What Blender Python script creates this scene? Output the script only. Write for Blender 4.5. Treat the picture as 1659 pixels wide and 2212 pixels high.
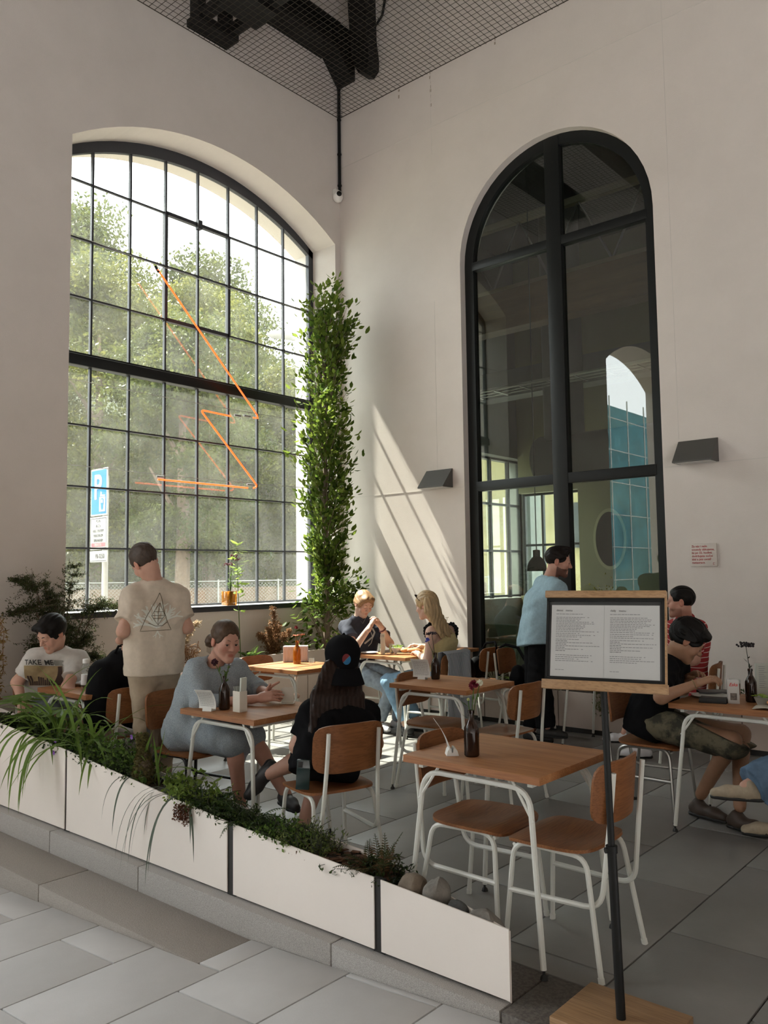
import bpy, bmesh, math, random
import numpy as np
from mathutils import Vector, Matrix
from mathutils.bvhtree import BVHTree
random.seed(7); np.random.seed(7)
SC = bpy.context.scene
for o in list(bpy.data.objects): bpy.data.objects.remove(o)
COL = SC.collection
V = Vector
PI = math.pi

# ---------------------------------------------------------------- camera
def cam_basis(yaw, pitch, roll):
    f = V((-math.sin(yaw)*math.cos(pitch), math.cos(yaw)*math.cos(pitch), math.sin(pitch)))
    r = V((math.cos(yaw), math.sin(yaw), 0)); u = r.cross(f)
    return math.cos(roll)*r+math.sin(roll)*u, -math.sin(roll)*r+math.cos(roll)*u, f
CR, CU, CF = cam_basis(math.radians(40.891), math.radians(4.329), math.radians(-0.760))
cd = bpy.data.cameras.new('camera'); cam = bpy.data.objects.new('camera', cd); COL.objects.link(cam)
cam.matrix_world = Matrix(((CR.x, CU.x, -CF.x, 7.6687), (CR.y, CU.y, -CF.y, -8.0), (CR.z, CU.z, -CF.z, 1.61), (0, 0, 0, 1)))
cd.sensor_fit = 'VERTICAL'; cd.sensor_height = 36.0; cd.lens = 1768.288/2212*36.0
cd.clip_start = 0.05; cd.clip_end = 400
SC.camera = cam
# ---------------------------------------------------------------- world, sun, exposure
w = bpy.data.worlds.new('hazy_sky'); SC.world = w; w.use_nodes = True
bg = w.node_tree.nodes['Background']; bg.inputs[0].default_value = (0.96, 0.98, 1.0, 1); bg.inputs[1].default_value = 5.0
sd = bpy.data.lights.new('sun', 'SUN'); sun = bpy.data.objects.new('sun', sd); COL.objects.link(sun)
sd.energy = 18.0; sd.color = (1.0, 0.93, 0.83); sd.angle = math.radians(0.6)
sun.location = (-12, -2, 22)
sun.rotation_euler = V((1, 0.177, -1.69)).to_track_quat('-Z', 'Y').to_euler()
SC.view_settings.view_transform = 'Standard'; SC.view_settings.look = 'None'
SC.view_settings.gamma = 1.0; SC.view_settings.exposure = 0.82; SC.view_settings.use_curve_mapping = False
try:
    SC.cycles.use_denoising = True; SC.cycles.max_bounces = 9; SC.cycles.diffuse_bounces = 5
    SC.cycles.transparent_max_bounces = 12; SC.cycles.caustics_reflective = False; SC.cycles.caustics_refractive = False
    SC.cycles.sample_clamp_indirect = 8.0
except Exception: pass

# ---------------------------------------------------------------- materials
MATS = {}
def mat(name, col=(.5, .5, .5), rough=.6, metal=0., var=0., vscale=8., bump=0., bscale=60., spec=.5, kind=None, col2=None, emit=0., trans=0., stretch=(1, 1, 1), sheen=0., alpha=1.):
    if name in MATS: return MATS[name]
    m = bpy.data.materials.new(name); m.use_nodes = True; nt = m.node_tree; N = nt.nodes; L = nt.links
    b = N['Principled BSDF']; b.inputs['Base Color'].default_value = (*col, 1); b.inputs['Roughness'].default_value = rough
    b.inputs['Metallic'].default_value = metal; b.inputs['Specular IOR Level'].default_value = spec
    if emit: b.inputs['Emission Color'].default_value = (*col, 1); b.inputs['Emission Strength'].default_value = emit
    if sheen: b.inputs['Sheen Weight'].default_value = sheen
    if trans: b.inputs['Transmission Weight'].default_value = trans
    tc = N.new('ShaderNodeTexCoord'); mp = N.new('ShaderNodeMapping'); mp.inputs['Scale'].default_value = stretch
    L.new(tc.outputs['Object'], mp.inputs[0])
    if var or col2:
        n = N.new('ShaderNodeTexNoise'); n.inputs['Scale'].default_value = vscale; n.inputs['Detail'].default_value = 6
        n.inputs['Roughness'].default_value = .65
        L.new(mp.outputs[0], n.inputs['Vector'])
        r = N.new('ShaderNodeValToRGB'); c2 = col2 or tuple(c*(1-var) for c in col)
        c1 = col if col2 else tuple(min(1, c*(1+var)) for c in col)
        r.color_ramp.elements[0].color = (*c2, 1); r.color_ramp.elements[1].color = (*c1, 1)
        r.color_ramp.elements[0].position = .32; r.color_ramp.elements[1].position = .68
        if kind == 'speckle': r.color_ramp.elements[0].position = .44; r.color_ramp.elements[1].position = .56
        L.new(n.outputs['Fac'], r.inputs[0]); L.new(r.outputs[0], b.inputs['Base Color'])
        if kind == 'wood':
            wv = N.new('ShaderNodeTexNoise'); wv.inputs['Scale'].default_value = vscale*4; wv.inputs['Detail'].default_value = 8
            m2 = N.new('ShaderNodeMapping'); m2.inputs['Scale'].default_value = tuple(s*(1 if s < 1 else 2.2) for s in stretch)
            L.new(tc.outputs['Object'], m2.inputs[0]); L.new(m2.outputs[0], wv.inputs['Vector'])
            mx = N.new('ShaderNodeMix'); mx.data_type = 'RGBA'; mx.blend_type = 'MULTIPLY'
            rr = N.new('ShaderNodeValToRGB'); rr.color_ramp.elements[0].color = (.55, .5, .46, 1); rr.color_ramp.elements[1].color = (1, 1, 1, 1)
            rr.color_ramp.elements[0].position = .38; rr.color_ramp.elements[1].position = .55
            L.new(wv.outputs['Fac'], rr.inputs[0]); mx.inputs['Factor'].default_value = .55
            L.new(r.outputs[0], mx.inputs['A']); L.new(rr.outputs[0], mx.inputs['B']); L.new(mx.outputs['Result'], b.inputs['Base Color'])
    if bump:
        n2 = N.new('ShaderNodeTexNoise'); n2.inputs['Scale'].default_value = bscale; n2.inputs['Detail'].default_value = 4
        L.new(mp.outputs[0], n2.inputs['Vector'])
        bp = N.new('ShaderNodeBump'); bp.inputs['Strength'].default_value = bump; bp.inputs['Distance'].default_value = .01
        L.new(n2.outputs['Fac'], bp.inputs['Height']); L.new(bp.outputs[0], b.inputs['Normal'])
    MATS[name] = m; return m
def leaf_mat(name, c1, c2, vscale=3., trl=.45, rough=.45, clump=0.):
    if name in MATS: return MATS[name]
    m = bpy.data.materials.new(name); m.use_nodes = True; nt = m.node_tree; N = nt.nodes; L = nt.links
    out = N['Material Output']; b = N['Principled BSDF']; b.inputs['Roughness'].default_value = rough; b.inputs['Specular IOR Level'].default_value = .12
    g = N.new('ShaderNodeNewGeometry'); r = N.new('ShaderNodeValToRGB')
    r.color_ramp.elements[0].color = (*c1, 1); r.color_ramp.elements[1].color = (*c2, 1)
    L.new(r.outputs[0], b.inputs['Base Color'])
    if clump:   # sunlit patches on the crowns, put into the leaf colour as noise
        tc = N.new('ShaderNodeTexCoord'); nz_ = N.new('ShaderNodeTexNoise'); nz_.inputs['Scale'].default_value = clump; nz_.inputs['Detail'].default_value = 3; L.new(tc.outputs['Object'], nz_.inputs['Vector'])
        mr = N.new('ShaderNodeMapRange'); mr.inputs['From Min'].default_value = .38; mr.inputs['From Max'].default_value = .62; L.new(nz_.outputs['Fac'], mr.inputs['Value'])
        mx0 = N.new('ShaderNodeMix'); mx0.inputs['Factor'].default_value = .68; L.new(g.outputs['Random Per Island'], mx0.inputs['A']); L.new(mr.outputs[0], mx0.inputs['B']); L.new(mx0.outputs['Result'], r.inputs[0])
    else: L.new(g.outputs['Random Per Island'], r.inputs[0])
    t = N.new('ShaderNodeBsdfTranslucent'); mx = N.new('ShaderNodeMixShader'); mx.inputs[0].default_value = trl
    hs = N.new('ShaderNodeHueSaturation'); hs.inputs['Value'].default_value = 1.5; hs.inputs['Hue'].default_value = .485
    L.new(r.outputs[0], hs.inputs['Color']); L.new(hs.outputs[0], t.inputs[0])
    L.new(b.outputs[0], mx.inputs[1]); L.new(t.outputs[0], mx.inputs[2]); L.new(mx.outputs[0], out.inputs[0])
    MATS[name] = m; return m
def pane_mat(name, tint, dust, dcol=(.8, .8, .76), refl=1.0, rough=0.0, ior=1.5):
    """thin sheet glass: clear view with fresnel reflection and a film of dust"""
    if name in MATS: return MATS[name]
    m = bpy.data.materials.new(name); m.use_nodes = True; nt = m.node_tree; N = nt.nodes; L = nt.links
    N.remove(N['Principled BSDF']); out = N['Material Output']
    tr = N.new('ShaderNodeBsdfTransparent'); tr.inputs[0].default_value = (*tint, 1)
    gl = N.new('ShaderNodeBsdfGlossy'); gl.inputs['Roughness'].default_value = rough; gl.inputs[0].default_value = (refl, refl, refl, 1)
    fr = N.new('ShaderNodeFresnel'); gm = N.new('ShaderNodeNewGeometry'); im = N.new('ShaderNodeMapRange')
    im.inputs['To Min'].default_value = ior; im.inputs['To Max'].default_value = 1/ior   # same reflection on either face
    L.new(gm.outputs['Backfacing'], im.inputs['Value']); L.new(im.outputs[0], fr.inputs[0])
    m1 = N.new('ShaderNodeMixShader'); L.new(fr.outputs[0], m1.inputs[0]); L.new(tr.outputs[0], m1.inputs[1]); L.new(gl.outputs[0], m1.inputs[2])
    df = N.new('ShaderNodeBsdfTranslucent'); df.inputs[0].default_value = (*dcol, 1)
    d2 = N.new('ShaderNodeBsdfDiffuse'); d2.inputs[0].default_value = (*dcol, 1)
    md = N.new('ShaderNodeMixShader'); md.inputs[0].default_value = .5; L.new(df.outputs[0], md.inputs[1]); L.new(d2.outputs[0], md.inputs[2])
    tc = N.new('ShaderNodeTexCoord'); n = N.new('ShaderNodeTexNoise'); n.inputs['Scale'].default_value = 2.2; n.inputs['Detail'].default_value = 8
    L.new(tc.outputs['Object'], n.inputs['Vector'])
    mr = N.new('ShaderNodeMapRange'); mr.inputs['From Min'].default_value = .3; mr.inputs['From Max'].default_value = .7
    mr.inputs['To Min'].default_value = dust*.5; mr.inputs['To Max'].default_value = dust*1.5
    L.new(n.outputs['Fac'], mr.inputs['Value'])
    m2 = N.new('ShaderNodeMixShader'); L.new(mr.outputs[0], m2.inputs[0]); L.new(m1.outputs[0], m2.inputs[1]); L.new(md.outputs[0], m2.inputs[2])
    L.new(m2.outputs[0], out.inputs[0]); MATS[name] = m; return m

# ---------------------------------------------------------------- mesh helpers
ORG = {}   # world position of every parent, so that parts can be given in world space
def basis(d, up=V((0, 0, 1))):
    d = V(d).normalized()
    if abs(d.dot(up)) > .98: up = V((1, 0, 0))
    x = up.cross(d).normalized(); y = d.cross(x)
    return x, y, d
class MB:
    def __init__(s): s.v = []; s.f = []
    def add(s, vs, fs):
        k = len(s.v); s.v += [tuple(p) for p in vs]; s.f += [tuple(i+k for i in f) for f in fs]; return s
    def box(s, c, d, R=None, bev=0.):
        x, y, z = d[0]/2, d[1]/2, d[2]/2
        if bev:
            bm = bmesh.new(); bmesh.ops.create_cube(bm, size=1)
            for q in bm.verts: q.co = (q.co.x*d[0], q.co.y*d[1], q.co.z*d[2])
            bmesh.ops.bevel(bm, geom=bm.edges[:], offset=bev, segments=2, affect='EDGES', profile=.5)
            bm.verts.index_update(); vs = [q.co.copy() for q in bm.verts]; fs = [[q.index for q in f.verts] for f in bm.faces]; bm.free()
        else:
            vs = [V((i, j, k)) for i in (-x, x) for j in (-y, y) for k in (-z, z)]
            fs = [(0, 1, 3, 2), (4, 6, 7, 5), (0, 4, 5, 1), (2, 3, 7, 6), (0, 2, 6, 4), (1, 5, 7, 3)]
        if R is not None: vs = [R @ q for q in vs]
        return s.add([q+V(c) for q in vs], fs)
    def b2(s, a, b, bev=0.): return s.box([(a[i]+b[i])/2 for i in range(3)], [abs(b[i]-a[i]) for i in range(3)], None, bev)
    def tube(s, path, r, n=8, caps=True):
        P = [V(p) for p in path]; m = len(P); rs = r if isinstance(r, (list, tuple)) else [r]*m
        vs = []; fs = []; up = None
        for i, p in enumerate(P):
            d = (P[min(i+1, m-1)]-P[max(i-1, 0)])
            if d.length < 1e-9: d = V((0, 0, 1))
            d.normalize()
            if up is None: x, y, _ = basis(d)
            else:
                x = (up-d*up.dot(d)); x = x.normalized() if x.length > 1e-6 else basis(d)[0]; y = d.cross(x)
            up = x
            vs += [p+(x*math.cos(2*PI*k/n)+y*math.sin(2*PI*k/n))*rs[i] for k in range(n)]
        for i in range(m-1):
            for k in range(n):
                a = i*n+k; b = i*n+(k+1) % n; fs.append((a, b, b+n, a+n))
        if caps: fs.append(tuple(range(n-1, -1, -1))); fs.append(tuple((m-1)*n+k for k in range(n)))
        return s.add(vs, fs)
    def lathe(s, prof, n=16, c=(0, 0, 0), ax=None):
        x, y, z = (V((1, 0, 0)), V((0, 1, 0)), V((0, 0, 1))) if ax is None else basis(ax)
        c = V(c); vs = []; fs = []
        for r, h in prof: vs += [c+z*h+(x*math.cos(2*PI*k/n)+y*math.sin(2*PI*k/n))*r for k in range(n)]
        for i in range(len(prof)-1):
            for k in range(n):
                a = i*n+k; b = i*n+(k+1) % n; fs.append((a, b, b+n, a+n))
        if prof[0][0] > 1e-5: fs.append(tuple(range(n-1, -1, -1)))
        if prof[-1][0] > 1e-5: fs.append(tuple((len(prof)-1)*n+k for k in range(n)))
        return s.add(vs, fs)
    def ball(s, c, r, n=10, m=6, R=None):
        rr = r if isinstance(r, (tuple, list)) else (r, r, r); vs = []; fs = []
        for i in range(m+1):
            t = PI*i/m
            for k in range(n):
                a = 2*PI*k/n; q = V((rr[0]*math.sin(t)*math.cos(a), rr[1]*math.sin(t)*math.sin(a), -rr[2]*math.cos(t)))
                vs.append(V(c)+(R @ q if R is not None else q))
        for i in range(m):
            for k in range(n):
                a = i*n+k; b = i*n+(k+1) % n; fs.append((a, b, b+n, a+n))
        return s.add(vs, fs)
    def prism(s, poly, d, cap=True):
        """poly: list of 3-D points, extruded by vector d"""
        n = len(poly); P = [V(p) for p in poly]; vs = P+[p+V(d) for p in P]
        fs = [(i, (i+1) % n, (i+1) % n+n, i+n) for i in range(n)]
        if cap: fs += [tuple(range(n-1, -1, -1)), tuple(range(n, 2*n))]
        return s.add(vs, fs)
    def mesh(s, name, off=(0, 0, 0), smooth=True):
        me = bpy.data.meshes.new(name); o = V(off)
        me.from_pydata([(p[0]-o.x, p[1]-o.y, p[2]-o.z) for p in s.v], [], s.f); me.validate(); me.update()
        bm = bmesh.new(); bm.from_mesh(me); bmesh.ops.recalc_face_normals(bm, faces=bm.faces[:]); bm.to_mesh(me); bm.free()
        if smooth:
            me.polygons.foreach_set('use_smooth', [True]*len(me.polygons))
            try: me.set_sharp_from_angle(angle=math.radians(38))
            except Exception: pass
        return me
    def build(s, name, m, parent=None, world=True, smooth=True, piv=None):
        off = ORG.get(parent.name if parent else None, V((0, 0, 0))) if world else V((0, 0, 0))
        loc = V((0, 0, 0))
        if piv is not None: loc = V(piv)-off; off = V(piv)
        o = bpy.data.objects.new(name, s.mesh(name, off, smooth)); COL.objects.link(o)
        o.data.materials.append(m); o.location = loc
        if parent: o.parent = parent
        ORG[o.name] = off.copy()
        return o
def tag(o, label=None, cat=None, group=None, kind=None):
    if label: o['label'] = label
    if cat: o['category'] = cat
    if group: o['group'] = group
    if kind: o['kind'] = kind
    return o
def thing(name, label, cat, loc=(0, 0, 0), rz=0., group=None):
    o = bpy.data.objects.new(name, None); COL.objects.link(o); o.location = loc; o.rotation_euler = (0, 0, rz)
    o.empty_display_size = .1; ORG[o.name] = V(loc); return tag(o, label, cat, group)
def copy_tree(o, parent=None):
    c = o.copy(); COL.objects.link(c)
    if parent: c.parent = parent
    for ch in list(o.children): copy_tree(ch, c)
    return c
def raw(name, vs, fs, m, parent=None, smooth=False, off=(0, 0, 0)):
    me = bpy.data.meshes.new(name); vs = np.asarray(vs, dtype=np.float32).reshape(-1, 3)-np.array(off, dtype=np.float32)
    me.from_pydata(vs.tolist() if len(vs) < 1 else [tuple(p) for p in vs.tolist()], [], [tuple(f) for f in fs]); me.update()
    if smooth: me.polygons.foreach_set('use_smooth', [True]*len(me.polygons))
    o = bpy.data.objects.new(name, me); COL.objects.link(o); me.materials.append(m)
    if parent: o.parent = parent
    ORG[o.name] = V(off); return o
def inst(name, me, M, parent=None):
    o = bpy.data.objects.new(name, me); COL.objects.link(o)
    if parent: o.parent = parent
    o.matrix_local = M; return o
def text_mb(txt, size, align='CENTER', ext=.0006, bold=0., font_shear=0.):
    """letters as a mesh lying in the xy plane; the caron of e is drawn by hand"""
    if 'ě' in txt or 'Ě' in txt:
        pl_ = txt.replace('ě', 'e').replace('Ě', 'E'); vs, fs = text_mb(pl_, size, align, ext, bold); x0 = min(p.x for p in vs)
        for i, ch in enumerate(txt):
            if ch in 'ěĚ':
                wd = lambda s: max(p.x for p in text_mb(s, size, 'LEFT', ext, bold)[0]) if s.strip() else 0.
                xm = x0+(wd(pl_[:i])+wd(pl_[:i+1]))/2+size*.02; yb_ = (.30 if ch == 'ě' else .44)*size; k = len(vs); a = size*.13; t_ = size*.05
                vs = vs+[V((xm-a, yb_+a*1.1, ext)), V((xm-a+t_*1.6, yb_+a*1.1, ext)), V((xm, yb_+t_, ext)), V((xm+a-t_*1.6, yb_+a*1.1, ext)), V((xm+a, yb_+a*1.1, ext)), V((xm, yb_-t_*.4, ext))]; fs = fs+[(k, k+1, k+2, k+5), (k+2, k+3, k+4, k+5)]
        return vs, fs
    c = bpy.data.curves.new('t', 'FONT'); c.body = txt; c.size = size; c.align_x = align; c.align_y = 'CENTER'; c.extrude = ext; c.offset = bold; c.shear = font_shear
    c.resolution_u = 3
    o = bpy.data.objects.new('t', c); COL.objects.link(o)
    me = bpy.data.meshes.new_from_object(o.evaluated_get(bpy.context.evaluated_depsgraph_get()))
    vs = [v.co.copy() for v in me.vertices]; fs = [tuple(p.vertices) for p in me.polygons]
    bpy.data.objects.remove(o); bpy.data.curves.remove(c); bpy.data.meshes.remove(me)
    return vs, fs
def frame(o, x, y, z):
    return Matrix(((x[0], y[0], z[0], o[0]), (x[1], y[1], z[1], o[1]), (x[2], y[2], z[2], o[2]), (0, 0, 0, 1)))
def arc_pts(p0, p1, p2, r, n=4):
    """round the corner p1"""
    a = (V(p0)-V(p1)).normalized(); b = (V(p2)-V(p1)).normalized(); out = []
    for i in range(n+1):
        t = i/n; s = V(p1)+a*r*(1-t)**2+b*r*t**2
        out.append(s)
    return out
def rpath(pts, r, n=4):
    out = [V(pts[0])]
    for i in range(1, len(pts)-1): out += arc_pts(pts[i-1], pts[i], pts[i+1], r if not isinstance(r, (list, tuple)) else r[i-1], n)
    return out+[V(pts[-1])]
# ================================================================ structure
M_wall = mat('plaster', (.65, .595, .55), .9, var=.035, vscale=1.3, bump=.25, bscale=140)
M_dark = mat('dark_steel', (.011, .011, .0105), .5, bump=.05, spec=.2)
M_frame = mat('frame_anthracite', (.013, .0145, .0145), .4, spec=.22)
M_tile = mat('floor_tile', (.19, .185, .175), .40, var=.10, vscale=2.2, bump=.04, bscale=90)
M_grout = mat('grout', (.06, .058, .055), .9)
M_pave = mat('paving_slab', (.50, .495, .485), .6, var=.07, vscale=1.7, bump=.06, bscale=120)
M_granite = mat('granite', (.42, .40, .375), .7, col2=(.26, .25, .235), vscale=330, bump=.25, bscale=160, kind='speckle')
M_granite2 = mat('granite_step', (.34, .31, .28), .75, col2=(.26, .235, .21), vscale=260, bump=.3, bscale=140, kind='speckle')
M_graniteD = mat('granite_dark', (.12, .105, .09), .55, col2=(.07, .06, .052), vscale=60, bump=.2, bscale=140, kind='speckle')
def struct(o): o['kind'] = 'structure'; return o
WY0, WY1 = -3.95, -.10
def arch(y, top, rise, a=WY0, b=WY1):
    c = (b-a); R = (c*c/4+rise*rise)/(2*rise); m = (a+b)/2
    return top-R+math.sqrt(max(0, R*R-(y-m)**2))
def wall_layer(mb, x0, x1, a, b, sill, top, rise, ylo, yhi, ztop, first=True):
    """pieces of a wall with an arched opening a..b between ylo and yhi"""
    n = 22; ys = [a+(b-a)*i/n for i in range(n+1)]
    if sill > 0: mb.b2((x0, a, -.6), (x1, b, sill))
    mb.b2((x0, ylo, -.6), (x1, a, ztop)); mb.b2((x0, b, -.6), (x1, yhi, ztop))
    for i in range(n):
        p = [(x0, ys[i], arch(ys[i], top, rise, a, b)), (x0, ys[i+1], arch(ys[i+1], top, rise, a, b)), (x0, ys[i+1], ztop), (x0, ys[i], ztop)]
        mb.prism(p, (x1-x0, 0, 0))
ZT = 10.6
mb = MB(); wall_layer(mb, -.5, 0, WY0, WY1, 1.24, 6.755, .60, -6.0, 0.4, ZT)
wall_layer(mb, -.8, -.5, WY0, WY1-.012, 1.20, 6.66, .52, -6.0, 0.4, ZT)
wall_layer(mb, -.8, 0, -11.8, -7.9, -1, 6.75, .6, -12.4, -6.0, ZT)
wall_layer(mb, -.8, 0, -17.0, -13.1, -1, 6.75, .6, -18, -12.4, ZT)  # further archway out of view, added to let in more skylight
struct(mb.build('wall_left', M_wall, smooth=False))
# right wall with the round-headed glazed door
DX, DR, DZ = 3.235, 1.215, 5.36
mb = MB(); mb.b2((-.8, 0, -.6), (DX-DR, .36, ZT)); mb.b2((DX+DR, 0, -.6), (14, .36, ZT))
n = 26
for i in range(n):
    a0, a1 = PI-PI*i/n, PI-PI*(i+1)/n
    q = [(DX+DR*math.cos(a0), 0, DZ+DR*math.sin(a0)), (DX+DR*math.cos(a1), 0, DZ+DR*math.sin(a1)), (DX+DR*math.cos(a1), 0, ZT), (DX+DR*math.cos(a0), 0, ZT)]
    mb.prism(q, (0, .36, 0))
mb.b2((DX-DR, 0, -.6), (DX+DR, .36, -.02))
struct(mb.build('wall_right', M_wall, smooth=False))
struct(MB().b2((13.6, -18, -.6), (14, 0, ZT)).build('wall_side', M_wall))
struct(MB().b2((-.8, -18.4, -.6), (14, -18, ZT)).build('wall_back', M_wall))
struct(MB().b2((-.8, -18.4, ZT), (14, .4, ZT+.3)).build('ceiling', mat('ceiling_boards', (.12, .10, .08), .9, var=.1, vscale=2)))
# plaster joints on the right wall: thin proud lines
mj = mat('plaster_joint', (.60, .56, .52), .9)
j = MB()
for z in (2.637, 7.268):
    for xa, xb in ((0.02, DX-DR-.02), (DX+DR+.02, 9.0)) if z < 6 else ((0.02, 9.0),): j.b2((xa, -.003, z-.004), (xb, .01, z+.004))
for xx, za, zb in ((1.62, 6.9, 8.6), (4.62, 2.9, 8.4), (1.62, 2.64, 5.0)): j.b2((xx-.003, -.002, za), (xx+.003, .01, zb))
struct(j.build('trim_1', mj))
st = MB(); R_ = random.Random(3)
for x0, zt, zb in ((1.62, 8.0, 7.5), (1.10, 7.98, 7.86), (2.6, 8.02, 7.9)):
    z = zt
    while z > zb:
        h = R_.uniform(.015, .05); ww = R_.uniform(.004, .013)
        st.b2((x0+R_.uniform(-.012, .012)-ww, -.0015, z-h), (x0+ww, .005, z)); z -= h+R_.uniform(.0, .05)
struct(st.build('trim_2', mat('water_stain', (.33, .27, .21), .95)))
# ---------------------------------------------------------------- floors
def tile_mesh(sx, sy, m, cache={}):
    k = (round(sx, 3), round(sy, 3), m.name)
    if k not in cache:
        me = MB().box((0, 0, -.02), (sx-.007, sy-.007, .04), None, .0025).mesh('tile'); me.materials.append(m); cache[k] = me
    return cache[k]
fl = struct(MB().b2((-.5, -5.0, -.25), (13.6, 0.0, -.012)).build('floor', M_grout))
px = .508; k0 = -8
for k in range(-7, 10):
    xa = 3.59+px*k; xb = xa+px
    if xb < 0 or xa > 8.1: continue
    off = -3.79 if k % 2 == 0 else -4.315
    for q in range(-3, 5):
        ya = max(off+1.05*q, -5.0); yb = min(off+1.05*(q+1), 0.0)
        if yb-ya < .03: continue
        xa2 = max(xa, 0)
        inst('floor_tile', tile_mesh(xb-xa2, yb-ya, M_tile), Matrix.Translation(((xa2+xb)/2, (ya+yb)/2, R_.uniform(-.0012, .0008))), fl)
# lower pavement, ramping up to the right
SL = math.atan(.063); ZP = lambda x: -.13+.063*(x-4.45)
pv = struct(MB().add([(-.8, -18, ZP(-.8)-.012), (9.5, -18, ZP(9.5)-.012), (9.5, -5.36, ZP(9.5)-.012), (-.8, -5.36, ZP(-.8)-.012),
                      (-.8, -18, -.9), (9.5, -18, -.9), (9.5, -5.36, -.9), (-.8, -5.36, -.9)],
                     [(0, 1, 2, 3), (0, 4, 5, 1), (1, 5, 6, 2), (2, 6, 7, 3), (3, 7, 4, 0), (4, 7, 6, 5)]).build('pavement', M_grout))
for k in range(-7, 9):
    xa = 3.18+.495*k; xb = xa+.495
    off = -5.89 if k % 2 == 1 else -6.40
    for q in range(-3, 2):
        ya = off+1.0*q; yb = off+1.0*(q+1); top = -5.362 if (xa+xb)/2 > 4.5 else -5.672
        yb = min(yb, top)
        if yb-ya < .03 or ya < -8.6: continue
        xm = (xa+xb)/2
        inst('paving_slab', tile_mesh(.495, yb-ya, M_pave), Matrix.Translation((xm, (ya+yb)/2, ZP(xm)+.0005)) @ Matrix.Rotation(-SL, 4, 'Y'), pv)
        if xa < 4.5 < xb and yb > -5.7: inst('paving_slab', tile_mesh(xb-4.508, .308, M_pave), Matrix.Translation(((xb+4.508)/2, -5.515, ZP((xb+4.508)/2)+.0005)) @ Matrix.Rotation(-SL, 4, 'Y'), pv)
# granite kerb under the planter and the step in front of it
kb = struct(MB().b2((-.5, -5.3, -.6), (6.66, -5.0, -.16)).build('trim_3', M_grout))
for xa, xb in ((-.5, .95), (.95, 2.52), (2.52, 3.53), (3.53, 5.04), (5.04, 5.915)):
    MB().b2((xa+.003, -5.36, -.5), (xb-.003, -5.0 if xa < 5 else -5.27, 0), .006).build('kerb_stone', M_granite, kb)
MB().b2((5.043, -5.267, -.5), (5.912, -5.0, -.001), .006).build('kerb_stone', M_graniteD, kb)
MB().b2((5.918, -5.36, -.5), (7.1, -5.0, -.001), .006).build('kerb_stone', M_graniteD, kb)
for xa, xb in ((-.5, 1.5), (1.5, 3.01), (3.01, 4.505)):
    MB().b2((xa+.003, -5.672, -.6), (xb-.003, -5.361, -.13), .006).build('step_stone', M_granite2, kb)
# ---------------------------------------------------------------- window_1
M_bar = mat('old_window_steel', (.030, .032, .040), .5, bump=.1)
M_pane = pane_mat('dusty_pane', (.90, .93, .91), .028, (.86, .87, .82))
w1 = thing('window_1', 'tall arched factory window with small dusty panes', None, (-.47, -2.03, 1.27)); w1['kind'] = 'structure'
ys = [-3.93, -3.458, -2.988, -2.516, -2.051, -1.583, -1.11, -.645, -.17]
zs = [1.279, 1.926, 2.583, 3.245, 3.95, 4.642, 5.289, 5.937]
fa = lambda y: arch(y, 6.66, .56)
XG = -.47
fr = MB(); n = 30; yy = [WY0+(WY1-WY0)*i/n for i in range(n+1)]
for i in range(n):
    fr.prism([(XG-.03, yy[i], fa(yy[i])-.05), (XG-.03, yy[i+1], fa(yy[i+1])-.05), (XG-.03, yy[i+1], fa(yy[i+1])+.16), (XG-.03, yy[i], fa(yy[i])+.16)], (.06, 0, 0))
fr.b2((XG-.03, WY1-.085, 1.25), (XG+.03, WY1, 6.2)); fr.b2((XG-.03, WY0, 1.25), (XG+.03, WY0+.03, 6.2)); fr.b2((XG-.03, WY0, 1.24), (XG+.03, WY1, 1.285))
fr.build('frame', M_bar, w1)
for y in ys[1:-1]: MB().b2((XG-.02, y-.011, 1.27), (XG+.02, y+.011, fa(y))).build('glazing_bar', M_bar, w1)
for z in zs[1:]:
    if z == 3.95: MB().b2((XG-.05, WY0, z-.07), (XG+.07, WY1, z+.05), .01).b2((XG-.05, WY0, z+.05), (XG+.04, WY1, z+.075)).build('transom', M_frame, w1)
    else: MB().b2((XG-.017, WY0, z-.009), (XG+.017, WY1, z+.009)).build('glazing_bar', M_bar, w1)
sa = MB(); a, b, c, d = ys[3], ys[5], zs[5], zs[7]
for p, q in (((a-.02, c-.02), (a+.02, d)), ((b-.02, c-.02), (b+.02, d)), ((a, c-.022), (b, c+.02)), ((a, d-.02), (b, d+.022))):
    sa.b2((XG-.025, p[0], p[1]), (XG+.03, q[0], q[1]))
sa.b2((XG, -2.08, d-.06), (XG+.06, -2.02, d+.05)); sa.build('opening_sash', M_bar, w1)
for i in range(8):
    for k in range(8):
        y0, y1 = ys[i]+.008, ys[i+1]-.008; z0 = zs[k]+.006
        if k < 7: P = [(y0, z0), (y1, z0), (y1, zs[k+1]-.006), (y0, zs[k+1]-.006)]
        else: P = [(y0, z0), (y1, z0)]+[(y1+(y0-y1)*t/6, max(z0+.02, fa(y1+(y0-y1)*t/6)-.04)) for t in range(7)]
        MB().prism([(XG-.002, y, z) for y, z in P], (.004, 0, 0)).build('pane', M_pane, w1, smooth=False)
MB().b2((-.46, WY0+.005, 1.24), (.0, WY1-.005, 1.262)).build('window_sill', mat('white_sill', (.8, .8, .78), .4), w1)
MB().b2((-.0, WY0-.01, 1.205), (.035, WY1+.0, 1.266), .004).build('sill_edge', mat('sill_edge', (.02, .022, .03), .4), w1)
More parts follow.
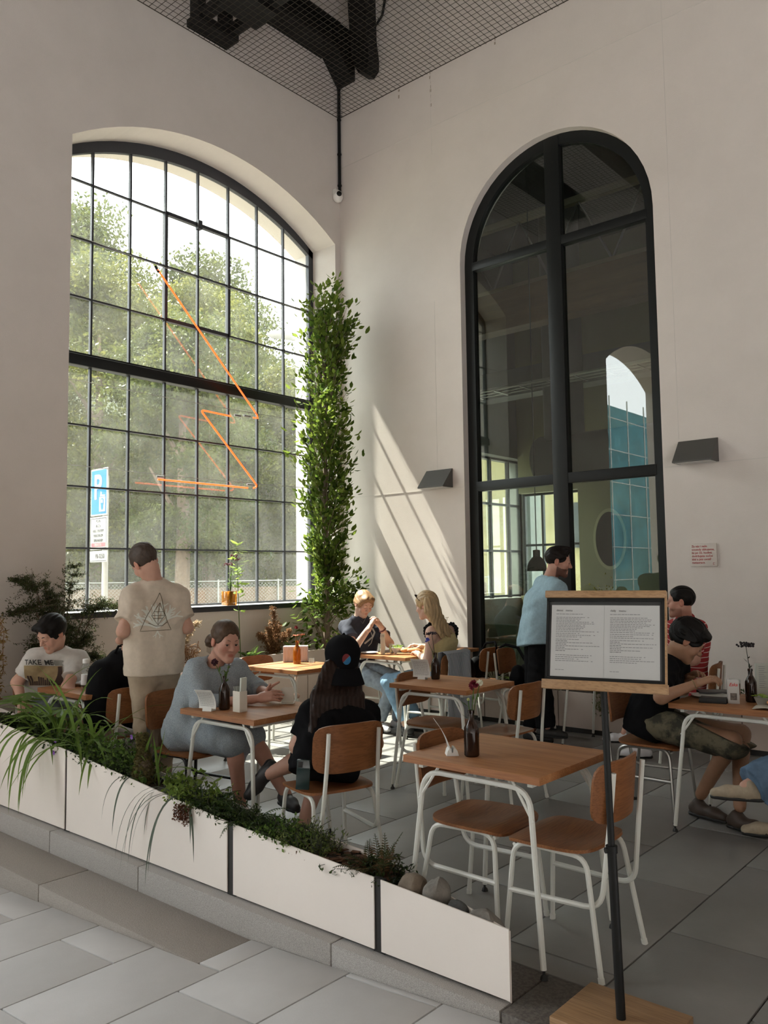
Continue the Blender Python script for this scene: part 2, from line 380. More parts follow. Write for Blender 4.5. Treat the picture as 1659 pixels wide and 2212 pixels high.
# ---------------------------------------------------------------- glazed door in the right wall
M_door = pane_mat('door_glass', (.80, .86, .82), .006, (.7, .72, .7), ior=1.62)
d1 = thing('door_1', 'tall round-headed glazed door with thick black frame', None, (DX, .15, 0)); d1['kind'] = 'structure'
FY0, FY1 = .10, .19
fr = MB(); ri, ro = DR-.125, DR+.0
for i in range(30):
    a0, a1 = PI*i/30, PI*(i+1)/30
    fr.prism([(DX+ri*math.cos(a0), FY0, DZ+ri*math.sin(a0)), (DX+ro*math.cos(a0), FY0, DZ+ro*math.sin(a0)), (DX+ro*math.cos(a1), FY0, DZ+ro*math.sin(a1)), (DX+ri*math.cos(a1), FY0, DZ+ri*math.sin(a1))], (0, FY1-FY0, 0))
for s in (-1, 1): fr.b2((DX+s*ri, FY0, 0), (DX+s*ro, FY1, DZ))
fr.b2((DX-ro, FY0, 0), (DX+ro, FY1, .14)); fr.build('frame', M_frame, d1)
MB().b2((3.16, FY0-.012, .1), (3.345, FY1+.01, DZ+DR-.03), .006).build('mullion', M_frame, d1)
for z0, z1 in ((5.28, 5.385), (2.58, 2.695)): MB().b2((DX-ri-.02, FY0-.006, z0), (DX+ri+.02, FY1+.006, z1), .006).build('transom', M_frame, d1)
for xa, xb in ((DX-ri+.005, 3.155), (3.35, DX+ri-.005)):
    for z0, z1 in ((.14, 2.58), (2.70, 5.28), (5.39, None)):
        if z1: P = [(xa, z0), (xb, z0), (xb, z1), (xa, z1)]
        else: P = [(xa, z0), (xb, z0)]+[(x, max(z0+.02, DZ+math.sqrt(max(0, ri*ri-(x-DX)**2)))) for x in [xb+(xa-xb)*t/10 for t in range(11)]]
        MB().prism([(x, .143, z) for x, z in P], (0, .005, 0)).build('pane', M_door, d1, smooth=False)
MB().tube([(3.40, .075, .95), (3.40, .06, 1.0), (3.40, .06, 1.35), (3.40, .075, 1.4)], .012).build('door_handle', mat('chrome', (.6, .6, .6), .2, 1.), d1)
# ---------------------------------------------------------------- roof steel and safety net
t = thing('roof_truss', 'black lattice steel roof truss ending at window wall', 'truss', (.02, -2.3, 8.06))
for y in (-2.06, -2.46): MB().b2((.02, y-.05, 8.08), (4.2, y+.05, 8.2)).build('chord', M_dark, t); MB().b2((.02, y-.04, 9.9), (4.2, y+.04, 10.05)).build('chord', M_dark, t)
for y in (-2.06, -2.46): MB().b2((.0, y-.055, 8.05), (.16, y+.055, 10.6)).build('post', M_dark, t)
for a, b in ((0, .24), (.55, .95), (1.7, 2.0)): MB().b2((a, -2.56, 8.03), (b, -1.98, 8.12)).build('tie_plate', M_dark, t)
for i in range(3):
    for y in (-2.06, -2.46): MB().tube([(.1+i*1.3, y, 8.2), (.75+i*1.3, y, 9.95), (1.4+i*1.3, y, 8.2)], .04, 6).build('lattice_bar', M_dark, t)
t = thing('corner_beam', 'black steel beam meeting the corner above the net', 'beam', (.1, -2, 8.8))
MB().b2((.0, -6.5, 8.72), (.34, -.35, 8.78)).b2((.0, -6.5, 9.05), (.34, -.3, 9.11)).b2((.13, -6.5, 8.75), (.21, -.3, 9.08)).build('girder', M_dark, t)
MB().prism([(.02, -.34, 9.11), (.02, -.34, 8.72), (.02, -.06, 8.42), (.02, -.005, 8.42), (.02, -.005, 9.11)], (.3, 0, 0)).build('gusset_plate', M_dark, t)
t = thing('hooked_bracket', 'black hooked steel bracket fixed high on right wall', 'bracket', (.7, 0, 8.3))
P = [(.35, 10.5), (.40, 9.3), (.44, 8.75), (.50, 8.46), (.58, 8.33), (.68, 8.30), (.76, 8.36), (.77, 8.5), (.73, 8.8), (.72, 9.3), (.72, 10.5)]
MB().prism([(x, -.22, z) for x, z in P], (0, .21, 0)).build('hook_plate', M_dark, t)
MB().tube([(.95, -.06, 10.4), (1.0, -.05, 9.6), (.86, -.04, 9.1), (.72, -.05, 8.98)], .018, 6).build('cable', M_dark, t)
ns = MB(); Z0 = 8.0; sp = .075; ex = 6.6; ey = 5.2
lines = []
kmax = int((ex+ey)/sp)
for k in range(1, int(ex/sp)): lines.append([(k*sp, -ey), (k*sp, 0)])
for k in range(1, int(ey/sp)): lines.append([(0, -k*sp), (ex, -k*sp)])
for (a, b) in lines:
    if (V(a)-V(b)).length < .05: continue
    m_ = ((a[0]+b[0])/2, (a[1]+b[1])/2)
    ns.tube([(a[0], a[1], Z0+.012*math.sin(a[0]*9)), (m_[0], m_[1], Z0-.004), (b[0], b[1], Z0+.012*math.sin(b[0]*7))], .0033, 3, False)
ns.tube([(.006, -ey, Z0), (.006, -.006, Z0)], .007, 4); ns.tube([(.006, -.006, Z0), (ex, -.006, Z0)], .007, 4)
net = ns.build('safety_net', mat('net_cord', (.05, .04, .03), .9), smooth=False); tag(net, 'dark bird netting stretched across the corner below roof steel', 'net', kind='stuff')
# drain pipe and camera in the corner
MB_ = MB().tube([(.03, -.03, 6.92), (.03, -.03, 8.75)], .022, 8)
for z in (7.0, 7.45, 7.95, 8.4): MB_.tube([(.03, -.03, z), (.03, -.03, z+.02)], .03, 8)
o = MB_.build('conduit_pipe', M_dark); tag(o, 'thin black conduit running down the room corner', 'pipe')
t = thing('security_camera', 'white dome security camera mounted in the room corner', 'camera', (.05, -.09, 6.80))
MB().ball((.06, -.1, 6.82), (.075, .075, .085), 14, 8).build('housing', mat('white_plastic', (.78, .76, .72), .4), t)
MB().b2((0, -.14, 6.86), (.05, -.05, 6.93), .008).build('bracket', MATS['white_plastic'], t)
MB().lathe([(.0, 0), (.036, 0), (.036, .02), (.024, .022), (.0, .022)], 14, (.108, -.128, 6.83), (.8, -.45, -.05)).build('lens', mat('lens_black', (.01, .01, .01), .12), t)
# wall lamps
def wall_lamp(x0, x1, label):
    t = thing('wall_lamp', label, 'lamp', ((x0+x1)/2, 0, 2.65), 0, 'wedge wall lamps')
    zb, zt = 2.645, 2.875; dp = .20
    P = [(0, 0, zb), (0, -dp, zb), (0, -dp, zb+.012), (0, -.015, zt), (0, 0, zt)]
    MB().prism([(x0, y, z) for _, y, z in P], (x1-x0, 0, 0)).build('wedge_shade', mat('lamp_grey', (.075, .072, .066), .5), t)
    MB().b2((x0+.02, -dp+.02, zb-.004), (x1-.02, -.02, zb)).build('diffuser', mat('opal', (.6, .6, .58), .4), t)
wall_lamp(1.46, 1.85, 'dark wedge-shaped wall lamp between tree and glazed door')
wall_lamp(4.62, 5.0, 'dark wedge-shaped wall lamp right of the glazed door')
# notice on the wall
t = thing('wall_notice', 'small cream notice with red Czech lettering on right wall', 'sign', (4.817, -.004, 1.75))
MB().b2((4.69, -.016, 1.642), (4.945, -.001, 1.863), .002).build('plate', mat('notice_cream', (.60, .55, .50), .6), t)
tm = MB()
for i, s in enumerate(['Za nás i naše', 'sousedy děkujeme,', 'že po 22. hodině', 'dodržujete noční', 'klid a jste uvnitř', 'restaurace.']):
    vs, fs = text_mb(s, .0285, 'LEFT', .0005, .0004); tm.add([(4.708+p.x, -.017-p.z, 1.836-i*.0315+p.y) for p in vs], fs)
vs, fs = text_mb('Ɛ́', .03, 'LEFT', .0005); tm.add([(4.905+p.x, -.017-p.z, 1.665+p.y) for p in vs], fs)
tag(tm.build('lettering', mat('notice_red', (.42, .06, .06), .6), t), kind='stuff')
# ================================================================ furniture
M_ply = mat('chair_plywood', (.265, .108, .040), .46, spec=.3, col2=(.20, .075, .026), vscale=3., stretch=(6, .5, 6), kind='wood', bump=.02)
M_top = mat('table_oak', (.40, .19, .078), .52, spec=.3, col2=(.29, .12, .045), vscale=3.5, stretch=(.45, 7, 7), kind='wood', bump=.04, bscale=30)
M_topedge = mat('table_oak_edge', (.36, .15, .055), .5, col2=(.26, .10, .035), vscale=4, stretch=(.5, 6, 6), kind='wood')
M_white = mat('white_tube', (.66, .67, .62), .38, bump=.03)
M_chrome = mat('dull_chrome', (.36, .36, .34), .3, .9)
M_blacktube = mat('black_tube', (.03, .03, .032), .4)
M_rub = mat('black_rubber', (.012, .012, .012), .6)
def sheet(fn, nu, nv, th, mb=None):
    """solid sheet from fn(u,v)->(point); offset downwards along normal by th"""
    mb = mb or MB(); P = [[V(fn(i/nu, j/nv)) for j in range(nv+1)] for i in range(nu+1)]
    def nrm(i, j):
        a = P[min(i+1, nu)][j]-P[max(i-1, 0)][j]; b = P[i][min(j+1, nv)]-P[i][max(j-1, 0)]; c = a.cross(b)
        return c.normalized() if c.length > 1e-9 else V((0, 0, 1))
    top = [P[i][j] for i in range(nu+1) for j in range(nv+1)]; bot = [P[i][j]-nrm(i, j)*th for i in range(nu+1) for j in range(nv+1)]
    W = nv+1; k = len(top); fs = []
    for i in range(nu):
        for j in range(nv):
            a = i*W+j; fs.append((a, a+W, a+W+1, a+1)); fs.append((k+a, k+a+1, k+a+W+1, k+a+W))
    for i in range(nu): fs.append((i*W, i*W+k, (i+1)*W+k, (i+1)*W)); a = i*W+nv; fs.append((a, a+W, a+W+k, a+k))
    for j in range(nv): fs.append((j, j+1, j+1+k, j+k)); a = nu*W+j; fs.append((a, a+k, a+1+k, a+1))
    return mb.add(top+bot, fs)
def squircle(u, v, p=4.):
    """square [-1,1]^2 mapped to a rounded square"""
    m = max(abs(u), abs(v))
    if m < 1e-6: return 0., 0.
    a = math.atan2(v, u); c, s = abs(math.cos(a)), abs(math.sin(a)); r = (c**p+s**p)**(-1/p)
    return m*r*math.cos(a), m*r*math.sin(a)
def make_chair(tube, label):
    t = thing('school_chair', label, 'chair')
    def seat(u, v):
        a, b = squircle(u*2-1, v*2-1, 4.5); x = a*.205*(1.0)+.01; y = b*.215*(1-.06*max(0, -a))
        z = .482-.018*math.exp(-((x+.03)**2+y*y)/.014)
        if x > .12: z -= ((x-.12)/.095)**2*.022
        if x < -.12: z += ((-.12-x)/.08)**2*.008
        return (x, y, z)
    sheet(seat, 16, 16, .013).build('seat', M_ply, t, world=False)
    def back(u, v):
        a, b = squircle(u*2-1, v*2-1, 5.); y = -a*.212; z = .712+b*.125
        x = -.262+.055*(abs(y)/.212)**2.2-(z-.6)*.10
        return (x, y, z)
    sheet(back, 16, 8, .012).build('backrest', M_ply, t, world=False)
    r = .0115
    for s in (-1, 1):
        fl = MB().tube(rpath([(.20, s*.215, .012), (.165, s*.178, .462), (-.02, s*.178, .458)], .07, 5), r, 8).build('leg', tube, t, world=False)
        rl = MB().tube(rpath([(-.235, s*.22, .012), (-.165, s*.178, .455), (-.02, s*.178, .458)], .06, 5), r, 8).build('leg', tube, t, world=False)
        MB().tube([(.2015, s*.2165, 0), (.199, s*.2145, .022)], .0135, 8).build('foot_cap', M_rub if tube is not M_white else tube, fl, world=False)
        MB().tube([(-.237, s*.2215, 0), (-.233, s*.219, .022)], .0135, 8).build('foot_cap', M_rub if tube is not M_white else tube, rl, world=False)
        MB().tube(rpath([(-.283, s*.150, .80), (-.262, s*.152, .60), (-.222, s*.172, .262), (.182, s*.196, .262)], [.15, .075], 6), r, 8).build('upright', tube, t, world=False)
    MB().tube([(.165, -.178, .446), (.165, .178, .446)], .009, 6).build('crossbar', tube, t, world=False)
    return t
CH = {k: make_chair(m, 'x') for k, m in (('w', M_white), ('c', M_chrome), ('k', M_blacktube))}; used = set()
def chair(x, y, deg, label, kind='w', group='school chairs at the cafe tables'):
    o = CH[kind] if kind not in used else copy_tree(CH[kind]); used.add(kind)
    o.location = (x, y, 0); o.rotation_euler = (0, 0, math.radians(deg)); o['label'] = label; o['group'] = group; ORG[o.name] = V((x, y, 0)); return o
def make_table():
    t = thing('cafe_table', 'x', 'table'); H = .785; X, Y = .355, .315
    MB().b2((-X, -Y, H-.034), (X, Y, H), .002).build('tabletop', M_top, t, world=False)
    MB().b2((-X-.0006, -Y-.0012, H-.033), (X+.0006, -Y-.0001, H-.0012)).build('edge_strip', M_topedge, t, world=False)
    for s in (-1, 1):
        l = []
        for q in (-1, 1):
            p = rpath([(q*.345, s*.305, .035), (q*.275, s*.262, .715), (0, s*.262, .715)], .09, 6)
            lg = MB().tube(p, .0125, 8).build('leg', M_white, t, world=False); l.append(lg)
            MB().lathe([(.017, 0), (.014, .012), (.006, .02), (.006, .04)], 8, (q*.346, s*.3055, 0)).build('foot', M_rub, lg, world=False)
            MB().tube([(q*.297, s*.275, .59), (q*.19, s*.262, .745)], .007, 6).build('brace', M_white, lg, world=False)
    for q in (-1, 1): MB().b2((q*.285-.012, -.275, .728), (q*.285+.012, .275, .750)).build('rail', M_white, t, world=False)
    return t
TB = make_table(); TBused = []
def table(x0, y0, label, rz=0.):
    o = TB if not TBused else copy_tree(TB); TBused.append(o)
    o.location = (x0+.355, y0+.315, 0); o.rotation_euler = (0, 0, rz); o['label'] = label; o['group'] = 'oak cafe tables with white tube legs'; ORG[o.name] = V(o.location); return o
table(1.54, -4.97, 'oak table with plate and bottle before the man in white print tee')
table(3.27, -4.90, 'oak table between the woman in grey-blue dress and person in black cap')
table(1.70, -3.10, 'sunlit oak table with amber bottle below the window')
table(1.78, -1.73, 'sunlit oak table laid with food between seated couple')
table(1.78, -1.085, 'oak table with open laptop beside right wall')
table(3.57, -3.23, 'empty oak table with striped-cloth chair behind, in middle of room')
table(5.22, -5.06, 'nearest empty oak table behind the menu board pole')
table(5.60, -2.92, 'oak table with plate and white box before man in camouflage shorts')
table(3.86, -1.16, 'oak table behind menu board near the glazed door')
table(1.12, -4.03, 'oak table behind standing man in beige tee')
chair(5.43, -4.73, 2, 'empty plywood chair left of nearest table, seat pushed under')
chair(5.87, -4.73, 182, 'empty plywood chair right of nearest table, behind menu pole')
chair(3.79, -2.93, 3, 'empty plywood chair left of middle table, seat under tabletop')
chair(4.36, -2.93, 178, 'empty plywood chair right of middle table')
chair(3.06, -4.66, 4, 'plywood chair with dark legs under woman in dress', 'k')
chair(2.20, -4.70, 180, 'plywood chair with black backpack on its seat')
chair(4.44, -4.76, 163, 'plywood chair under person wearing black cap')
chair(1.72, -2.78, 0, 'orange-lit plywood chair on window side of amber bottle table')
chair(2.42, -2.80, 180, 'plywood chair half hidden behind black cap, at amber bottle table')
chair(2.66, -1.50, 186, 'plywood chair draped with striped cloth under blonde woman')
chair(2.62, -.74, 180, 'empty plywood chair with black bag strap beside glazed door')
chair(3.30, -.80, 8, 'plywood chair with dark bag, left of man in blue shirt')
chair(5.36, -2.60, 2, 'plywood chair with bare steel legs under man in camouflage shorts', 'c')
chair(4.98, -.98, 190, 'plywood chair under man in red striped shirt')
chair(1.53, -1.42, 4, 'plywood chair under man in navy tee')
chair(1.36, -4.76, 2, 'plywood chair under man in white print tee')
# red stool leg visible under the sunlit table
t = thing('red_stool', 'red metal stool tucked beneath sunlit food table', 'stool', (2.08, -1.36, 0)); M_red = mat('red_metal', (.55, .03, .03), .4)
MB().lathe([(.0, 0), (.15, 0), (.155, .012), (.15, .024), (0, .024)], 20, (2.08, -1.36, .44)).build('seat', M_red, t)
for k in range(4):
    a = PI/4+k*PI/2; MB().tube([(2.08+.13*math.cos(a), -1.36+.13*math.sin(a), .44), (2.08+.20*math.cos(a), -1.36+.20*math.sin(a), 0)], .011, 6).build('leg', M_red, t)
# ---------------------------------------------------------------- front planter
M_panel = mat('planter_panel', (.82, .765, .71), .22, var=.03, vscale=1.2, bump=.015, bscale=6)
M_seam = mat('seam_black', (.015, .014, .013), .6)
M_soil = mat('soil', (.035, .024, .016), .95, var=.4, vscale=40, bump=1., bscale=80)
pl = thing('front_planter', 'long cream enamelled planter trough with sloping top, full of plants', 'planter', (3.4, -5.2, 0))
pt = [(.2, .69), (1.653, .578), (2.604, .510), (4.268, .358), (5.265, .309), (5.922, .272)]
def ptop(x):
    for (a, za), (b, zb) in zip(pt, pt[1:]):
        if a <= x <= b: return za+(zb-za)*(x-a)/(b-a)
    return pt[-1][1]
YF, YB = -5.30, -5.075
def yb(x): return YF+min(.225, .012+(5.922-x)*.26)   # the trough narrows to a point at its right end
for xa, xb in ((.2, 2.592), (2.616, 4.243), (4.292, 5.243), (5.283, 5.922)):
    P = [(xa, YF, .012), (xb, YF, .012), (xb, YF, ptop(xb))]+([(1.653, YF, ptop(1.653))] if xa < 1 else [])+[(xa, YF, ptop(xa))]
    MB().prism(P, (0, .006, 0)).build('front_panel', M_panel, pl)
bx_ = [.2, 1.653, 2.604, 4.268, 5.1, 5.918]
for a_, b_ in zip(bx_, bx_[1:]): MB().prism([(a_, yb(a_), 0), (b_, yb(b_), 0), (b_, yb(b_), ptop(b_)-.012), (a_, yb(a_), ptop(a_)-.012)], (0, .006, 0)).build('back_panel', M_panel, pl)
for xa in (2.604, 4.268, 5.263): MB().b2((xa-.03, YF+.008, .0), (xa+.03, YF+.03, ptop(xa)-.002)).build('seam_post', M_seam, pl)
MB().prism([(.2, YF+.02, 0), (5.85, YF+.02, 0), (5.85, yb(5.85)-.004, 0), (5.1, yb(5.1)-.01, 0), (.2, YB-.01, 0)], (0, 0, .014)).build('plinth', M_seam, pl)
so = MB(); n = 60
for i in range(n+1):
    x = .2+(5.908-.2)*i/n; z = ptop(x)-(.045 if x < 5.2 else .10)
    for k in range(5): so.v.append((x, YF+.007+(yb(x)-YF-.009)*k/4, z+.018*math.sin(x*19+k*2.1)+.01*math.sin(x*53+k)))
for i in range(n):
    for k in range(4): a = i*5+k; so.f.append((a, a+5, a+6, a+1))
so.build('soil', M_soil, pl)
M_rock = mat('rock', (.27, .25, .22), .85, col2=(.12, .11, .095), vscale=9, bump=.9, bscale=22)
M_rock2 = mat('rock_brown', (.24, .19, .14), .85, col2=(.11, .085, .06), vscale=9, bump=.9, bscale=22)
def stone(c, r, seed, m, label):
    rg = np.random.RandomState(seed); bm = bmesh.new(); bmesh.ops.create_icosphere(bm, subdivisions=3, radius=1)
    D = rg.normal(size=(14, 3)); D /= np.linalg.norm(D, axis=1)[:, None]; cut = rg.uniform(.72, .98, 14)
    for q in bm.verts:
        p = np.array(q.co)
        for d, k in zip(D, cut):
            e = p @ d-k
            if e > 0: p = p-d*e
        p = p*(1+.03*math.sin(9*p[0]+4*p[1]))
        q.co = (p[0]*r[0], p[1]*r[1], p[2]*r[2])
    mb = MB(); bm.verts.index_update(); mb.add([q.co+V(c) for q in bm.verts], [[q.index for q in f.verts] for f in bm.faces]); bm.free()
    tag(mb.build('rock', m, piv=(c[0], c[1], c[2]-r[2])), label, 'rock', 'rocks filling the planter end')
stone((5.40, -5.225, .285), (.072, .062, .055), 3, M_rock2, 'brownish rock first beside the fern in planter')
stone((5.525, -5.225, .275), (.066, .06, .085), 5, M_rock, 'tallest grey rock in the planter end')
stone((5.64, -5.245, .245), (.058, .045, .05), 8, mat('rock_dark', (.10, .105, .10), .8, col2=(.05, .05, .05), vscale=9, bump=.9, bscale=22), 'dark small rock between two larger rocks in planter')
stone((5.775, -5.245, .215), (.10, .05, .080), 11, M_rock, 'long pale rock at the very end of planter')
# wall planters
M_pan2 = mat('wall_planter_panel', (.56, .47, .41), .6, var=.03)
t = thing('window_planter', 'low pinkish-beige planter running under the window', 'planter', (.22, -2.3, 0))
for k in range(5): MB().b2((.42, -4.3+k*.8+.006, .05), (.45, -4.3+(k+1)*.8-.006, .70)).build('front_panel', M_pan2, t)
MB().b2((.0, -4.3, 0), (.415, -.3, .64)).build('trough', M_soil, t); MB().b2((.02, -4.3, 0), (.44, -.3, .05)).build('plinth', M_seam, t)
t = thing('door_planter', 'low beige planter along right wall beneath glazed door', 'planter', (4.2, -.22, 0))
for k in range(7): MB().b2((.75+k*.9+.006, -.46, .05), (.75+(k+1)*.9-.006, -.43, .40)).build('front_panel', M_pan2, t)
MB().b2((.75, -.425, 0), (7.05, -.02, .35)).build('trough', M_soil, t); MB().b2((.75, -.45, 0), (7.05, -.02, .05)).build('plinth', M_seam, t)
# ---------------------------------------------------------------- menu board on a stand
t = thing('menu_stand', 'framed menu board on black pole with square oak foot', 'menu board', (6.315, -5.205, 0))
M_oak = mat('pale_oak', (.36, .22, .11), .5, col2=(.29, .165, .075), vscale=3, stretch=(.6, 7, 7), kind='wood')
MB().b2((6.12, -5.36, 0), (6.51, -5.04, .05), .004).build('base', M_oak, t)
po = MB().tube([(6.322, -5.215, .05), (6.300, -5.199, .62)], .0165, 10).tube([(6.300, -5.199, .60), (6.283, -5.188, 1.22)], .0125, 10).build('pole', M_dark, t)
MB().tube([(6.3, -5.199, .605), (6.2995, -5.1987, .63)], .021, 10).tube([(6.285, -5.22, .615), (6.30, -5.2, .615)], .011, 8).build('clamp', M_dark, po)
U = V((.9727, .232, 0)).normalized(); Wv = V((.0075, .077, .354)); Nn = U.cross(Wv).normalized(); Wv = Nn.cross(U).normalized()   # Nn looks at the viewer
BC = V((6.297, -5.196, 1.357))
def BP(a, b, c=0.): return BC+U*a+Wv*b+Nn*c
RB = Matrix((U, Wv, Nn)).transposed()
MB().box(BP(0, .168, .008), (.440, .026, .03), RB, .002).build('top_strip', M_oak, t)
MB().box(BP(0, -.166, .008), (.446, .034, .036), RB, .002).build('bottom_strip', M_oak, t)
MB().box(BP(.2165, 0, .004), (.006, .31, .02), RB).build('side_strip', M_oak, t)
bf = MB().box(BP(-.001, .002, .0), (.432, .306, .014), RB, .003).build('board', mat('board_charcoal', (.035, .036, .036), .4), t)
fr = MB()
for c, d in (((0, .148), (.430, .011)), ((0, -.144), (.430, .011)), ((-.21, .002), (.009, .302)), ((.2085, .002), (.009, .302))): fr.box(BP(c[0], c[1], .009), (d[0], d[1], .008), RB)
fr.build('black_frame', M_dark, t)
sh = MB().box(BP(.0, -.004, .0082), (.392, .264, .0012), RB).build('menu_sheet', mat('paper', (.42, .42, .405), .7), t)
MB().box(BP(.0, -.004, .0092), (.001, .264, .0006), RB).build('paper_fold', mat('fold', (.36, .36, .35), .8), sh)
tx = MB(); R_ = random.Random(11)
def put_text(mb, s, a, b, size):
    vs, fs = text_mb(s, size, 'LEFT', .0003); mb.add([BP(a+p.x, b+p.y, .0094+p.z) for p in vs], fs)
put_text(tx, 'denní', -.178, .108, .0115); put_text(tx, 'menu', -.143, .108, .0115); put_text(tx, 'daily', .022, .108, .0115); put_text(tx, 'menu', .053, .108, .0115)
rows = [.082, .076, .070, .0645, .058, .0525, .047, .041, .0355, .029, .022, .0155, .009, 0, -.006, -.012, -.018, -.024, -.030, -.036, -.042, -.058, -.065, -.072, -.079, -.112]
for c0 in (-.178, .022):
    for i, b in enumerate(rows+[.0945]):
        a = c0; ln = R_.uniform(.07, .155) if b not in (.0945, -.112) else (.1 if b > 0 else .03); short = i in (14, 16, 18, 20)
        end = c0+(.035 if short else ln)
        while a < end:
            ww = R_.uniform(.004, .013); tx.box(BP(a+ww/2, b, .0094), (ww, .0017 if not short else .0022, .0004), RB); a += ww+.0022
        if not short and i < 25 and R_.random() < .6: tx.box(BP(end+.012, b, .0094), (.006, .0018, .0004), RB)
tag(tx.build('menu_print', mat('print_grey', (.16, .16, .16), .8), sh), kind='stuff')
# ---------------------------------------------------------------- neon line sculpture before the window
M_neon = mat('neon_orange', (.95, .10, .015), .4, emit=1.5)
t = thing('neon_sculpture', 'zigzag of orange neon tubes hung on wires before the window', 'neon', (-.24, -1.9, 2.7))
nx = -.24
N_ = {'a': (nx, -2.77, 5.12), 'b': (nx, -1.285, 3.62), 'c': (nx, -2.17, 3.58), 'd': (nx, -1.285, 2.725), 'e': (nx, -2.745, 2.705)}
MB().tube([N_['a'], (nx, -1.30, 3.64), (nx, -1.285, 3.60), (nx, -1.36, 3.595)], .0105, 8).build('neon_tube', M_neon, t)
MB().tube(rpath([(nx, -1.72, 3.565), N_['c'], N_['d'], (nx, -1.36, 2.705)], .06, 4), .0105, 8).build('neon_tube', M_neon, t)
MB().tube([N_['e'], (nx, -1.45, 2.70)], .0105, 8).build('neon_tube', M_neon, t)
M_elec = mat('electrode', (.25, .25, .24), .4)
for c in ((nx+.01, -1.47, 3.60), (nx+.01, -1.62, 3.585), (nx+.01, -2.72, 2.735), (nx+.01, -1.42, 2.74)): MB().tube([(c[0], c[1]-.05, c[2]), (c[0], c[1]+.05, c[2])], .014, 8).build('electrode_cap', M_elec, t)
MB().tube([(nx-.02, -2.79, 5.16), (nx, -2.75, 5.09)], .015, 8).build('electrode_cap', M_dark, t)
for z in (5.20, 3.66, 2.77):
    p = [(-.2, WY0+.03+(WY1-WY0-.06)*i/12, z-.06*math.sin(PI*i/12)*(1 if z > 5 else .3)) for i in range(13)]
    MB().tube(p, .0035, 4).build('support_wire', mat('wire_grey', (.2, .19, .17), .5, .5), t)
# ================================================================ things on the tables
TZ = .785
def glass_mat(name, col, rough=.03, tr=1.0):
    return mat(name, col, rough, trans=tr, spec=.5)
M_brown = mat('brown_bottle_glass', (.022, .008, .003), .09, spec=.4, trans=.15)
M_amber = mat('amber_sunlit_glass', (.62, .22, .02), .06, trans=.75)  # brighter than the brown glass: sunlight in the bottle put into its colour
M_clear = pane_mat('thin_clear_glass', (.93, .95, .94), .05, (.85, .87, .85))
M_card = mat('card', (.68, .69, .66), .7); M_holder = mat('holder_cream', (.62, .59, .51), .55)
M_ink = mat('ink', (.2, .2, .22), .8)
M_stem = leaf_mat('stem_green', (.07, .12, .03), (.10, .17, .05)); M_stemd = mat('stem_dark', (.03, .035, .02), .7)
def bottle(x, y, z, m, label, h=.205, r=.0345):
    k = h/.205; P = [(0, .004), (r*.86, 0), (r, .006), (r, .105*k), (r*.97, .125*k), (r*.62, .152*k), (r*.38, .166*k), (r*.36, .19*k), (r*.44, .191*k), (r*.44, .205*k), (r*.3, .205*k), (r*.3, .15*k)]
    t = thing('bottle_vase', label, 'bottle', (x, y, z), 0, 'small bottle vases')
    MB().lathe(P, 20, (x, y, z)).build('glass_body', m, t); return t
def flower(x, y, z, h, lean, col, label, kind='ball', r=.02, leaves=3, seed=1, stemm=None):
    R = random.Random(seed); t = thing('flower_stem', label, 'flower', (x, y, z), 0, 'cut flowers in bottle vases')
    top = V((x+lean[0], y+lean[1], z+h)); mid = V((x+lean[0]*.35, y+lean[1]*.35, z+h*.55))
    pts = [V((x, y, z)).lerp(mid, a/4) for a in range(4)]+[mid.lerp(top, a/4) for a in range(5)]
    MB().tube(pts, .0022, 5).build('stem', stemm or M_stem, t)
    mb = MB()
    if kind == 'ball':
        for k in range(26):
            d = V((R.gauss(0, 1), R.gauss(0, 1), R.gauss(.2, .8))).normalized(); a, b, _ = basis(d); c = top+d*r*.75
            mb.add([c-d*r*.5, c+a*r*.45+d*r*.2, c+d*r*.55, c-a*r*.45+d*r*.2], [(0, 1, 2, 3)]); mb.add([c-d*r*.4, c+b*r*.4, c+d*r*.5, c-b*r*.4], [(0, 1, 2, 3)])
        mb.ball(top, r*.6, 8, 5)
    elif kind == 'daisy':
        for k in range(10):
            a = 2*PI*k/10; d = V((math.cos(a), math.sin(a), .25)).normalized(); s = V((-math.sin(a), math.cos(a), 0))
            mb.add([top+d*r*.2, top+d*r*.7+s*r*.28, top+d*r*1.15, top+d*r*.7-s*r*.28], [(0, 1, 2, 3)])
    else:
        for k in range(40):
            d = V((R.uniform(-1, 1), R.uniform(-1, 1), R.uniform(-.2, .35))); c = top+d*r; mb.ball(c, r*.17, 5, 3)
    mb.build('blossom', mat('petal_%s' % '_'.join('%d' % int(c*99) for c in col), col, .7), t)
    if kind == 'daisy': MB().ball(top+V((0, 0, r*.15)), (r*.35, r*.35, r*.25), 8, 5).build('flower_centre', mat('flower_dark', (.03, .02, .05), .8), t)
    for k in range(leaves):
        f = R.uniform(.3, .8); p = pts[int(f*8)]; d = V((R.uniform(-1, 1), R.uniform(-1, 1), R.uniform(.2, .9))).normalized(); a, b, _ = basis(d); L = R.uniform(.03, .05)
        MB().add([p, p+d*L*.5+a*L*.14, p+d*L, p+d*L*.5-a*L*.14], [(0, 1, 2, 3)]).build('leaf', stemm or M_stem, t)
    return t
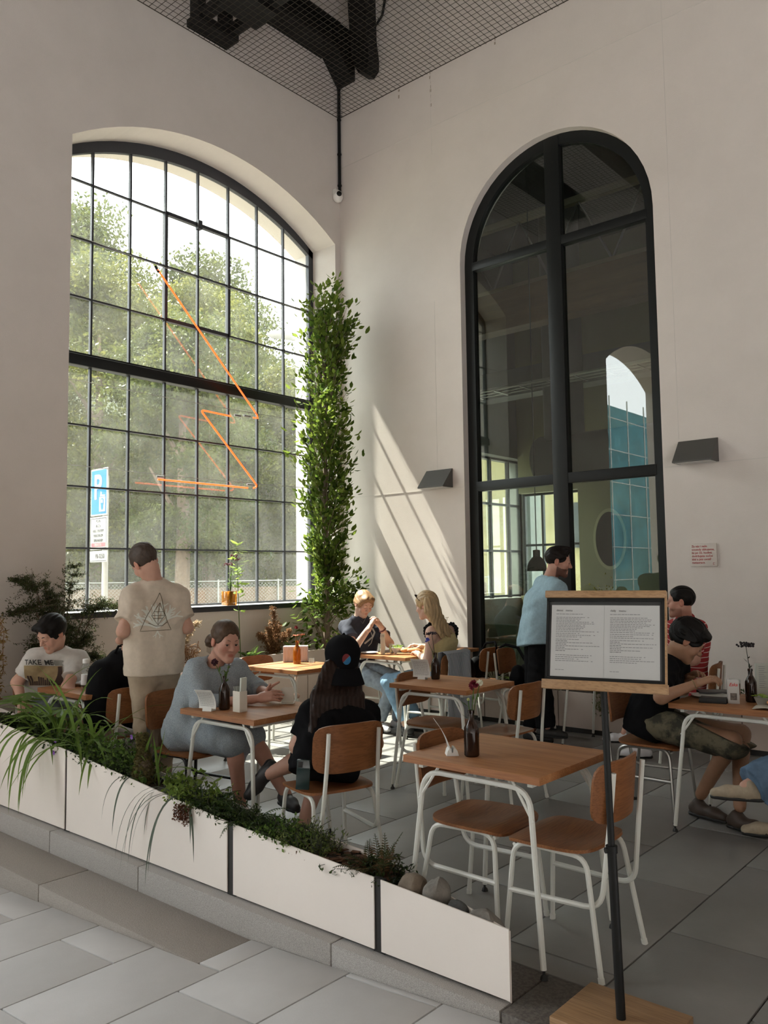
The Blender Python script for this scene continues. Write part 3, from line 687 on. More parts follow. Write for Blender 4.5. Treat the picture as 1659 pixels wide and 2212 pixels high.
def card_holder(x, y, rz, label, card_tilt=.35, lines=True, h=.125, w=.105, bend=.02, z=TZ):
    """white clip block with a bent menu card stuck in it; both separate things"""
    c, s = math.cos(rz), math.sin(rz); X = V((c, s, 0)); Y = V((-s, c, 0)); O = V((x, y, z))
    hd = MB(); P = [(-.028, 0), (.028, 0), (.022, .022), (.012, .034), (.004, .034), (.002, .014), (-.002, .014), (-.006, .034), (-.014, .034), (-.022, .022)]
    hd.prism([O-X*.032+Y*a+V((0, 0, b)) for a, b in P], X*.064)
    tag(hd.build('card_holder', M_card, piv=O), 'small white clip holder '+label, 'holder', 'white card clips')
    def f(u, v):
        a = (u-.5)*w; k = v*h; lean = card_tilt*k+bend*4*(v-.5)**2
        return O+X*a+Y*(-lean+.0)+V((0, 0, .016+k*math.sqrt(max(.2, 1-card_tilt**2))))
    t = thing('menu_card', 'printed white menu card '+label, 'card', O, 0, 'printed table menu cards')
    sheet(f, 6, 8, .0012).build('card_sheet', M_card, t)
    if lines:
        ln = MB(); R = random.Random(int(x*100))
        for side in (1, -1):
            for i in range(16):
                v0 = .12+.78*i/16; a = .08
                while a < .88:
                    ww = R.uniform(.03, .12); e = min(.92, a+ww); P = [V(f(a, v0)), V(f(e, v0)), V(f(e, v0+.014)), V(f(a, v0+.014))]
                    off = Y*(.0008 if side > 0 else -.002); ln.add([p+off for p in P], [(0, 1, 2, 3)]); a = e+.02
        tag(ln.build('print_lines', M_ink, t), kind='stuff')
# nearest table
card_holder(5.40, -4.93, math.radians(-46), 'leaning on nearest empty table', .42, h=.155, w=.10, bend=.012)
bottle(5.49, -4.90, TZ, M_brown, 'brown bottle vase with crimson flower on nearest table')
flower(5.49, -4.90, TZ+.10, .215, (.012, .01), (.16, .004, .02), 'crimson blossom in brown bottle on nearest table', 'ball', .021, 2, 3)
flower(5.492, -4.898, TZ+.10, .225, (.025, .035), (.75, .74, .62), 'small white blossom beside crimson flower on nearest table', 'ball', .013, 2, 4)
flower(5.488, -4.9, TZ+.10, .15, (-.012, .0), (.6, .62, .3), 'tiny pale bud below crimson flower on nearest table', 'ball', .007, 4, 5)
# middle table
card_holder(3.63, -2.90, math.radians(12), 'on middle table beside brown bottle', .30, h=.15, w=.15)
bottle(3.72, -2.85, TZ, M_brown, 'brown bottle vase on middle table')
flower(3.72, -2.85, TZ+.10, .20, (-.06, -.02), (.10, .12, .55), 'blue cornflower in bottle on middle table', 'ball', .018, 1, 6)
flower(3.72, -2.85, TZ+.10, .25, (-.03, .0), (.02, .006, .015), 'dark umbel flower in bottle on middle table', 'umbel', .035, 2, 7, M_stemd)
# woman's table
card_holder(3.49, -4.845, math.radians(20), 'on table of woman in dress', .42, h=.13, w=.12)
bottle(3.53, -4.76, TZ, M_brown, 'dark brown bottle vase before woman in dress')
flower(3.53, -4.76, TZ+.10, .19, (-.045, -.04), (.045, .004, .012), 'dark maroon flower before woman in dress', 'ball', .02, 3, 9)
flower(3.53, -4.76, TZ+.10, .175, (.045, .0), (.70, .68, .74), 'white daisy-like flower before woman in dress', 'daisy', .02, 5, 10)
flower(3.532, -4.758, TZ+.10, .16, (.025, .01), (.2, .25, .12), 'green bud sprig before woman in dress', 'ball', .009, 8, 12)
t = thing('menu_box', 'cream upright box holding menus on woman\'s table', 'box', (3.67, -4.75, TZ))
b = MB()
for c, d in (((0, .027), (.066, .004)), ((0, -.027), (.066, .004)), ((.031, 0), (.004, .05)), ((-.031, 0), (.004, .05))): b.box((3.67+c[0], -4.75+c[1], TZ+.062), (d[0], d[1], .124))
b.b2((3.64, -4.776, TZ), (3.70, -4.724, TZ+.006)).build('box_walls', M_holder, t)
o = MB().box((3.688, -4.742, TZ+.105), (.012, .044, .20), Matrix.Rotation(.06, 3, 'Y')).build('menu_booklet', mat('pale_green_card', (.50, .53, .47), .6), piv=(3.688, -4.742, TZ+.006)); tag(o, 'pale green menu booklet standing in cream box', 'booklet')
o = MB()
for k in range(4): o.box((3.652+.006*k, -4.75, TZ+.08), (.002, .042, .145), Matrix.Rotation(-.28+.05*k, 3, 'Y'))
tag(o.build('folded_leaflets', mat('leaflet_grey', (.30, .31, .28), .6), piv=(3.655, -4.75, TZ+.006)), 'fan of grey leaflets leaning in cream box', 'leaflets')
t = thing('place_card', 'rounded beige card stand between hands and black cap', 'card stand', (3.68, -4.37, TZ))
def pc(u, v):
    a, b_ = squircle(u*2-1, v*2-1, 7); return V((3.68, -4.37, TZ+.052))+V((.76, .65, 0))*a*.042+V((0, 0, b_*.05))
sheet(pc, 8, 8, .004).build('upright_card', M_holder, t); MB().box((3.68, -4.37, TZ+.004), (.09, .05, .008), Matrix.Rotation(math.radians(40), 3, 'Z'), .002).build('foot', M_holder, t)
# left table
o = MB().lathe([(0, .004), (.085, .004), (.10, .010), (.142, .024), (.144, .027), (.10, .015), (.085, .009), (0, .009)], 28, (1.74, -4.64, TZ)).build('plate', mat('porcelain', (.70, .71, .72), .25), piv=(1.74, -4.64, TZ)); tag(o, 'white plate with crumpled napkin beside water bottle', 'plate')
def nap(u, v): return (1.70+.14*u, -4.70+.11*v, TZ+.027+.012*math.sin(u*9+v*5)*math.sin(v*8))
o = sheet(nap, 10, 10, .001).build('napkin', mat('napkin', (.74, .76, .78), .8), piv=(1.77, -4.65, TZ+.03)); tag(o, 'crumpled white napkin lying on plate', 'napkin')
MB_ = MB().box((1.79, -4.62, TZ+.047), (.20, .014, .004), Matrix.Rotation(.5, 3, 'Z')).build('fork', M_chrome, piv=(1.79, -4.62, TZ+.04)); tag(MB_, 'steel fork lying across white plate', 'fork')
t = thing('water_bottle', 'clear water bottle with white cap on left table', 'bottle', (1.90, -4.78, TZ))
bb = MB().lathe([(0, .002), (.030, 0), (.033, .006), (.033, .155), (.028, .175), (.018, .185), (.018, .195)], 18, (1.90, -4.78, TZ)).build('bottle_body', M_clear, t)
MB().lathe([(.0335, .03), (.0335, .105)], 18, (1.90, -4.78, TZ)).build('label_band', mat('label_white', (.68, .68, .68), .5), bb)
MB().lathe([(.023, .188), (.023, .215), (.020, .219), (0, .219)], 18, (1.90, -4.78, TZ)).build('cap', mat('cap_white', (.75, .75, .73), .4), t)
t = thing('phone', 'dark smartphone lying at the corner of left table', 'phone', (2.12, -4.83, TZ)); RZ = Matrix.Rotation(math.radians(70), 3, 'Z')
MB().box((2.12, -4.83, TZ+.006), (.075, .15, .011), RZ, .004).build('case', M_rub, t); MB().box((2.12, -4.83, TZ+.0125), (.066, .138, .001), RZ).build('screen', mat('phone_screen', (.10, .13, .17), .08), t)
# amber bottle table
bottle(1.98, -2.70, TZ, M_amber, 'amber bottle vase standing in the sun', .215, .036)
flower(1.98, -2.70, TZ+.1, .235, (-.01, .0), (.22, .01, .02), 'deep red flower in amber sunlit bottle', 'ball', .016, 1, 21)
flower(1.98, -2.70, TZ+.1, .16, (-.03, .01), (.55, .22, .14), 'dried salmon sprig left in amber bottle', 'umbel', .022, 3, 22, mat('dried_stem', (.45, .2, .12), .8))
flower(1.98, -2.70, TZ+.1, .17, (.045, .02), (.55, .22, .14), 'dried salmon sprig right in amber bottle', 'umbel', .022, 3, 23, MATS['dried_stem'])
t = thing('ribbed_pot', 'white ribbed square pot behind amber bottle', 'pot', (1.83, -2.57, TZ)); M_rib = mat('ribbed_pot', (.66, .58, .60), .6)
RZ = Matrix.Rotation(math.radians(41), 3, 'Z')
MB().box((1.83, -2.575, TZ+.075), (.232, .09, .15), RZ, .004).build('pot_body', M_rib, t)
for k in range(17):
    p = V((1.83, -2.575, TZ+.075))+RZ @ V((-.112+.014*k, -.046, 0)); MB().tube([p-V((0, 0, .07)), p+V((0, 0, .07))], .0045, 6, True).build('rib', M_rib, t)
o = MB().lathe([(0, .002), (.022, 0), (.026, .006), (.028, .05), (.026, .05), (.024, .008), (0, .008)], 16, (2.07, -2.60, TZ)).build('votive_glass', M_clear, piv=(2.07, -2.60, TZ)); tag(o, 'small clear votive glass right of amber bottle', 'glass')
# food table
t = thing('number_stick', 'upright beige block with table number 15', 'table number', (2.05, -1.56, TZ))
nb = MB().box((2.05, -1.56, TZ+.105), (.046, .024, .21), Matrix.Rotation(math.radians(38), 3, 'Z'), .006).build('block', M_holder, t)
vs, fs = text_mb('15', .03); Mx = frame((2.0585, -1.5705, TZ+.185), V((.788, .616, 0)), V((0, 0, 1)), V((.616, -.788, 0))); MB().add([Mx @ p for p in vs], fs).build('number', M_ink, nb)
def tumbler(x, y, col, label, fill=.6, h=.095, r=.034):
    t = thing('drink_glass', label, 'glass', (x, y, TZ), 0, 'drinking glasses')
    MB().lathe([(0, .004), (r*.8, 0), (r*.84, .004), (r, h), (r*.95, h), (r*.8, .008), (0, .008)], 18, (x, y, TZ)).build('tumbler', M_clear, t)
    MB().lathe([(0, .009), (r*.78, .009), (r*.78+(r*.15)*fill, .008+h*fill), (0, .008+h*fill)], 18, (x, y, TZ)).build('drink', mat('drink_%d' % int(col[1]*1000), col, .15, trans=.4), t)
tumbler(1.95, -1.45, (.30, .36, .14), 'tumbler of green herb drink left of number block')
tumbler(2.04, -1.40, (.62, .60, .38), 'tumbler of pale lemonade behind number block', .75)
tumbler(2.27, -1.25, (.60, .24, .05), 'round glass of orange juice near blonde woman', .7, .09, .05)
t = thing('salad_bowl', 'small white bowl heaped with green salad', 'bowl', (2.15, -1.44, TZ))
MB().lathe([(0, .003), (.035, 0), (.062, .05), (.065, .062), (.06, .062), (.03, .012), (0, .01)], 20, (2.15, -1.44, TZ)).build('bowl', MATS['porcelain'], t)
sal = MB(); R_ = random.Random(5)
for k in range(50):
    d = V((R_.gauss(0, .022), R_.gauss(0, .022), .058+R_.uniform(0, .03))); a, b_, c_ = basis((R_.uniform(-1, 1), R_.uniform(-1, 1), R_.uniform(0, 1))); p = V((2.15, -1.44, TZ))+d; sal.add([p, p+a*.013+b_*.006, p+a*.026, p+a*.013-b_*.006], [(0, 1, 2, 3)])
tag(sal.build('salad_leaves', leaf_mat('salad', (.16, .30, .04), (.35, .45, .12)), t), kind='stuff')
t = thing('bread_board', 'wooden board with bread rolls before blonde woman', 'board', (2.30, -1.42, TZ)); MB().box((2.30, -1.42, TZ+.008), (.27, .14, .016), Matrix.Rotation(.6, 3, 'Z'), .004).build('plank', M_oak, t)
for i, (dx, dy, lab) in enumerate(((-.05, -.02, 'round bread roll at left of board'), (.03, .02, 'long bread slice on board near blonde woman\'s hand'))):
    o = MB().ball((2.30+dx, -1.42+dy, TZ+.04), (.05+.03*i, .04, .026), 14, 8, Matrix.Rotation(.6, 3, 'Z')).build('bread_roll', mat('bread', (.48, .22, .09), .7, var=.2, vscale=20), piv=(2.30+dx, -1.42+dy, TZ+.016)); tag(o, lab, 'bread', 'bread on the wooden board')
o = MB().lathe([(0, .004), (.06, .004), (.09, .014), (.09, .017), (.06, .008), (0, .008)], 24, (1.90, -1.60, TZ)).build('saucer_plate', MATS['porcelain'], piv=(1.90, -1.60, TZ)); tag(o, 'small white plate at left edge of food table', 'plate')
# neighbour table with laptop
t = thing('laptop', 'open grey laptop on table by right wall', 'laptop', (2.13, -.80, TZ)); RZ = Matrix.Rotation(math.radians(-65), 3, 'Z')
M_al = mat('aluminium', (.45, .45, .46), .35, .6)
MB().box((2.10, -.80, TZ+.009), (.32, .22, .016), RZ, .004).build('base', M_al, t); MB().box(V((2.10, -.80, TZ+.125))+RZ @ V((0, .125, 0)), (.32, .01, .22), RZ @ Matrix.Rotation(-.25, 3, 'X'), .003).build('lid', M_al, t)
bottle(2.36, -.90, TZ, M_brown, 'brown bottle vase behind blonde woman\'s arm')
flower(2.36, -.90, TZ+.1, .23, (-.08, -.02), (.16, .03, .03), 'rust red flower in bottle near laptop', 'ball', .018, 1, 31)
flower(2.36, -.90, TZ+.1, .25, (.02, .02), (.4, .35, .3), 'dry thin sprig in bottle near laptop', 'umbel', .015, 2, 32)
# right table
def R3(x, y, dz=0): return (x, y, TZ+dz)
o = MB().lathe([(0, .003), (.075, .003), (.115, .012), (.117, .016), (.075, .008), (0, .008)], 26, R3(5.73, -2.55)).build('side_plate', mat('plate_grey_white', (.50, .53, .50), .3), piv=R3(5.73, -2.55)); tag(o, 'empty shallow plate before man eating', 'plate')
o = MB().box(R3(5.82, -2.75, .015), (.16, .10, .03), Matrix.Rotation(.2, 3, 'Z'), .003).build('black_case', M_rub, piv=R3(5.82, -2.75)); tag(o, 'black flat case beside white box', 'case')
o = MB().box(R3(5.70, -2.40, .012), (.20, .14, .02), Matrix.Rotation(.5, 3, 'Z'), .002).build('menu_folder', mat('folder_dark', (.05, .05, .055), .5), piv=R3(5.70, -2.40)); tag(o, 'dark closed menu folder behind plate', 'folder')
t = thing('cutlery_box', 'tall white box with red script lettering and photo', 'box', R3(5.93, -2.72)); RZ = Matrix.Rotation(math.radians(24), 3, 'Z')
MB().box(R3(5.93, -2.72, .072), (.068, .042, .144), RZ, .002).build('carton', mat('carton_white', (.50, .49, .47), .6), t)
Mx = frame(V(R3(5.93, -2.72, .072))+RZ @ V((0, -.0215, 0)), RZ @ V((1, 0, 0)), V((0, 0, 1)), RZ @ V((0, -1, 0)))
vs, fs = text_mb('Eska', .027, 'CENTER', .0003, .0006, .3); MB().add([Mx @ V((p.x, p.y+.044, p.z)) for p in vs], fs).build('lettering', mat('script_red', (.50, .05, .04), .6), t)
MB().box(Mx @ V((.0, -.028, .0003)), (.038, .0008, .042), RZ).build('photo_print', mat('photo_dark', (.20, .16, .13), .5, col2=(.02, .018, .015), vscale=60), t)
bottle(6.00, -2.60, TZ, M_brown, 'brown bottle vase behind white box')
flower(6.00, -2.60, TZ+.1, .25, (-.02, .0), (.012, .006, .008), 'black wilted flower head behind white box', 'umbel', .045, 6, 41, M_stemd)
tumbler(5.84, -2.40, (.42, .12, .02), 'tumbler of orange drink left of white box', .65, .11, .036)
t = thing('menu_tent', 'pale upright menu holder numbered 20', 'menu holder', R3(6.03, -2.38)); RZ = Matrix.Rotation(math.radians(30), 3, 'Z')
MB().box(R3(6.03, -2.38, .11), (.13, .04, .22), RZ, .003).build('holder_body', mat('menu_holder', (.42, .43, .38), .6), t)
Mx = frame(V(R3(6.03, -2.38, .11))+RZ @ V((0, -.0205, 0)), RZ @ V((1, 0, 0)), V((0, 0, 1)), RZ @ V((0, -1, 0)))
vs, fs = text_mb('20', .026); MB().add([Mx @ V((p.x+.044, p.y+.085, p.z)) for p in vs], fs).build('number', M_ink, t)
ln = MB(); R_ = random.Random(9)
for i in range(12): ln.add([Mx @ V(q) for q in ((-.05, .09-i*.012, .0005), (-.05+R_.uniform(.03, .07), .09-i*.012, .0005), (-.02, .093-i*.012, .0005), (-.05, .093-i*.012, .0005))], [(0, 1, 2, 3)])
tag(ln.build('print_lines', M_ink, t), kind='stuff')
t = thing('salad_dish', 'grey bowl with green leaves at right picture edge', 'bowl', R3(6.06, -2.66)); MB().lathe([(0, .003), (.03, 0), (.05, .045), (.046, .045), (.026, .01), (0, .01)], 18, R3(6.09, -2.68)).build('bowl', mat('dish_grey', (.34, .33, .28), .4), t)
lv = MB(); R_ = random.Random(6)
for k in range(24): p = V(R3(6.09, -2.68, .05))+V((R_.gauss(0, .02), R_.gauss(0, .02), R_.uniform(-.005, .015))); a, b_, c_ = basis((R_.uniform(-1, 1), R_.uniform(-1, 1), 1)); lv.add([p, p+a*.015+b_*.008, p+a*.03, p+a*.015-b_*.008], [(0, 1, 2, 3)])
tag(lv.build('leaves', MATS['salad'], t), kind='stuff')
t = thing('sandwich_paper', 'sandwich on paper sheet at right table edge', 'sandwich', R3(6.18, -2.78))
def sp(u, v): return (6.09+.20*u, -2.89+.17*v, TZ+.004+.012*abs(math.sin(u*4+v*3)))
sheet(sp, 8, 8, .0012).build('paper', mat('wrap_paper', (.45, .42, .35), .8), t)
MB().ball(R3(6.20, -2.80, .035), (.055, .04, .022), 12, 7).build('bun', MATS['bread'], t); MB().box(R3(6.20, -2.80, .028), (.09, .06, .012), None, .004).build('filling', mat('filling', (.10, .05, .02), .6), t)
# backpack on chair, bags, striped cloth
# ================================================================ restaurant behind the glazed door
M_olive = mat('olive_wall', (.24, .225, .13), .85, var=.06, vscale=1.5)
M_conc = mat('concrete', (.17, .17, .155), .85, var=.12, vscale=2.)
M_beam = mat('timber_beam', (.16, .085, .035), .7, col2=(.10, .05, .02), vscale=2, stretch=(.4, 6, 6), kind='wood')
M_duct = mat('duct_grey', (.20, .20, .18), .5, .3)
rw = MB(); rw.b2((-.8, .4, -.3), (-.3, 2.6, 7.4)); rw.b2((-.8, 2.6, -.3), (-.3, 5.4, 1.15)); rw.b2((-.8, 2.6, 3.7), (-.3, 5.4, 7.4)); rw.b2((-.8, 5.4, -.3), (-.3, 5.8, 7.4))
struct(rw.build('wall_restaurant_side', M_conc, smooth=False))
struct(MB().b2((-.3, 5.0, -.3), (.9, 5.4, 1.18)).b2((-.3, 5.0, 3.05), (.9, 5.4, 7.4)).b2((.9, 5.0, -.3), (9.6, 5.4, 7.4)).build('wall_restaurant_back', M_olive, smooth=False))
w3 = thing('window_3', 'far restaurant window behind blue shirt', None, (.3, 5.2, 1.18)); w3['kind'] = 'structure'
for x in (-.28, .1, .5, .88): MB().b2((x-.02, 5.15, 1.18), (x+.02, 5.22, 3.05)).build('glazing_bar', M_frame, w3)
for z in (1.2, 2.1, 3.03): MB().b2((-.3, 5.155, z-.02), (.9, 5.215, z+.02)).build('glazing_bar', M_frame, w3)
MB().b2((-.29, 5.18, 1.19), (.89, 5.184, 3.04)).build('pane', M_pane, w3, smooth=False)
t = thing('yellow_house', 'pale yellow house seen through far restaurant window', 'building', (-5, 22, 0)); MB().b2((-14, 20, 0), (4, 26, 7)).build('wall', mat('yellow_wall', (.30, .25, .12), .9), t); MB().prism([(-14.4, 19.6, 7), (-14.4, 26.4, 7), (-14.4, 23, 9.2)], (18.8, 0, 0)).build('roof', mat('roof_red', (.16, .07, .05), .9), t)
for k in range(6): MB().b2((-12.8+2.8*k, 19.95, 2.5), (-11.8+2.8*k, 20.0, 4.2)).build('window', mat('dark_window', (.03, .035, .04), .2), t)
struct(MB().b2((9.2, .36, -.3), (9.6, 5.0, 7.4)).build('wall_restaurant_end', M_olive))
struct(MB().b2((-.3, .36, -.3), (9.2, 5.0, -.001)).build('floor_restaurant', mat('dark_floor', (.12, .10, .08), .5)))
struct(MB().b2((-.8, .40, 7.4), (9.6, 5.4, 7.6)).build('ceiling_restaurant', mat('dark_ceiling', (.05, .05, .048), .9)))
w2 = thing('window_2', 'gridded window seen through the glazed door', None, (-.5, 4, 1.15)); w2['kind'] = 'structure'
for y in (2.62, 3.2, 3.8, 4.4, 5.0, 5.38): MB().b2((-.57, y-.02, 1.15), (-.5, y+.02, 3.7)).build('glazing_bar', M_frame, w2)
for z in (1.18, 2.0, 2.85, 3.68): MB().b2((-.565, 2.6, z-.02), (-.505, 5.4, z+.02)).build('glazing_bar', M_frame, w2)
MB().b2((-.545, 2.62, 1.17), (-.540, 5.38, 3.69)).build('pane', M_pane, w2, smooth=False)
t = thing('air_duct', 'large grey perforated air duct inside restaurant', 'duct', (4.5, 3.0, 2.95))
MB().lathe([(.36, 0), (.37, .04), (.36, .06), (.36, 7.6)], 28, (1.35, 3.0, 3.30), (1, 0, 0)).lathe([(0, -.02), (.30, -.01), (.36, 0)], 28, (1.35, 3.0, 3.30), (1, 0, 0)).build('duct_tube', M_duct, t)
MB().lathe([(.30, 0), (.30, 3.6)], 24, (1.75, 3.0, 3.55)).build('riser', M_duct, t)
for k in range(26):
    for s in (0, 1):
        a = math.radians(200+24*s); p = V((1.7+.28*k, 3.0+.362*math.cos(a), 3.30+.362*math.sin(a)*-.35)); d = V((0, math.cos(a), -.35*math.sin(a)))
        MB().lathe([(0, .001), (.035, .001)], 10, p, d).build('vent_hole', M_dark, t)
o = MB().b2((-.29, 1.6, 5.0), (9.2, 1.85, 5.55)).build('timber_beam', M_beam); tag(o, 'brown timber beam across upper restaurant', 'beam')
o = MB().b2((-.29, 3.6, 4.55), (9.2, 3.95, 5.0)).build('concrete_beam', M_conc); tag(o, 'grey concrete beam behind air duct', 'beam')
t = thing('reflected_truss', 'added pale lattice truss imitating hall roof reflection in glass', 'truss', (3.2, 2.6, 5.9)); M_paint = mat('cream_timber', (.36, .30, .2), .7)  # added truss standing in for the hall roof mirrored in the glass
for z in (5.95, 7.0): MB().b2((-.28, 2.55, z-.05), (9.2, 2.65, z+.05)).build('chord', M_paint, t)
for k in range(9): MB().tube([(-.2+k*1.0, 2.6, 5.98), (.3+k*1.0, 2.6, 6.98), (.8+k*1.0, 2.6, 5.98)], .022, 5).build('lattice_bar', M_chrome, t)
t = thing('reflection_pipes', 'added silver pipes imitating pale lines reflected in door glass', 'reflection stand-in', (4, 1.1, 3.95))  # added pipes and rungs that imitate whitish reflections on the door glass
for k in range(5): MB().tube([(-.28, .95+.07*k, 4.0+.03*(k % 2)), (9.2, .95+.07*k, 4.0+.03*(k % 2))], .016, 6).build('pipe', mat('galvanised', (.34, .34, .31), .35, .7), t)
for k in range(24): MB().b2((-.1+k*.39, .93, 3.975), (-.08+k*.39, 1.27, 3.985)).build('rung', MATS['galvanised'], t)
t = thing('oval_mirror', 'tilted oval wall mirror with olive frame', 'mirror', (1.50, 4.9, 2.1))
def oval(rx, rz, y0, y1): return [(1.50+rx*math.cos(2*PI*k/32), y0, 2.15+rz*math.sin(2*PI*k/32)) for k in range(32)], (0, y1-y0, 0)
MB().prism(*oval(.30, .52, 4.93, 4.99)).build('frame', mat('mirror_frame', (.36, .34, .2), .5), t); MB().prism(*oval(.25, .46, 4.92, 4.93)).build('mirror_glass', mat('mirror', (.5, .5, .48), .03, 1.), t)
def lamp_in(x, y, z, label, lit):
    t = thing('hanging_lamp', label, 'lamp', (x, y, z)); M_sh = mat('lamp_shade_dark', (.035, .04, .038), .35)
    MB().lathe([(.125, 0), (.118, .06), (.10, .12), (.06, .17), (.045, .18), (.045, .26), (.0, .27)], 20, (x, y, z)).build('shade', M_sh, t)
    MB().tube([(x, y, z+.26), (x, y, 7.4)], .006, 6).build('arm', M_sh, t)
    if lit: MB().ball((x, y, z+.05), (.085, .085, .03), 12, 6).build('bulb', mat('lit_bulb', (1., .9, .72), .4, emit=6.), t)
lamp_in(4.18, .85, 1.52, 'lit dark dome lamp behind glass near man in red stripes', True)
lamp_in(2.42, .95, 1.62, 'unlit grey dome lamp behind glass left of blue shirt', False)
t = thing('inner_bench', 'green upholstered bench behind the glazed door', 'bench', (2.5, .9, 0)); M_gr = mat('green_weave', (.14, .19, .13), .9, var=.25, vscale=120)
MB().b2((1.6, .62, .42), (4.6, 1.1, .52), .03).build('seat', M_gr, t); MB().b2((1.6, .50, .45), (4.6, .60, .98), .03).build('backrest', M_gr, t); MB().b2((1.65, .62, 0), (4.55, 1.05, .42)).build('plinth', M_beam, t)
t = thing('inner_table', 'oak table behind the glazed door', 'table', (2.6, 1.6, 0)); MB().b2((1.8, 1.3, .74), (3.1, 2.0, .78), .004).build('tabletop', M_top, t); MB().b2((2.35, 1.6, 0), (2.5, 1.75, .74)).build('pedestal', M_dark, t)
t = thing('yellow_sprig_vase', 'glass vase with yellow sprig behind door glass', 'vase', (3.05, 1.25, .98)); MB().lathe([(0, .003), (.03, 0), (.035, .12), (.02, .16), (.03, .2)], 14, (2.98, 1.62, .78)).build('vase', M_clear, t)
yl = MB(); R_ = random.Random(8)
for k in range(60): p = V((2.98, 1.62, 1.3))+V((R_.gauss(0, .09), R_.gauss(0, .06), R_.gauss(0, .09))); yl.ball(p, .012, 5, 3)
tag(yl.build('sprig', mat('yellow_bloom', (.55, .50, .08), .7), t), kind='stuff')
# ================================================================ outside
rs = np.random.RandomState(4)
def leaf_quads(P, size, rs, asp=.5, droop=None):
    """diamond leaves at points P; returns verts, faces"""
    n = len(P); d = rs.normal(size=(n, 3))
    if droop is not None: d = d*.6+np.asarray(droop)
    d /= np.linalg.norm(d, axis=1)[:, None]; e = rs.normal(size=(n, 3)); s = np.cross(d, e); s /= np.linalg.norm(s, axis=1)[:, None]
    nn = np.cross(d, s); L = (size*rs.uniform(.6, 1.35, n))[:, None]
    v = np.stack([P-d*L*.5, P+s*L*asp*.5+nn*L*.06, P+d*L*.5, P-s*L*asp*.5+nn*L*.06], 1).reshape(-1, 3)
    f = np.arange(n*4).reshape(-1, 4); return v, f
def fast_mesh(name, v, f, m, parent=None, off=(0, 0, 0)):
    me = bpy.data.meshes.new(name); v = (np.asarray(v, np.float32)-np.asarray(off, np.float32)); n, k = f.shape
    me.vertices.add(len(v)); me.vertices.foreach_set('co', v.ravel()); me.loops.add(n*k); me.loops.foreach_set('vertex_index', f.ravel().astype(np.int32))
    me.polygons.add(n); me.polygons.foreach_set('loop_start', np.arange(0, n*k, k, dtype=np.int32)); me.polygons.foreach_set('loop_total', np.full(n, k, np.int32))
    me.update(calc_edges=True); me.materials.append(m); o = bpy.data.objects.new(name, me); COL.objects.link(o)
    if parent: o.parent = parent
    ORG[o.name] = V(off); return o
def blob_points(c, r, n, rs, shell=.55):
    d = rs.normal(size=(n, 3)); d /= np.linalg.norm(d, axis=1)[:, None]; q = rs.uniform(shell, 1, n)[:, None]; return np.asarray(c)+d*q*np.asarray(r)
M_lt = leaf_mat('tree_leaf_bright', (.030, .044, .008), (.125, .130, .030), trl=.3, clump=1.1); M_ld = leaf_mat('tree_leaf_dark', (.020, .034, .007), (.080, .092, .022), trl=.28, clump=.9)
M_bark = mat('bark', (.14, .10, .07), .9, var=.3, vscale=12, bump=.6, bscale=30)
def big_tree(x, y, h, w, seed, label, n=12000, m=None, base=1.6, leaf=.24):
    R = np.random.RandomState(seed); t = thing('street_tree', label, 'tree', (x, y, 0), 0, 'trees on the hillside across the street')
    tr = MB().tube([(x, y, 0), (x+.1, y, h*.3), (x-.1, y+.1, h*.55), (x, y, h*.8)], [.24, .2, .14, .05], 8)
    for k in range(5): a = R.uniform(0, 6.3); tr.tube([(x, y, h*(.25+.1*k)), (x+w*.4*math.cos(a), y+w*.4*math.sin(a), h*(.42+.1*k))], [.09, .03], 5)
    tr.build('trunk', M_bark, t); P = []
    for k in range(55):
        f = R.uniform(0, 1); zz = base+(h-base)*f; rad = w*(math.sin(PI*min(.95, .18+.75*f))**.8)*R.uniform(.3, .9); a = R.uniform(0, 6.3); s = w*R.uniform(.22, .42)
        P.append(blob_points((x+rad*math.cos(a), y+rad*math.sin(a), zz), (s, s, s*.7), n//55, R, .45))
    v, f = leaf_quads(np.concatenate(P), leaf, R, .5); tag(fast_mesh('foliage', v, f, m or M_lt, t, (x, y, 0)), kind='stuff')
struct(MB().b2((-90, -60, -.4), (-.81, 70, -.05)).build('ground', mat('street_ground', (.22, .205, .18), .9, var=.12, vscale=.6)))
o = MB().b2((-34, -20, -.05), (-14, 60, .02)).build('grass_verge', mat('verge_grass', (.13, .135, .05), .9, var=.3, vscale=3)); tag(o, 'sunny grass verge before the fence', 'grass', kind='stuff')
hv = []; hf = []
for i in range(13):
    for j in range(17):
        X = -30-5*i; Y = -25+6*j; hv.append((X, Y, .0+24*(1-math.exp(-((30+X)/-14.)*1.0))*(.55+.45*math.cos((Y-6)/40.))+.6*math.sin(X*.7+Y*.3)))
for i in range(12):
    for j in range(16): a = i*17+j; hf.append((a, a+1, a+18, a+17))
hill = raw('hillside', hv, hf, mat('hill_green', (.03, .04, .015), .95, var=.4, vscale=.7), smooth=True); hill['kind'] = 'structure'
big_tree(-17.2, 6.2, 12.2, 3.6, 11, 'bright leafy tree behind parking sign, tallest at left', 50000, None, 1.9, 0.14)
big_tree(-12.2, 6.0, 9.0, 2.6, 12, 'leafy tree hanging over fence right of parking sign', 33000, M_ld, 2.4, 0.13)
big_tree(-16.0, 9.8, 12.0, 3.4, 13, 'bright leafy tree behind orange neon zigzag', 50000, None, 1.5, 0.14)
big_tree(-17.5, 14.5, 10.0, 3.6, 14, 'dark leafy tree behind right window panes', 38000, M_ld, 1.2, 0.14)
big_tree(-19, 2.0, 12.5, 3.8, 15, 'leafy tree seen at left window edge', 38000, M_ld, 2.0, 0.16)
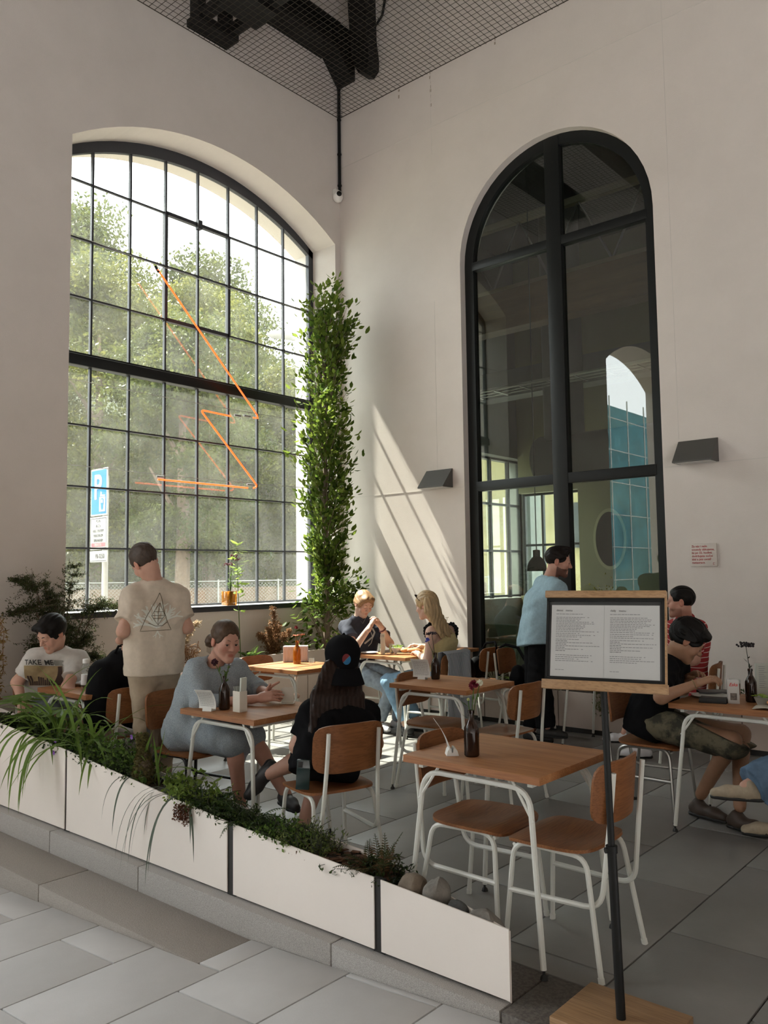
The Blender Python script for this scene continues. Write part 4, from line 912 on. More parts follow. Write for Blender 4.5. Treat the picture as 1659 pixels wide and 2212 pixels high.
big_tree(-14.4, 13.0, 9.2, 2.8, 21, 'leafy tree beyond street lamp at right panes', 40000, None, 1.4, 0.14)
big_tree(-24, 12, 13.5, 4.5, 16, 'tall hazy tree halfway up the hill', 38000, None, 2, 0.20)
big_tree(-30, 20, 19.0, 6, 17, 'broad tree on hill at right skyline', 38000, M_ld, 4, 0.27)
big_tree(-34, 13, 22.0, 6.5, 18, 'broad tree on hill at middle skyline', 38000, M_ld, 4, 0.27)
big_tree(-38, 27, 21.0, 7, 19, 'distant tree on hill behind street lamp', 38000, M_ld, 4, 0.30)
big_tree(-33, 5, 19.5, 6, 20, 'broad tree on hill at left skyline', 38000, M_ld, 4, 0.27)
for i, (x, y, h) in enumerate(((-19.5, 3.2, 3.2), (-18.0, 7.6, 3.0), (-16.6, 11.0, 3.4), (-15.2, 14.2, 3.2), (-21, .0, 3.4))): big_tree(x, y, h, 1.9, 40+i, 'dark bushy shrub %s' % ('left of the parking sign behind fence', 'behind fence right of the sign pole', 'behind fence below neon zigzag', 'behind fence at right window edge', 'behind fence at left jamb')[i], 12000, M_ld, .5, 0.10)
# fence
t = thing('chain_link_fence', 'low chain-link fence with reed screen across the street', 'fence', (-14.2, 8, 0)); M_reed = mat('reed', (.16, .10, .06), .9, var=.25, vscale=20, stretch=(1, 14, 1)); M_zinc = mat('zinc', (.32, .33, .31), .5, .5)
FA, FB = V((-19, -2, 0)), V((-9.0, 17, 0)); fd = (FB-FA).normalized(); fn = V((fd.y, -fd.x, 0)); FL = (FB-FA).length
for k in range(12):
    p = FA+fd*(FL*k/11); MB().tube([p, p+V((0, 0, 1.5))], .03, 6).build('post', M_zinc, t)
    if k < 11: q = FA+fd*(FL*(k+1)/11)-fn*.12; MB().prism([p-fn*.12+fd*.02, q-fd*.02, q-fd*.02+V((0, 0, 1.25)), p-fn*.12+fd*.02+V((0, 0, 1.25))], fn*-.03).build('reed_panel', M_reed, t)
wr = MB()
for k in range(int(FL/.11)):
    p = FA+fd*(.11*k); wr.tube([p, p+fd*1.4+V((0, 0, 1.4))], .004, 3, False); wr.tube([p+V((0, 0, 1.4)), p+fd*1.4], .004, 3, False)
tag(wr.build('wire_mesh', M_zinc, t), kind='stuff'); MB().tube([FA+V((0, 0, 1.45)), FB+V((0, 0, 1.45))], .02, 6).build('top_rail', M_zinc, t)
# parking sign
SU = V((.997, -.055, 0)).normalized(); SN = V((-.055, -.997, 0)).normalized(); SZ = V((0, 0, 1))
SO = V((-3.68, -1.48, 0)); RS = Matrix((SU, SZ, SN)).transposed()   # columns: along, up, out
RS = Matrix(((SU.x, 0, SN.x), (SU.y, 0, SN.y), (0, 1, 0)))
M_sw = mat('sign_white', (.34, .345, .345), .5, spec=.2); M_sb = mat('sign_blue', (.008, .13, .29), .5, spec=.2); M_st = mat('sign_text', (.02, .02, .028), .7, spec=.1)
t = thing('parking_sign', 'blue parking sign with white plates on pole outside window', 'sign', SO)
def SP(a, z, c=0.): return SO+SU*a+SZ*z+SN*c
MB().tube([SP(.1, -.05, -.05), SP(.1, 3.15, -.05)], .045, 10).build('pole', mat('pole_grey', (.28, .28, .27), .5), t)
def plate(z0, z1, w, name):
    b = MB().box(SP(0, (z0+z1)/2, 0), (w, z1-z0, .02), RS, .008).build(name, M_sw, t); return b
def decal(par, poly, m, name, lift=.012):
    MB().prism([SP(a, z, lift) for a, z in poly], SN*.002).build(name, m, par)
def stext(par, s, a, z, size, m, name, sx=1., bold=.0, lift=.015):
    vs, fs = text_mb(s, size, 'CENTER', .001, bold); MB().add([SP(a+p.x*sx, z+p.y, lift+p.z) for p in vs], fs).build(name, m, par)
z1 = 3.265; p1 = plate(z1-.72, z1, .52, 'parking_plate'); decal(p1, [(-.235, z1-.695), (.235, z1-.695), (.235, z1-.025), (-.235, z1-.025)], M_sb, 'blue_field', .0105)
p1.data.polygons.foreach_set('use_smooth', [False]*len(p1.data.polygons))
stext(p1, 'P', -.03, z1-.30, .52, M_sw, 'letter_p', .95, .012)
decal(p1, [(.02, z1-.66), (.21, z1-.66), (.21, z1-.44), (.02, z1-.44)], M_sw, 'meter_field', .0135)
decal(p1, [(.09, z1-.635), (.14, z1-.635), (.165, z1-.52), (.16, z1-.475), (.115, z1-.455), (.07, z1-.475), (.065, z1-.52)], M_sb, 'parking_meter', .0160)
decal(p1, [(.085, z1-.53), (.145, z1-.53), (.14, z1-.49), (.115, z1-.478), (.09, z1-.49)], M_sw, 'meter_dial', .0185)
decal(p1, [(.05, z1-.43), (.2, z1-.43), (.2, z1-.41), (.10, z1-.405), (.09, z1-.36), (.06, z1-.36)], M_sw, 'hand_coin', .0135)
z2 = z1-.735; p2 = plate(z2-.50, z2, .54, 'hours_plate')
for q in ((-.25, z2-.03, .25, z2-.022), (-.25, z2-.478, .25, z2-.47), (-.25, z2-.478, -.243, z2-.022), (.243, z2-.478, .25, z2-.022)): decal(p2, [(q[0], q[1]), (q[2], q[1]), (q[2], q[3]), (q[0], q[3])], M_st, 'border', .0105)
for i, s in enumerate(['PO-PÁ', '08-22 h', 'NEBO S PLATNÝM', 'PARKOVACÍM', 'OPRÁVNĚNÍM']): stext(p2, s, 0, z2-.07-i*.073, .062, M_st, 'text_line', .78 if i != 2 else .7)
decal(p2, [(-.22, z2-.455), (.22, z2-.455), (.22, z2-.395), (-.22, z2-.395)], mat('sign_maroon', (.20, .05, .07), .5), 'maroon_band', .0105); stext(p2, 'OBLAST 8.1', 0, z2-.425, .056, M_sw, 'band_text', .8)
z3 = z2-.515; p3_ = plate(z3-.17, z3, .54, 'code_plate'); stext(p3_, 'P8-0250', .06, z3-.085, .10, M_st, 'code_text', .85); decal(p3_, [(-.25, z3-.155), (.25, z3-.155), (.25, z3-.148), (-.25, z3-.148)], M_st, 'border', .0105)
# street lamp
t = thing('street_lamp', 'pale street lamp head among the hillside trees', 'street lamp', (-4.6, 6.2, 0)); LP = V((-5.69, 3.78, 6.87))
MB().tube([(-4.6, 6.2, -.05), (-4.6, 6.2, 6.5), (-4.8, 5.6, 6.75), LP], .05, 8).build('mast', M_zinc, t); MB().ball(LP+V((.12, .12, .02)), (.30, .16, .09), 14, 8, Matrix.Rotation(.7, 3, 'Z')).build('lamp_head', M_sw, t)
# scaffolded building on the other side, seen only as a reflection
t = thing('scaffolded_building', 'teal netted scaffolding on building reflected in door glass', 'building', (-17, -50, 0))
MB().b2((-22, -75, 0), (-17, -24, 13)).build('facade', mat('teal_net', (.05, .16, .18), .9, var=.35, vscale=.8), t)
for k in range(18): MB().tube([(-16.6, -74+2.8*k, 0), (-16.6, -74+2.8*k, 13.5)], .05, 6).build('pole', M_zinc, t)
for k in range(6): MB().tube([(-16.6, -75, 2.2*k+1), (-16.6, -24, 2.2*k+1)], .04, 6).build('ledger', M_zinc, t)
# joints of the people, metres in the room
JT = {
 'A': {'head': (1.570, -4.881, 1.189), 'neck': (1.483, -4.811, 1.059), 'chest': (1.370, -4.758, 0.875), 'pelvis': (1.380, -4.770, 0.600), 'sR': (1.413, -4.932, 0.994), 'eR': (1.296, -5.014, 0.809), 'wR': (1.516, -5.076, 0.681), 'hR': (1.568, -5.092, 0.620), 'sL': (1.620, -4.684, 0.973), 'eL': (1.733, -4.833, 0.788), 'wL': (1.937, -4.846, 0.691), 'hL': (2.066, -4.866, 0.685), 'kR': (1.860, -4.970, 0.560), 'aR': (1.880, -4.950, 0.110), 'kL': (1.920, -4.760, 0.580), 'aL': (1.950, -4.720, 0.110), 'face': (0.145, -0.868, -0.475), },
 'C': {'head': (2.670, -4.778, 1.715), 'neck': (2.692, -4.716, 1.560), 'chest': (2.683, -4.701, 1.324), 'pelvis': (2.658, -4.688, 0.986), 'sL': (2.637, -4.849, 1.480), 'eL': (2.662, -4.936, 1.245), 'wL': (2.427, -4.799, 1.157), 'hL': (2.366, -4.717, 1.135), 'sR': (2.736, -4.563, 1.472), 'eR': (2.822, -4.533, 1.252), 'wR': (2.576, -4.438, 1.218), 'hR': (2.480, -4.427, 1.214), 'kL': (2.679, -4.761, 0.570), 'aL': (2.594, -4.687, 0.153), 'kR': (2.608, -4.580, 0.535), 'aR': (2.535, -4.534, 0.107), 'face': (-0.892, 0.070, -0.446), },
 'D': {'head': (3.344, -4.605, 1.186), 'neck': (3.223, -4.602, 1.032), 'chest': (3.162, -4.612, 0.874), 'pelvis': (3.060, -4.640, 0.600), 'sR': (3.189, -4.721, 1.004), 'eR': (3.311, -4.767, 0.789), 'wR': (3.590, -4.529, 0.831), 'hR': (3.662, -4.468, 0.848), 'sL': (3.244, -4.445, 0.982), 'eL': (3.264, -4.280, 0.829), 'wL': (3.535, -4.392, 0.846), 'hL': (3.663, -4.414, 0.847), 'kR': (3.467, -4.635, 0.561), 'aR': (3.436, -4.554, 0.142), 'kL': (3.415, -4.440, 0.553), 'aL': (3.698, -4.401, 0.222), 'face': (0.966, -0.198, -0.168), },
 'E': {'head': (4.331, -4.538, 1.104), 'neck': (4.353, -4.594, 0.922), 'chest': (4.394, -4.621, 0.753), 'pelvis': (4.410, -4.750, 0.600), 'sL': (4.293, -4.743, 0.837), 'eL': (4.257, -4.823, 0.662), 'wL': (4.083, -4.575, 0.653), 'hL': (4.041, -4.478, 0.644), 'sR': (4.419, -4.433, 0.808), 'eR': (4.405, -4.332, 0.616), 'wR': (4.162, -4.238, 0.610), 'hR': (4.095, -4.229, 0.612), 'kL': (4.017, -4.578, 0.516), 'aL': (3.820, -4.646, 0.413), 'tL': (3.813, -4.713, 0.349), 'kR': (4.012, -4.412, 0.397), 'aR': (3.971, -4.523, 0.085), 'face': (-0.806, 0.592, 0.026), },
 'F': {'head': (3.878, -1.144, 1.704), 'neck': (3.802, -1.192, 1.529), 'chest': (3.743, -1.221, 1.309), 'pelvis': (3.687, -1.241, 1.021), 'sR': (3.949, -1.322, 1.454), 'eR': (4.038, -1.291, 1.245), 'wR': (4.128, -1.263, 1.089), 'hR': (4.163, -1.228, 1.039), 'sL': (3.658, -1.047, 1.492), 'eL': (3.723, -0.900, 1.240), 'wL': (3.864, -0.896, 1.102), 'hL': (3.904, -0.856, 1.048), 'kR': (3.707, -1.248, 0.605), 'aR': (3.752, -1.231, 0.164), 'kL': (3.609, -1.132, 0.585), 'aL': (3.549, -1.138, 0.131), 'face': (0.866, 0.470, -0.171), },
 'G': {'head': (1.631, -1.390, 1.291), 'neck': (1.558, -1.372, 1.144), 'chest': (1.532, -1.309, 0.953), 'pelvis': (1.540, -1.430, 0.600), 'sR': (1.510, -1.536, 1.046), 'eR': (1.806, -1.724, 0.847), 'wR': (1.943, -1.628, 1.074), 'hR': (1.935, -1.575, 1.129), 'sL': (1.595, -1.196, 1.029), 'eL': (1.920, -1.296, 0.868), 'wL': (1.903, -1.423, 1.062), 'hL': (1.903, -1.510, 1.134), 'kR': (2.167, -1.571, 0.450), 'aR': (2.016, -1.599, 0.085), 'kL': (2.135, -1.407, 0.524), 'aL': (2.100, -1.390, 0.050), 'face': (0.877, -0.223, -0.425), },
 'H': {'head': (2.643, -1.575, 1.293), 'neck': (2.681, -1.456, 1.097), 'chest': (2.679, -1.375, 0.931), 'pelvis': (2.660, -1.500, 0.600), 'sL': (2.728, -1.609, 1.044), 'eL': (2.723, -1.678, 0.763), 'wL': (2.496, -1.520, 0.800), 'hL': (2.422, -1.480, 0.821), 'sR': (2.676, -1.188, 1.026), 'eR': (2.456, -1.161, 0.835), 'wR': (2.361, -1.311, 0.861), 'hR': (2.326, -1.343, 0.871), 'kL': (2.180, -1.640, 0.530), 'aL': (2.400, -1.620, 0.110), 'kR': (2.160, -1.420, 0.530), 'aR': (2.360, -1.400, 0.110), 'face': (-0.973, -0.152, -0.173), },
 'I': {'head': (5.007, -1.124, 1.343), 'neck': (5.008, -1.041, 1.184), 'chest': (5.010, -0.982, 1.004), 'pelvis': (4.970, -1.000, 0.600), 'sL': (5.137, -1.122, 1.123), 'eL': (5.142, -1.226, 0.877), 'wL': (4.963, -1.307, 0.794), 'hL': (4.916, -1.347, 0.788), 'sR': (4.855, -0.901, 1.108), 'eR': (4.770, -0.882, 0.846), 'wR': (4.771, -1.141, 0.789), 'hR': (4.747, -1.228, 0.788), 'kL': (4.758, -1.197, 0.576), 'aL': (4.632, -1.171, 0.155), 'kR': (4.593, -1.006, 0.556), 'aR': (4.453, -1.089, 0.177), 'face': (-0.947, -0.320, -0.013), },
 'J': {'head': (5.584, -2.528, 1.140), 'neck': (5.474, -2.518, 1.011), 'chest': (5.384, -2.501, 0.861), 'pelvis': (5.320, -2.600, 0.600), 'sR': (5.502, -2.701, 0.963), 'eR': (5.567, -2.949, 0.819), 'wR': (5.762, -2.842, 0.908), 'hR': (5.831, -2.811, 0.938), 'sL': (5.405, -2.266, 0.947), 'eL': (5.439, -2.260, 0.782), 'wL': (5.526, -2.353, 0.881), 'hL': (5.577, -2.378, 0.909), 'kR': (5.890, -2.668, 0.546), 'aR': (5.639, -2.541, 0.152), 'kL': (5.841, -2.338, 0.532), 'aL': (5.922, -2.667, 0.151), 'face': (0.718, 0.387, -0.578), },
 'K': {'head': (6.620, -2.620, 1.280), 'neck': (6.720, -2.600, 1.100), 'chest': (6.800, -2.580, 0.950), 'pelvis': (6.860, -2.580, 0.600), 'sL': (6.700, -2.800, 1.050), 'eL': (6.550, -2.860, 0.860), 'wL': (6.320, -2.840, 0.860), 'hL': (6.240, -2.840, 0.850), 'sR': (6.700, -2.400, 1.050), 'eR': (6.550, -2.340, 0.860), 'wR': (6.360, -2.450, 0.840), 'hR': (6.280, -2.500, 0.830), 'kL': (6.400, -2.780, 0.560), 'aL': (6.105, -3.103, 0.384), 'kR': (6.420, -2.460, 0.550), 'aR': (6.130, -2.682, 0.114), 'face': (-0.793, -0.362, -0.490), },
}
# ================================================================ people (one continuous surface per body)
def nz(p): p = np.asarray(p, float); return p/max(1e-9, np.linalg.norm(p))
class SDF:
    def __init__(s, h, k=.02): s.h = h; s.k = k; s.P = []
    def rc(s, a, b, r1, r2=None, k=None, op='u', cut=None): s.P.append(('rc', np.asarray(a, float), np.asarray(b, float), r1, r1 if r2 is None else r2, s.k if k is None else k, op, cut)); return s
    def el(s, c, r, R=None, k=None, op='u', cut=None): s.P.append(('el', np.asarray(c, float), np.asarray(r if np.ndim(r) else (r, r, r), float), R, None, s.k if k is None else k, op, cut)); return s
    def bx(s, c, r, rad, R=None, k=None, op='u', cut=None): s.P.append(('bx', np.asarray(c, float), np.asarray(r, float), R, rad, s.k if k is None else k, op, cut)); return s
    def mesh(s, cuts=(), noise=None):
        lo = np.full(3, 1e9); hi = -lo; B = []
        for p in s.P:
            if p[0] == 'rc': r = max(p[3], p[4]); a = np.minimum(p[1], p[2])-r; b = np.maximum(p[1], p[2])+r
            else: r = np.linalg.norm(p[2])+(p[4] or 0) if p[3] is not None else p[2]+(p[4] or 0); a = p[1]-r; b = p[1]+r
            m = p[5]+2.5*s.h; B.append((a-m, b+m))
            if p[6] == 'u': lo = np.minimum(lo, a-.5*p[5]); hi = np.maximum(hi, b+.5*p[5])
        lo -= 3*s.h; hi += 3*s.h; n = np.ceil((hi-lo)/s.h).astype(int)+1
        D = np.full(n, 1.0, np.float32); ax = [lo[i]+s.h*np.arange(n[i]) for i in range(3)]
        for p, (a, b) in zip(s.P, B):
            i0 = np.clip(np.floor((a-lo)/s.h).astype(int), 0, n); i1 = np.clip(np.ceil((b-lo)/s.h).astype(int)+1, 0, n)
            if (i1 <= i0).any(): continue
            X, Y, Z = np.meshgrid(*[ax[i][i0[i]:i1[i]].astype(np.float32) for i in range(3)], indexing='ij'); Q = np.stack([X, Y, Z], -1)
            if p[0] == 'rc':
                ba = (p[2]-p[1]).astype(np.float32); pa = Q-p[1].astype(np.float32); L = max(1e-9, float(ba @ ba)); t = np.clip((pa @ ba)/L, 0, 1)
                d = np.linalg.norm(pa-t[..., None]*ba, axis=-1)-(p[3]+(p[4]-p[3])*t)
            else:
                q = Q-p[1].astype(np.float32)
                if p[3] is not None: q = q @ np.asarray(p[3], np.float32)
                if p[0] == 'el':
                    r = p[2].astype(np.float32); k0 = np.linalg.norm(q/r, axis=-1); k1 = np.linalg.norm(q/(r*r), axis=-1); d = k0*(k0-1)/np.maximum(k1, 1e-6)
                else:
                    e = np.abs(q)-p[2].astype(np.float32); d = np.linalg.norm(np.maximum(e, 0), axis=-1)+np.minimum(e.max(-1), 0)-p[4]
            for c in (p[7] or ()): d = np.maximum(d, (Q-np.asarray(c[0], np.float32)) @ np.asarray(c[1], np.float32))
            S = D[i0[0]:i1[0], i0[1]:i1[1], i0[2]:i1[2]]; k = max(p[5], 1e-5)
            if p[6] == 'u': hh = np.clip(.5+.5*(S-d)/k, 0, 1); S[...] = S*(1-hh)+d*hh-k*hh*(1-hh)
            else: hh = np.clip(.5-.5*(S+d)/k, 0, 1); S[...] = S*(1-hh)+(-d)*hh+k*hh*(1-hh)
        if noise is not None or cuts:
            X, Y, Z = np.meshgrid(*[a.astype(np.float32) for a in ax], indexing='ij')
            if noise is not None: D += noise(X, Y, Z)
            for c, nn in cuts: D = np.maximum(D, (X-c[0])*nn[0]+(Y-c[1])*nn[1]+(Z-c[2])*nn[2])
        return snets(D, lo, s.h)
def snets(D, lo, h):
    s = D < 0; c = np.zeros(tuple(np.array(D.shape)-1), np.int8); co = [(i, j, k) for i in (0, 1) for j in (0, 1) for k in (0, 1)]
    sl = lambda A, o: A[o[0]:A.shape[0]-1+o[0], o[1]:A.shape[1]-1+o[1], o[2]:A.shape[2]-1+o[2]]
    for o in co: c += sl(s, o)
    act = (c > 0) & (c < 8); I = np.argwhere(act); idx = np.full(act.shape, -1, np.int64); idx[act] = np.arange(len(I))
    acc = np.zeros((len(I), 3)); cnt = np.zeros(len(I)); dv = {o: sl(D, o)[act] for o in co}
    for a in co:
        for q in range(3):
            if a[q] == 0:
                b = tuple(1 if m == q else a[m] for m in range(3)); m = (dv[a] < 0) != (dv[b] < 0); t = dv[a][m]/(dv[a][m]-dv[b][m])
                p = np.tile(np.array(a, float), (m.sum(), 1)); p[:, q] = t; acc[m] += p; cnt[m] += 1
    v = (I+acc/np.maximum(cnt, 1)[:, None])*h+lo; F = []
    for q in range(3):
        u, w_ = (q+1) % 3, (q+2) % 3; A = np.take(s, range(s.shape[q]-1), q); Bq = np.take(s, range(1, s.shape[q]), q); E = np.argwhere(A != Bq)
        ok = (E[:, u] > 0) & (E[:, w_] > 0) & (E[:, u] < act.shape[u]) & (E[:, w_] < act.shape[w_]); E = E[ok]
        if not len(E): continue
        fl = A[tuple(E.T)]
        def g(du, dw): e = E.copy(); e[:, u] -= du; e[:, w_] -= dw; return idx[tuple(e.T)]
        f = np.stack([g(0, 0), g(1, 0), g(1, 1), g(0, 1)], 1); f[~fl] = f[~fl][:, ::-1]; F.append(f[(f >= 0).all(1)])
    return v, np.concatenate(F) if F else np.zeros((0, 4), int)
def merge(*ms):
    V_, F_ = [], []; k = 0
    for v, f in ms: V_.append(v); F_.append(f+k); k += len(v)
    return np.concatenate(V_), np.concatenate(F_)
def mobj(name, vf, m, parent, smooth=True):
    o = fast_mesh(name, vf[0], vf[1], m, parent, ORG[parent.name]); o.data.polygons.foreach_set('use_smooth', [True]*len(o.data.polygons)); return o
def folds(seed, amp=.004, wl=.09, fine=.0012):
    R = np.random.RandomState(seed); D = R.normal(size=(7, 3)); D /= np.linalg.norm(D, axis=1)[:, None]; ph = R.uniform(0, 6.3, 7); W_ = wl*R.uniform(.6, 1.6, 7)
    def f(X, Y, Z):
        o = 0
        for d, p, w_ in zip(D, ph, W_): u = (X*d[0]+Y*d[1]+Z*d[2])*6.283/w_+p; o = o+np.sin(u+1.3*np.sin(u*.37+p))
        o = o*amp/3.2; q = (X*D[0][0]+Y*D[0][1]+Z*D[0][2]); return o+fine*np.sin(q*230+4*np.sin(Z*31))
    return f
def skin_mat(name, c):
    if name in MATS: return MATS[name]
    m = mat(name, c, .52, var=.06, vscale=18, spec=.35); nt = m.node_tree; b = nt.nodes['Principled BSDF']
    a = nt.nodes.new('ShaderNodeAttribute'); a.attribute_name = 'tint'; mx = nt.nodes.new('ShaderNodeMix'); mx.data_type = 'RGBA'; mx.blend_type = 'MULTIPLY'; mx.inputs['Factor'].default_value = 1
    src = b.inputs['Base Color'].links[0].from_socket; nt.links.new(src, mx.inputs['A']); nt.links.new(a.outputs['Color'], mx.inputs['B']); nt.links.new(mx.outputs['Result'], b.inputs['Base Color'])
    b.inputs['Subsurface Weight'].default_value = .08; b.inputs['Subsurface Radius'].default_value = (.012, .005, .003); return m
def head_sdf(S, nb, chin=1., nose=1., jaw=1., h=.0046):
    s = SDF(h*S, .018*S); q = lambda *a: np.array(a)*S
    s.el(q(0, -.012, .036), q(.074, .094, .084)).el(q(0, .028, -.028), q(.058*jaw, .060, .082), k=.03*S)
    for x in (-1, 1): s.rc(q(x*.050*jaw, -.002, -.050), q(x*.012, .064, -.100), .020*S*jaw, .017*S, k=.03*S); s.el(q(x*.040, .060, -.032), q(.026, .024, .028), k=.02*S)
    s.el(q(0, .070, -.103*chin), q(.019, .017, .016)).rc(q(-.034, .078, .016), q(.034, .078, .016), .013*S, k=.02*S)
    for x in (-1, 1): s.el(q(x*.030, .094, -.003), q(.0185, .013, .0115), k=.010*S, op='s'); s.el(q(x*.030, .0770, -.004), q(.0165, .0105, .0125), k=.004*S); s.el(q(x*.0305, .0805, .0042), q(.0175, .0105, .0068), k=.004*S); s.el(q(x*.0305, .0790, -.0125), q(.0165, .0095, .0050), k=.004*S)
    s.rc(q(0, .084, .008), q(0, .085+.022*nose, -.030), .0075*S, .0115*S, k=.010*S)
    for x in (-1, 1): s.el(q(x*.0115, .094, -.034), q(.0085, .010, .0075), k=.006*S)
    s.rc(q(-.019, .080, -.0625), q(.019, .080, -.0625), .0068*S, k=.008*S).rc(q(-.016, .0805, -.0745), q(.016, .0805, -.0745), .0078*S, k=.008*S)
    s.rc(q(-.0225, .0925, -.0682), q(.0225, .0925, -.0682), .0024*S, k=.004*S, op='s')
    for x in (-1, 1): s.el(q(x*.078, -.010, -.006), q(.009, .019, .031), k=.006*S); s.el(q(x*.086, -.006, -.002), q(.006, .010, .019), k=.005*S, op='s')
    s.rc(q(0, -.028, -.060), nb, .050*S, .056*S, k=.035*S)
    return s
def hand_sdf(w, d, n, S, side, curl=.5, h=.0045, spread=.0, thumb=.0):
    """w wrist, d finger direction, n back-of-hand normal"""
    x = nz(d); z = nz(np.asarray(n, float)-x*np.dot(n, x)); y = np.cross(z, x)*side; s = SDF(h, .010*S)
    P = lambda a, b, c: np.asarray(w)+(x*a+y*b+z*c)*S
    s.rc(P(-.05, 0, 0), P(.0, 0, 0), .027*S, .024*S)
    s.rc(P(.012, .018, 0), P(.078, .024, 0), .0165*S, .0125*S, k=.016*S).rc(P(.012, -.018, 0), P(.074, -.026, 0), .016*S, .012*S, k=.016*S).rc(P(.012, 0, 0), P(.082, 0, .003), .0165*S, .0125*S, k=.016*S)
    for i, (yy, L) in enumerate(((.029, .070), (.0095, .078), (-.0105, .072), (-.029, .057))):
        p = np.array((.080-.004*abs(i-1), yy, .001)); a = curl*.55+.04*i*curl; sp = spread*(1.5-i)*.12
        for j, f in enumerate((.45, .31, .26)):
            q = p+np.array((math.cos(a), sp, -math.sin(a)))*L*f; s.rc(P(*p), P(*q), (.0088-.0008*j)*S, (.0082-.0009*j)*S, k=.005*S); p = q; a += curl*(.95-.1*j)
    t0, t1, t2, t3 = (.012, .024, -.006), (.040, .046+.008*spread, -.016-.010*curl), (.066, .050+.01*spread-.006*curl, -.022-.016*curl+thumb), (.086, .046+.012*spread-.012*curl, -.024-.022*curl+thumb*1.8)
    s.rc(P(*t0), P(*t1), .014*S, .011*S, k=.012*S).rc(P(*t1), P(*t2), .0105*S, .0095*S, k=.005*S).rc(P(*t2), P(*t3), .0095*S, .0075*S, k=.004*S)
    return s
def bvh_of(vf): return BVHTree.FromPolygons([V(p) for p in vf[0]], [tuple(f) for f in vf[1]])
def wrap(bvh, pts, O, U, W_, N, lift=.004, far=.5):
    out = []
    for a, b in pts:
        p = O+U*a+W_*b; r = bvh.ray_cast(p+N*far, -N, far*2); out.append((r[0]+N*lift) if r[0] is not None else p)
    return out
def decal_strip(mb, bvh, line, width, O, U, W_, N, lift=.004, step=.012):
    """a flat ribbon following a 2-D polyline wrapped on cloth"""
    L = []
    for (a, b) in zip(line, line[1:]):
        n = max(1, int(math.hypot(b[0]-a[0], b[1]-a[1])/step))
        for i in range(n): L.append((a[0]+(b[0]-a[0])*i/n, a[1]+(b[1]-a[1])*i/n))
    L.append(line[-1]); A, B = [], []
    for i, p in enumerate(L):
        q = L[min(i+1, len(L)-1)]; r = L[max(i-1, 0)]; d = V((q[0]-r[0], q[1]-r[1])); d = d.normalized() if d.length > 1e-9 else V((1, 0)); ww = width(i/max(1, len(L)-1)) if callable(width) else width
        A.append((p[0]-d.y*ww/2, p[1]+d.x*ww/2)); B.append((p[0]+d.y*ww/2, p[1]-d.x*ww/2))
    a = wrap(bvh, A, O, U, W_, N, lift); b = wrap(bvh, B, O, U, W_, N, lift); n = len(a); mb.add(a+b, [(i, i+1, n+i+1, n+i) for i in range(n-1)])
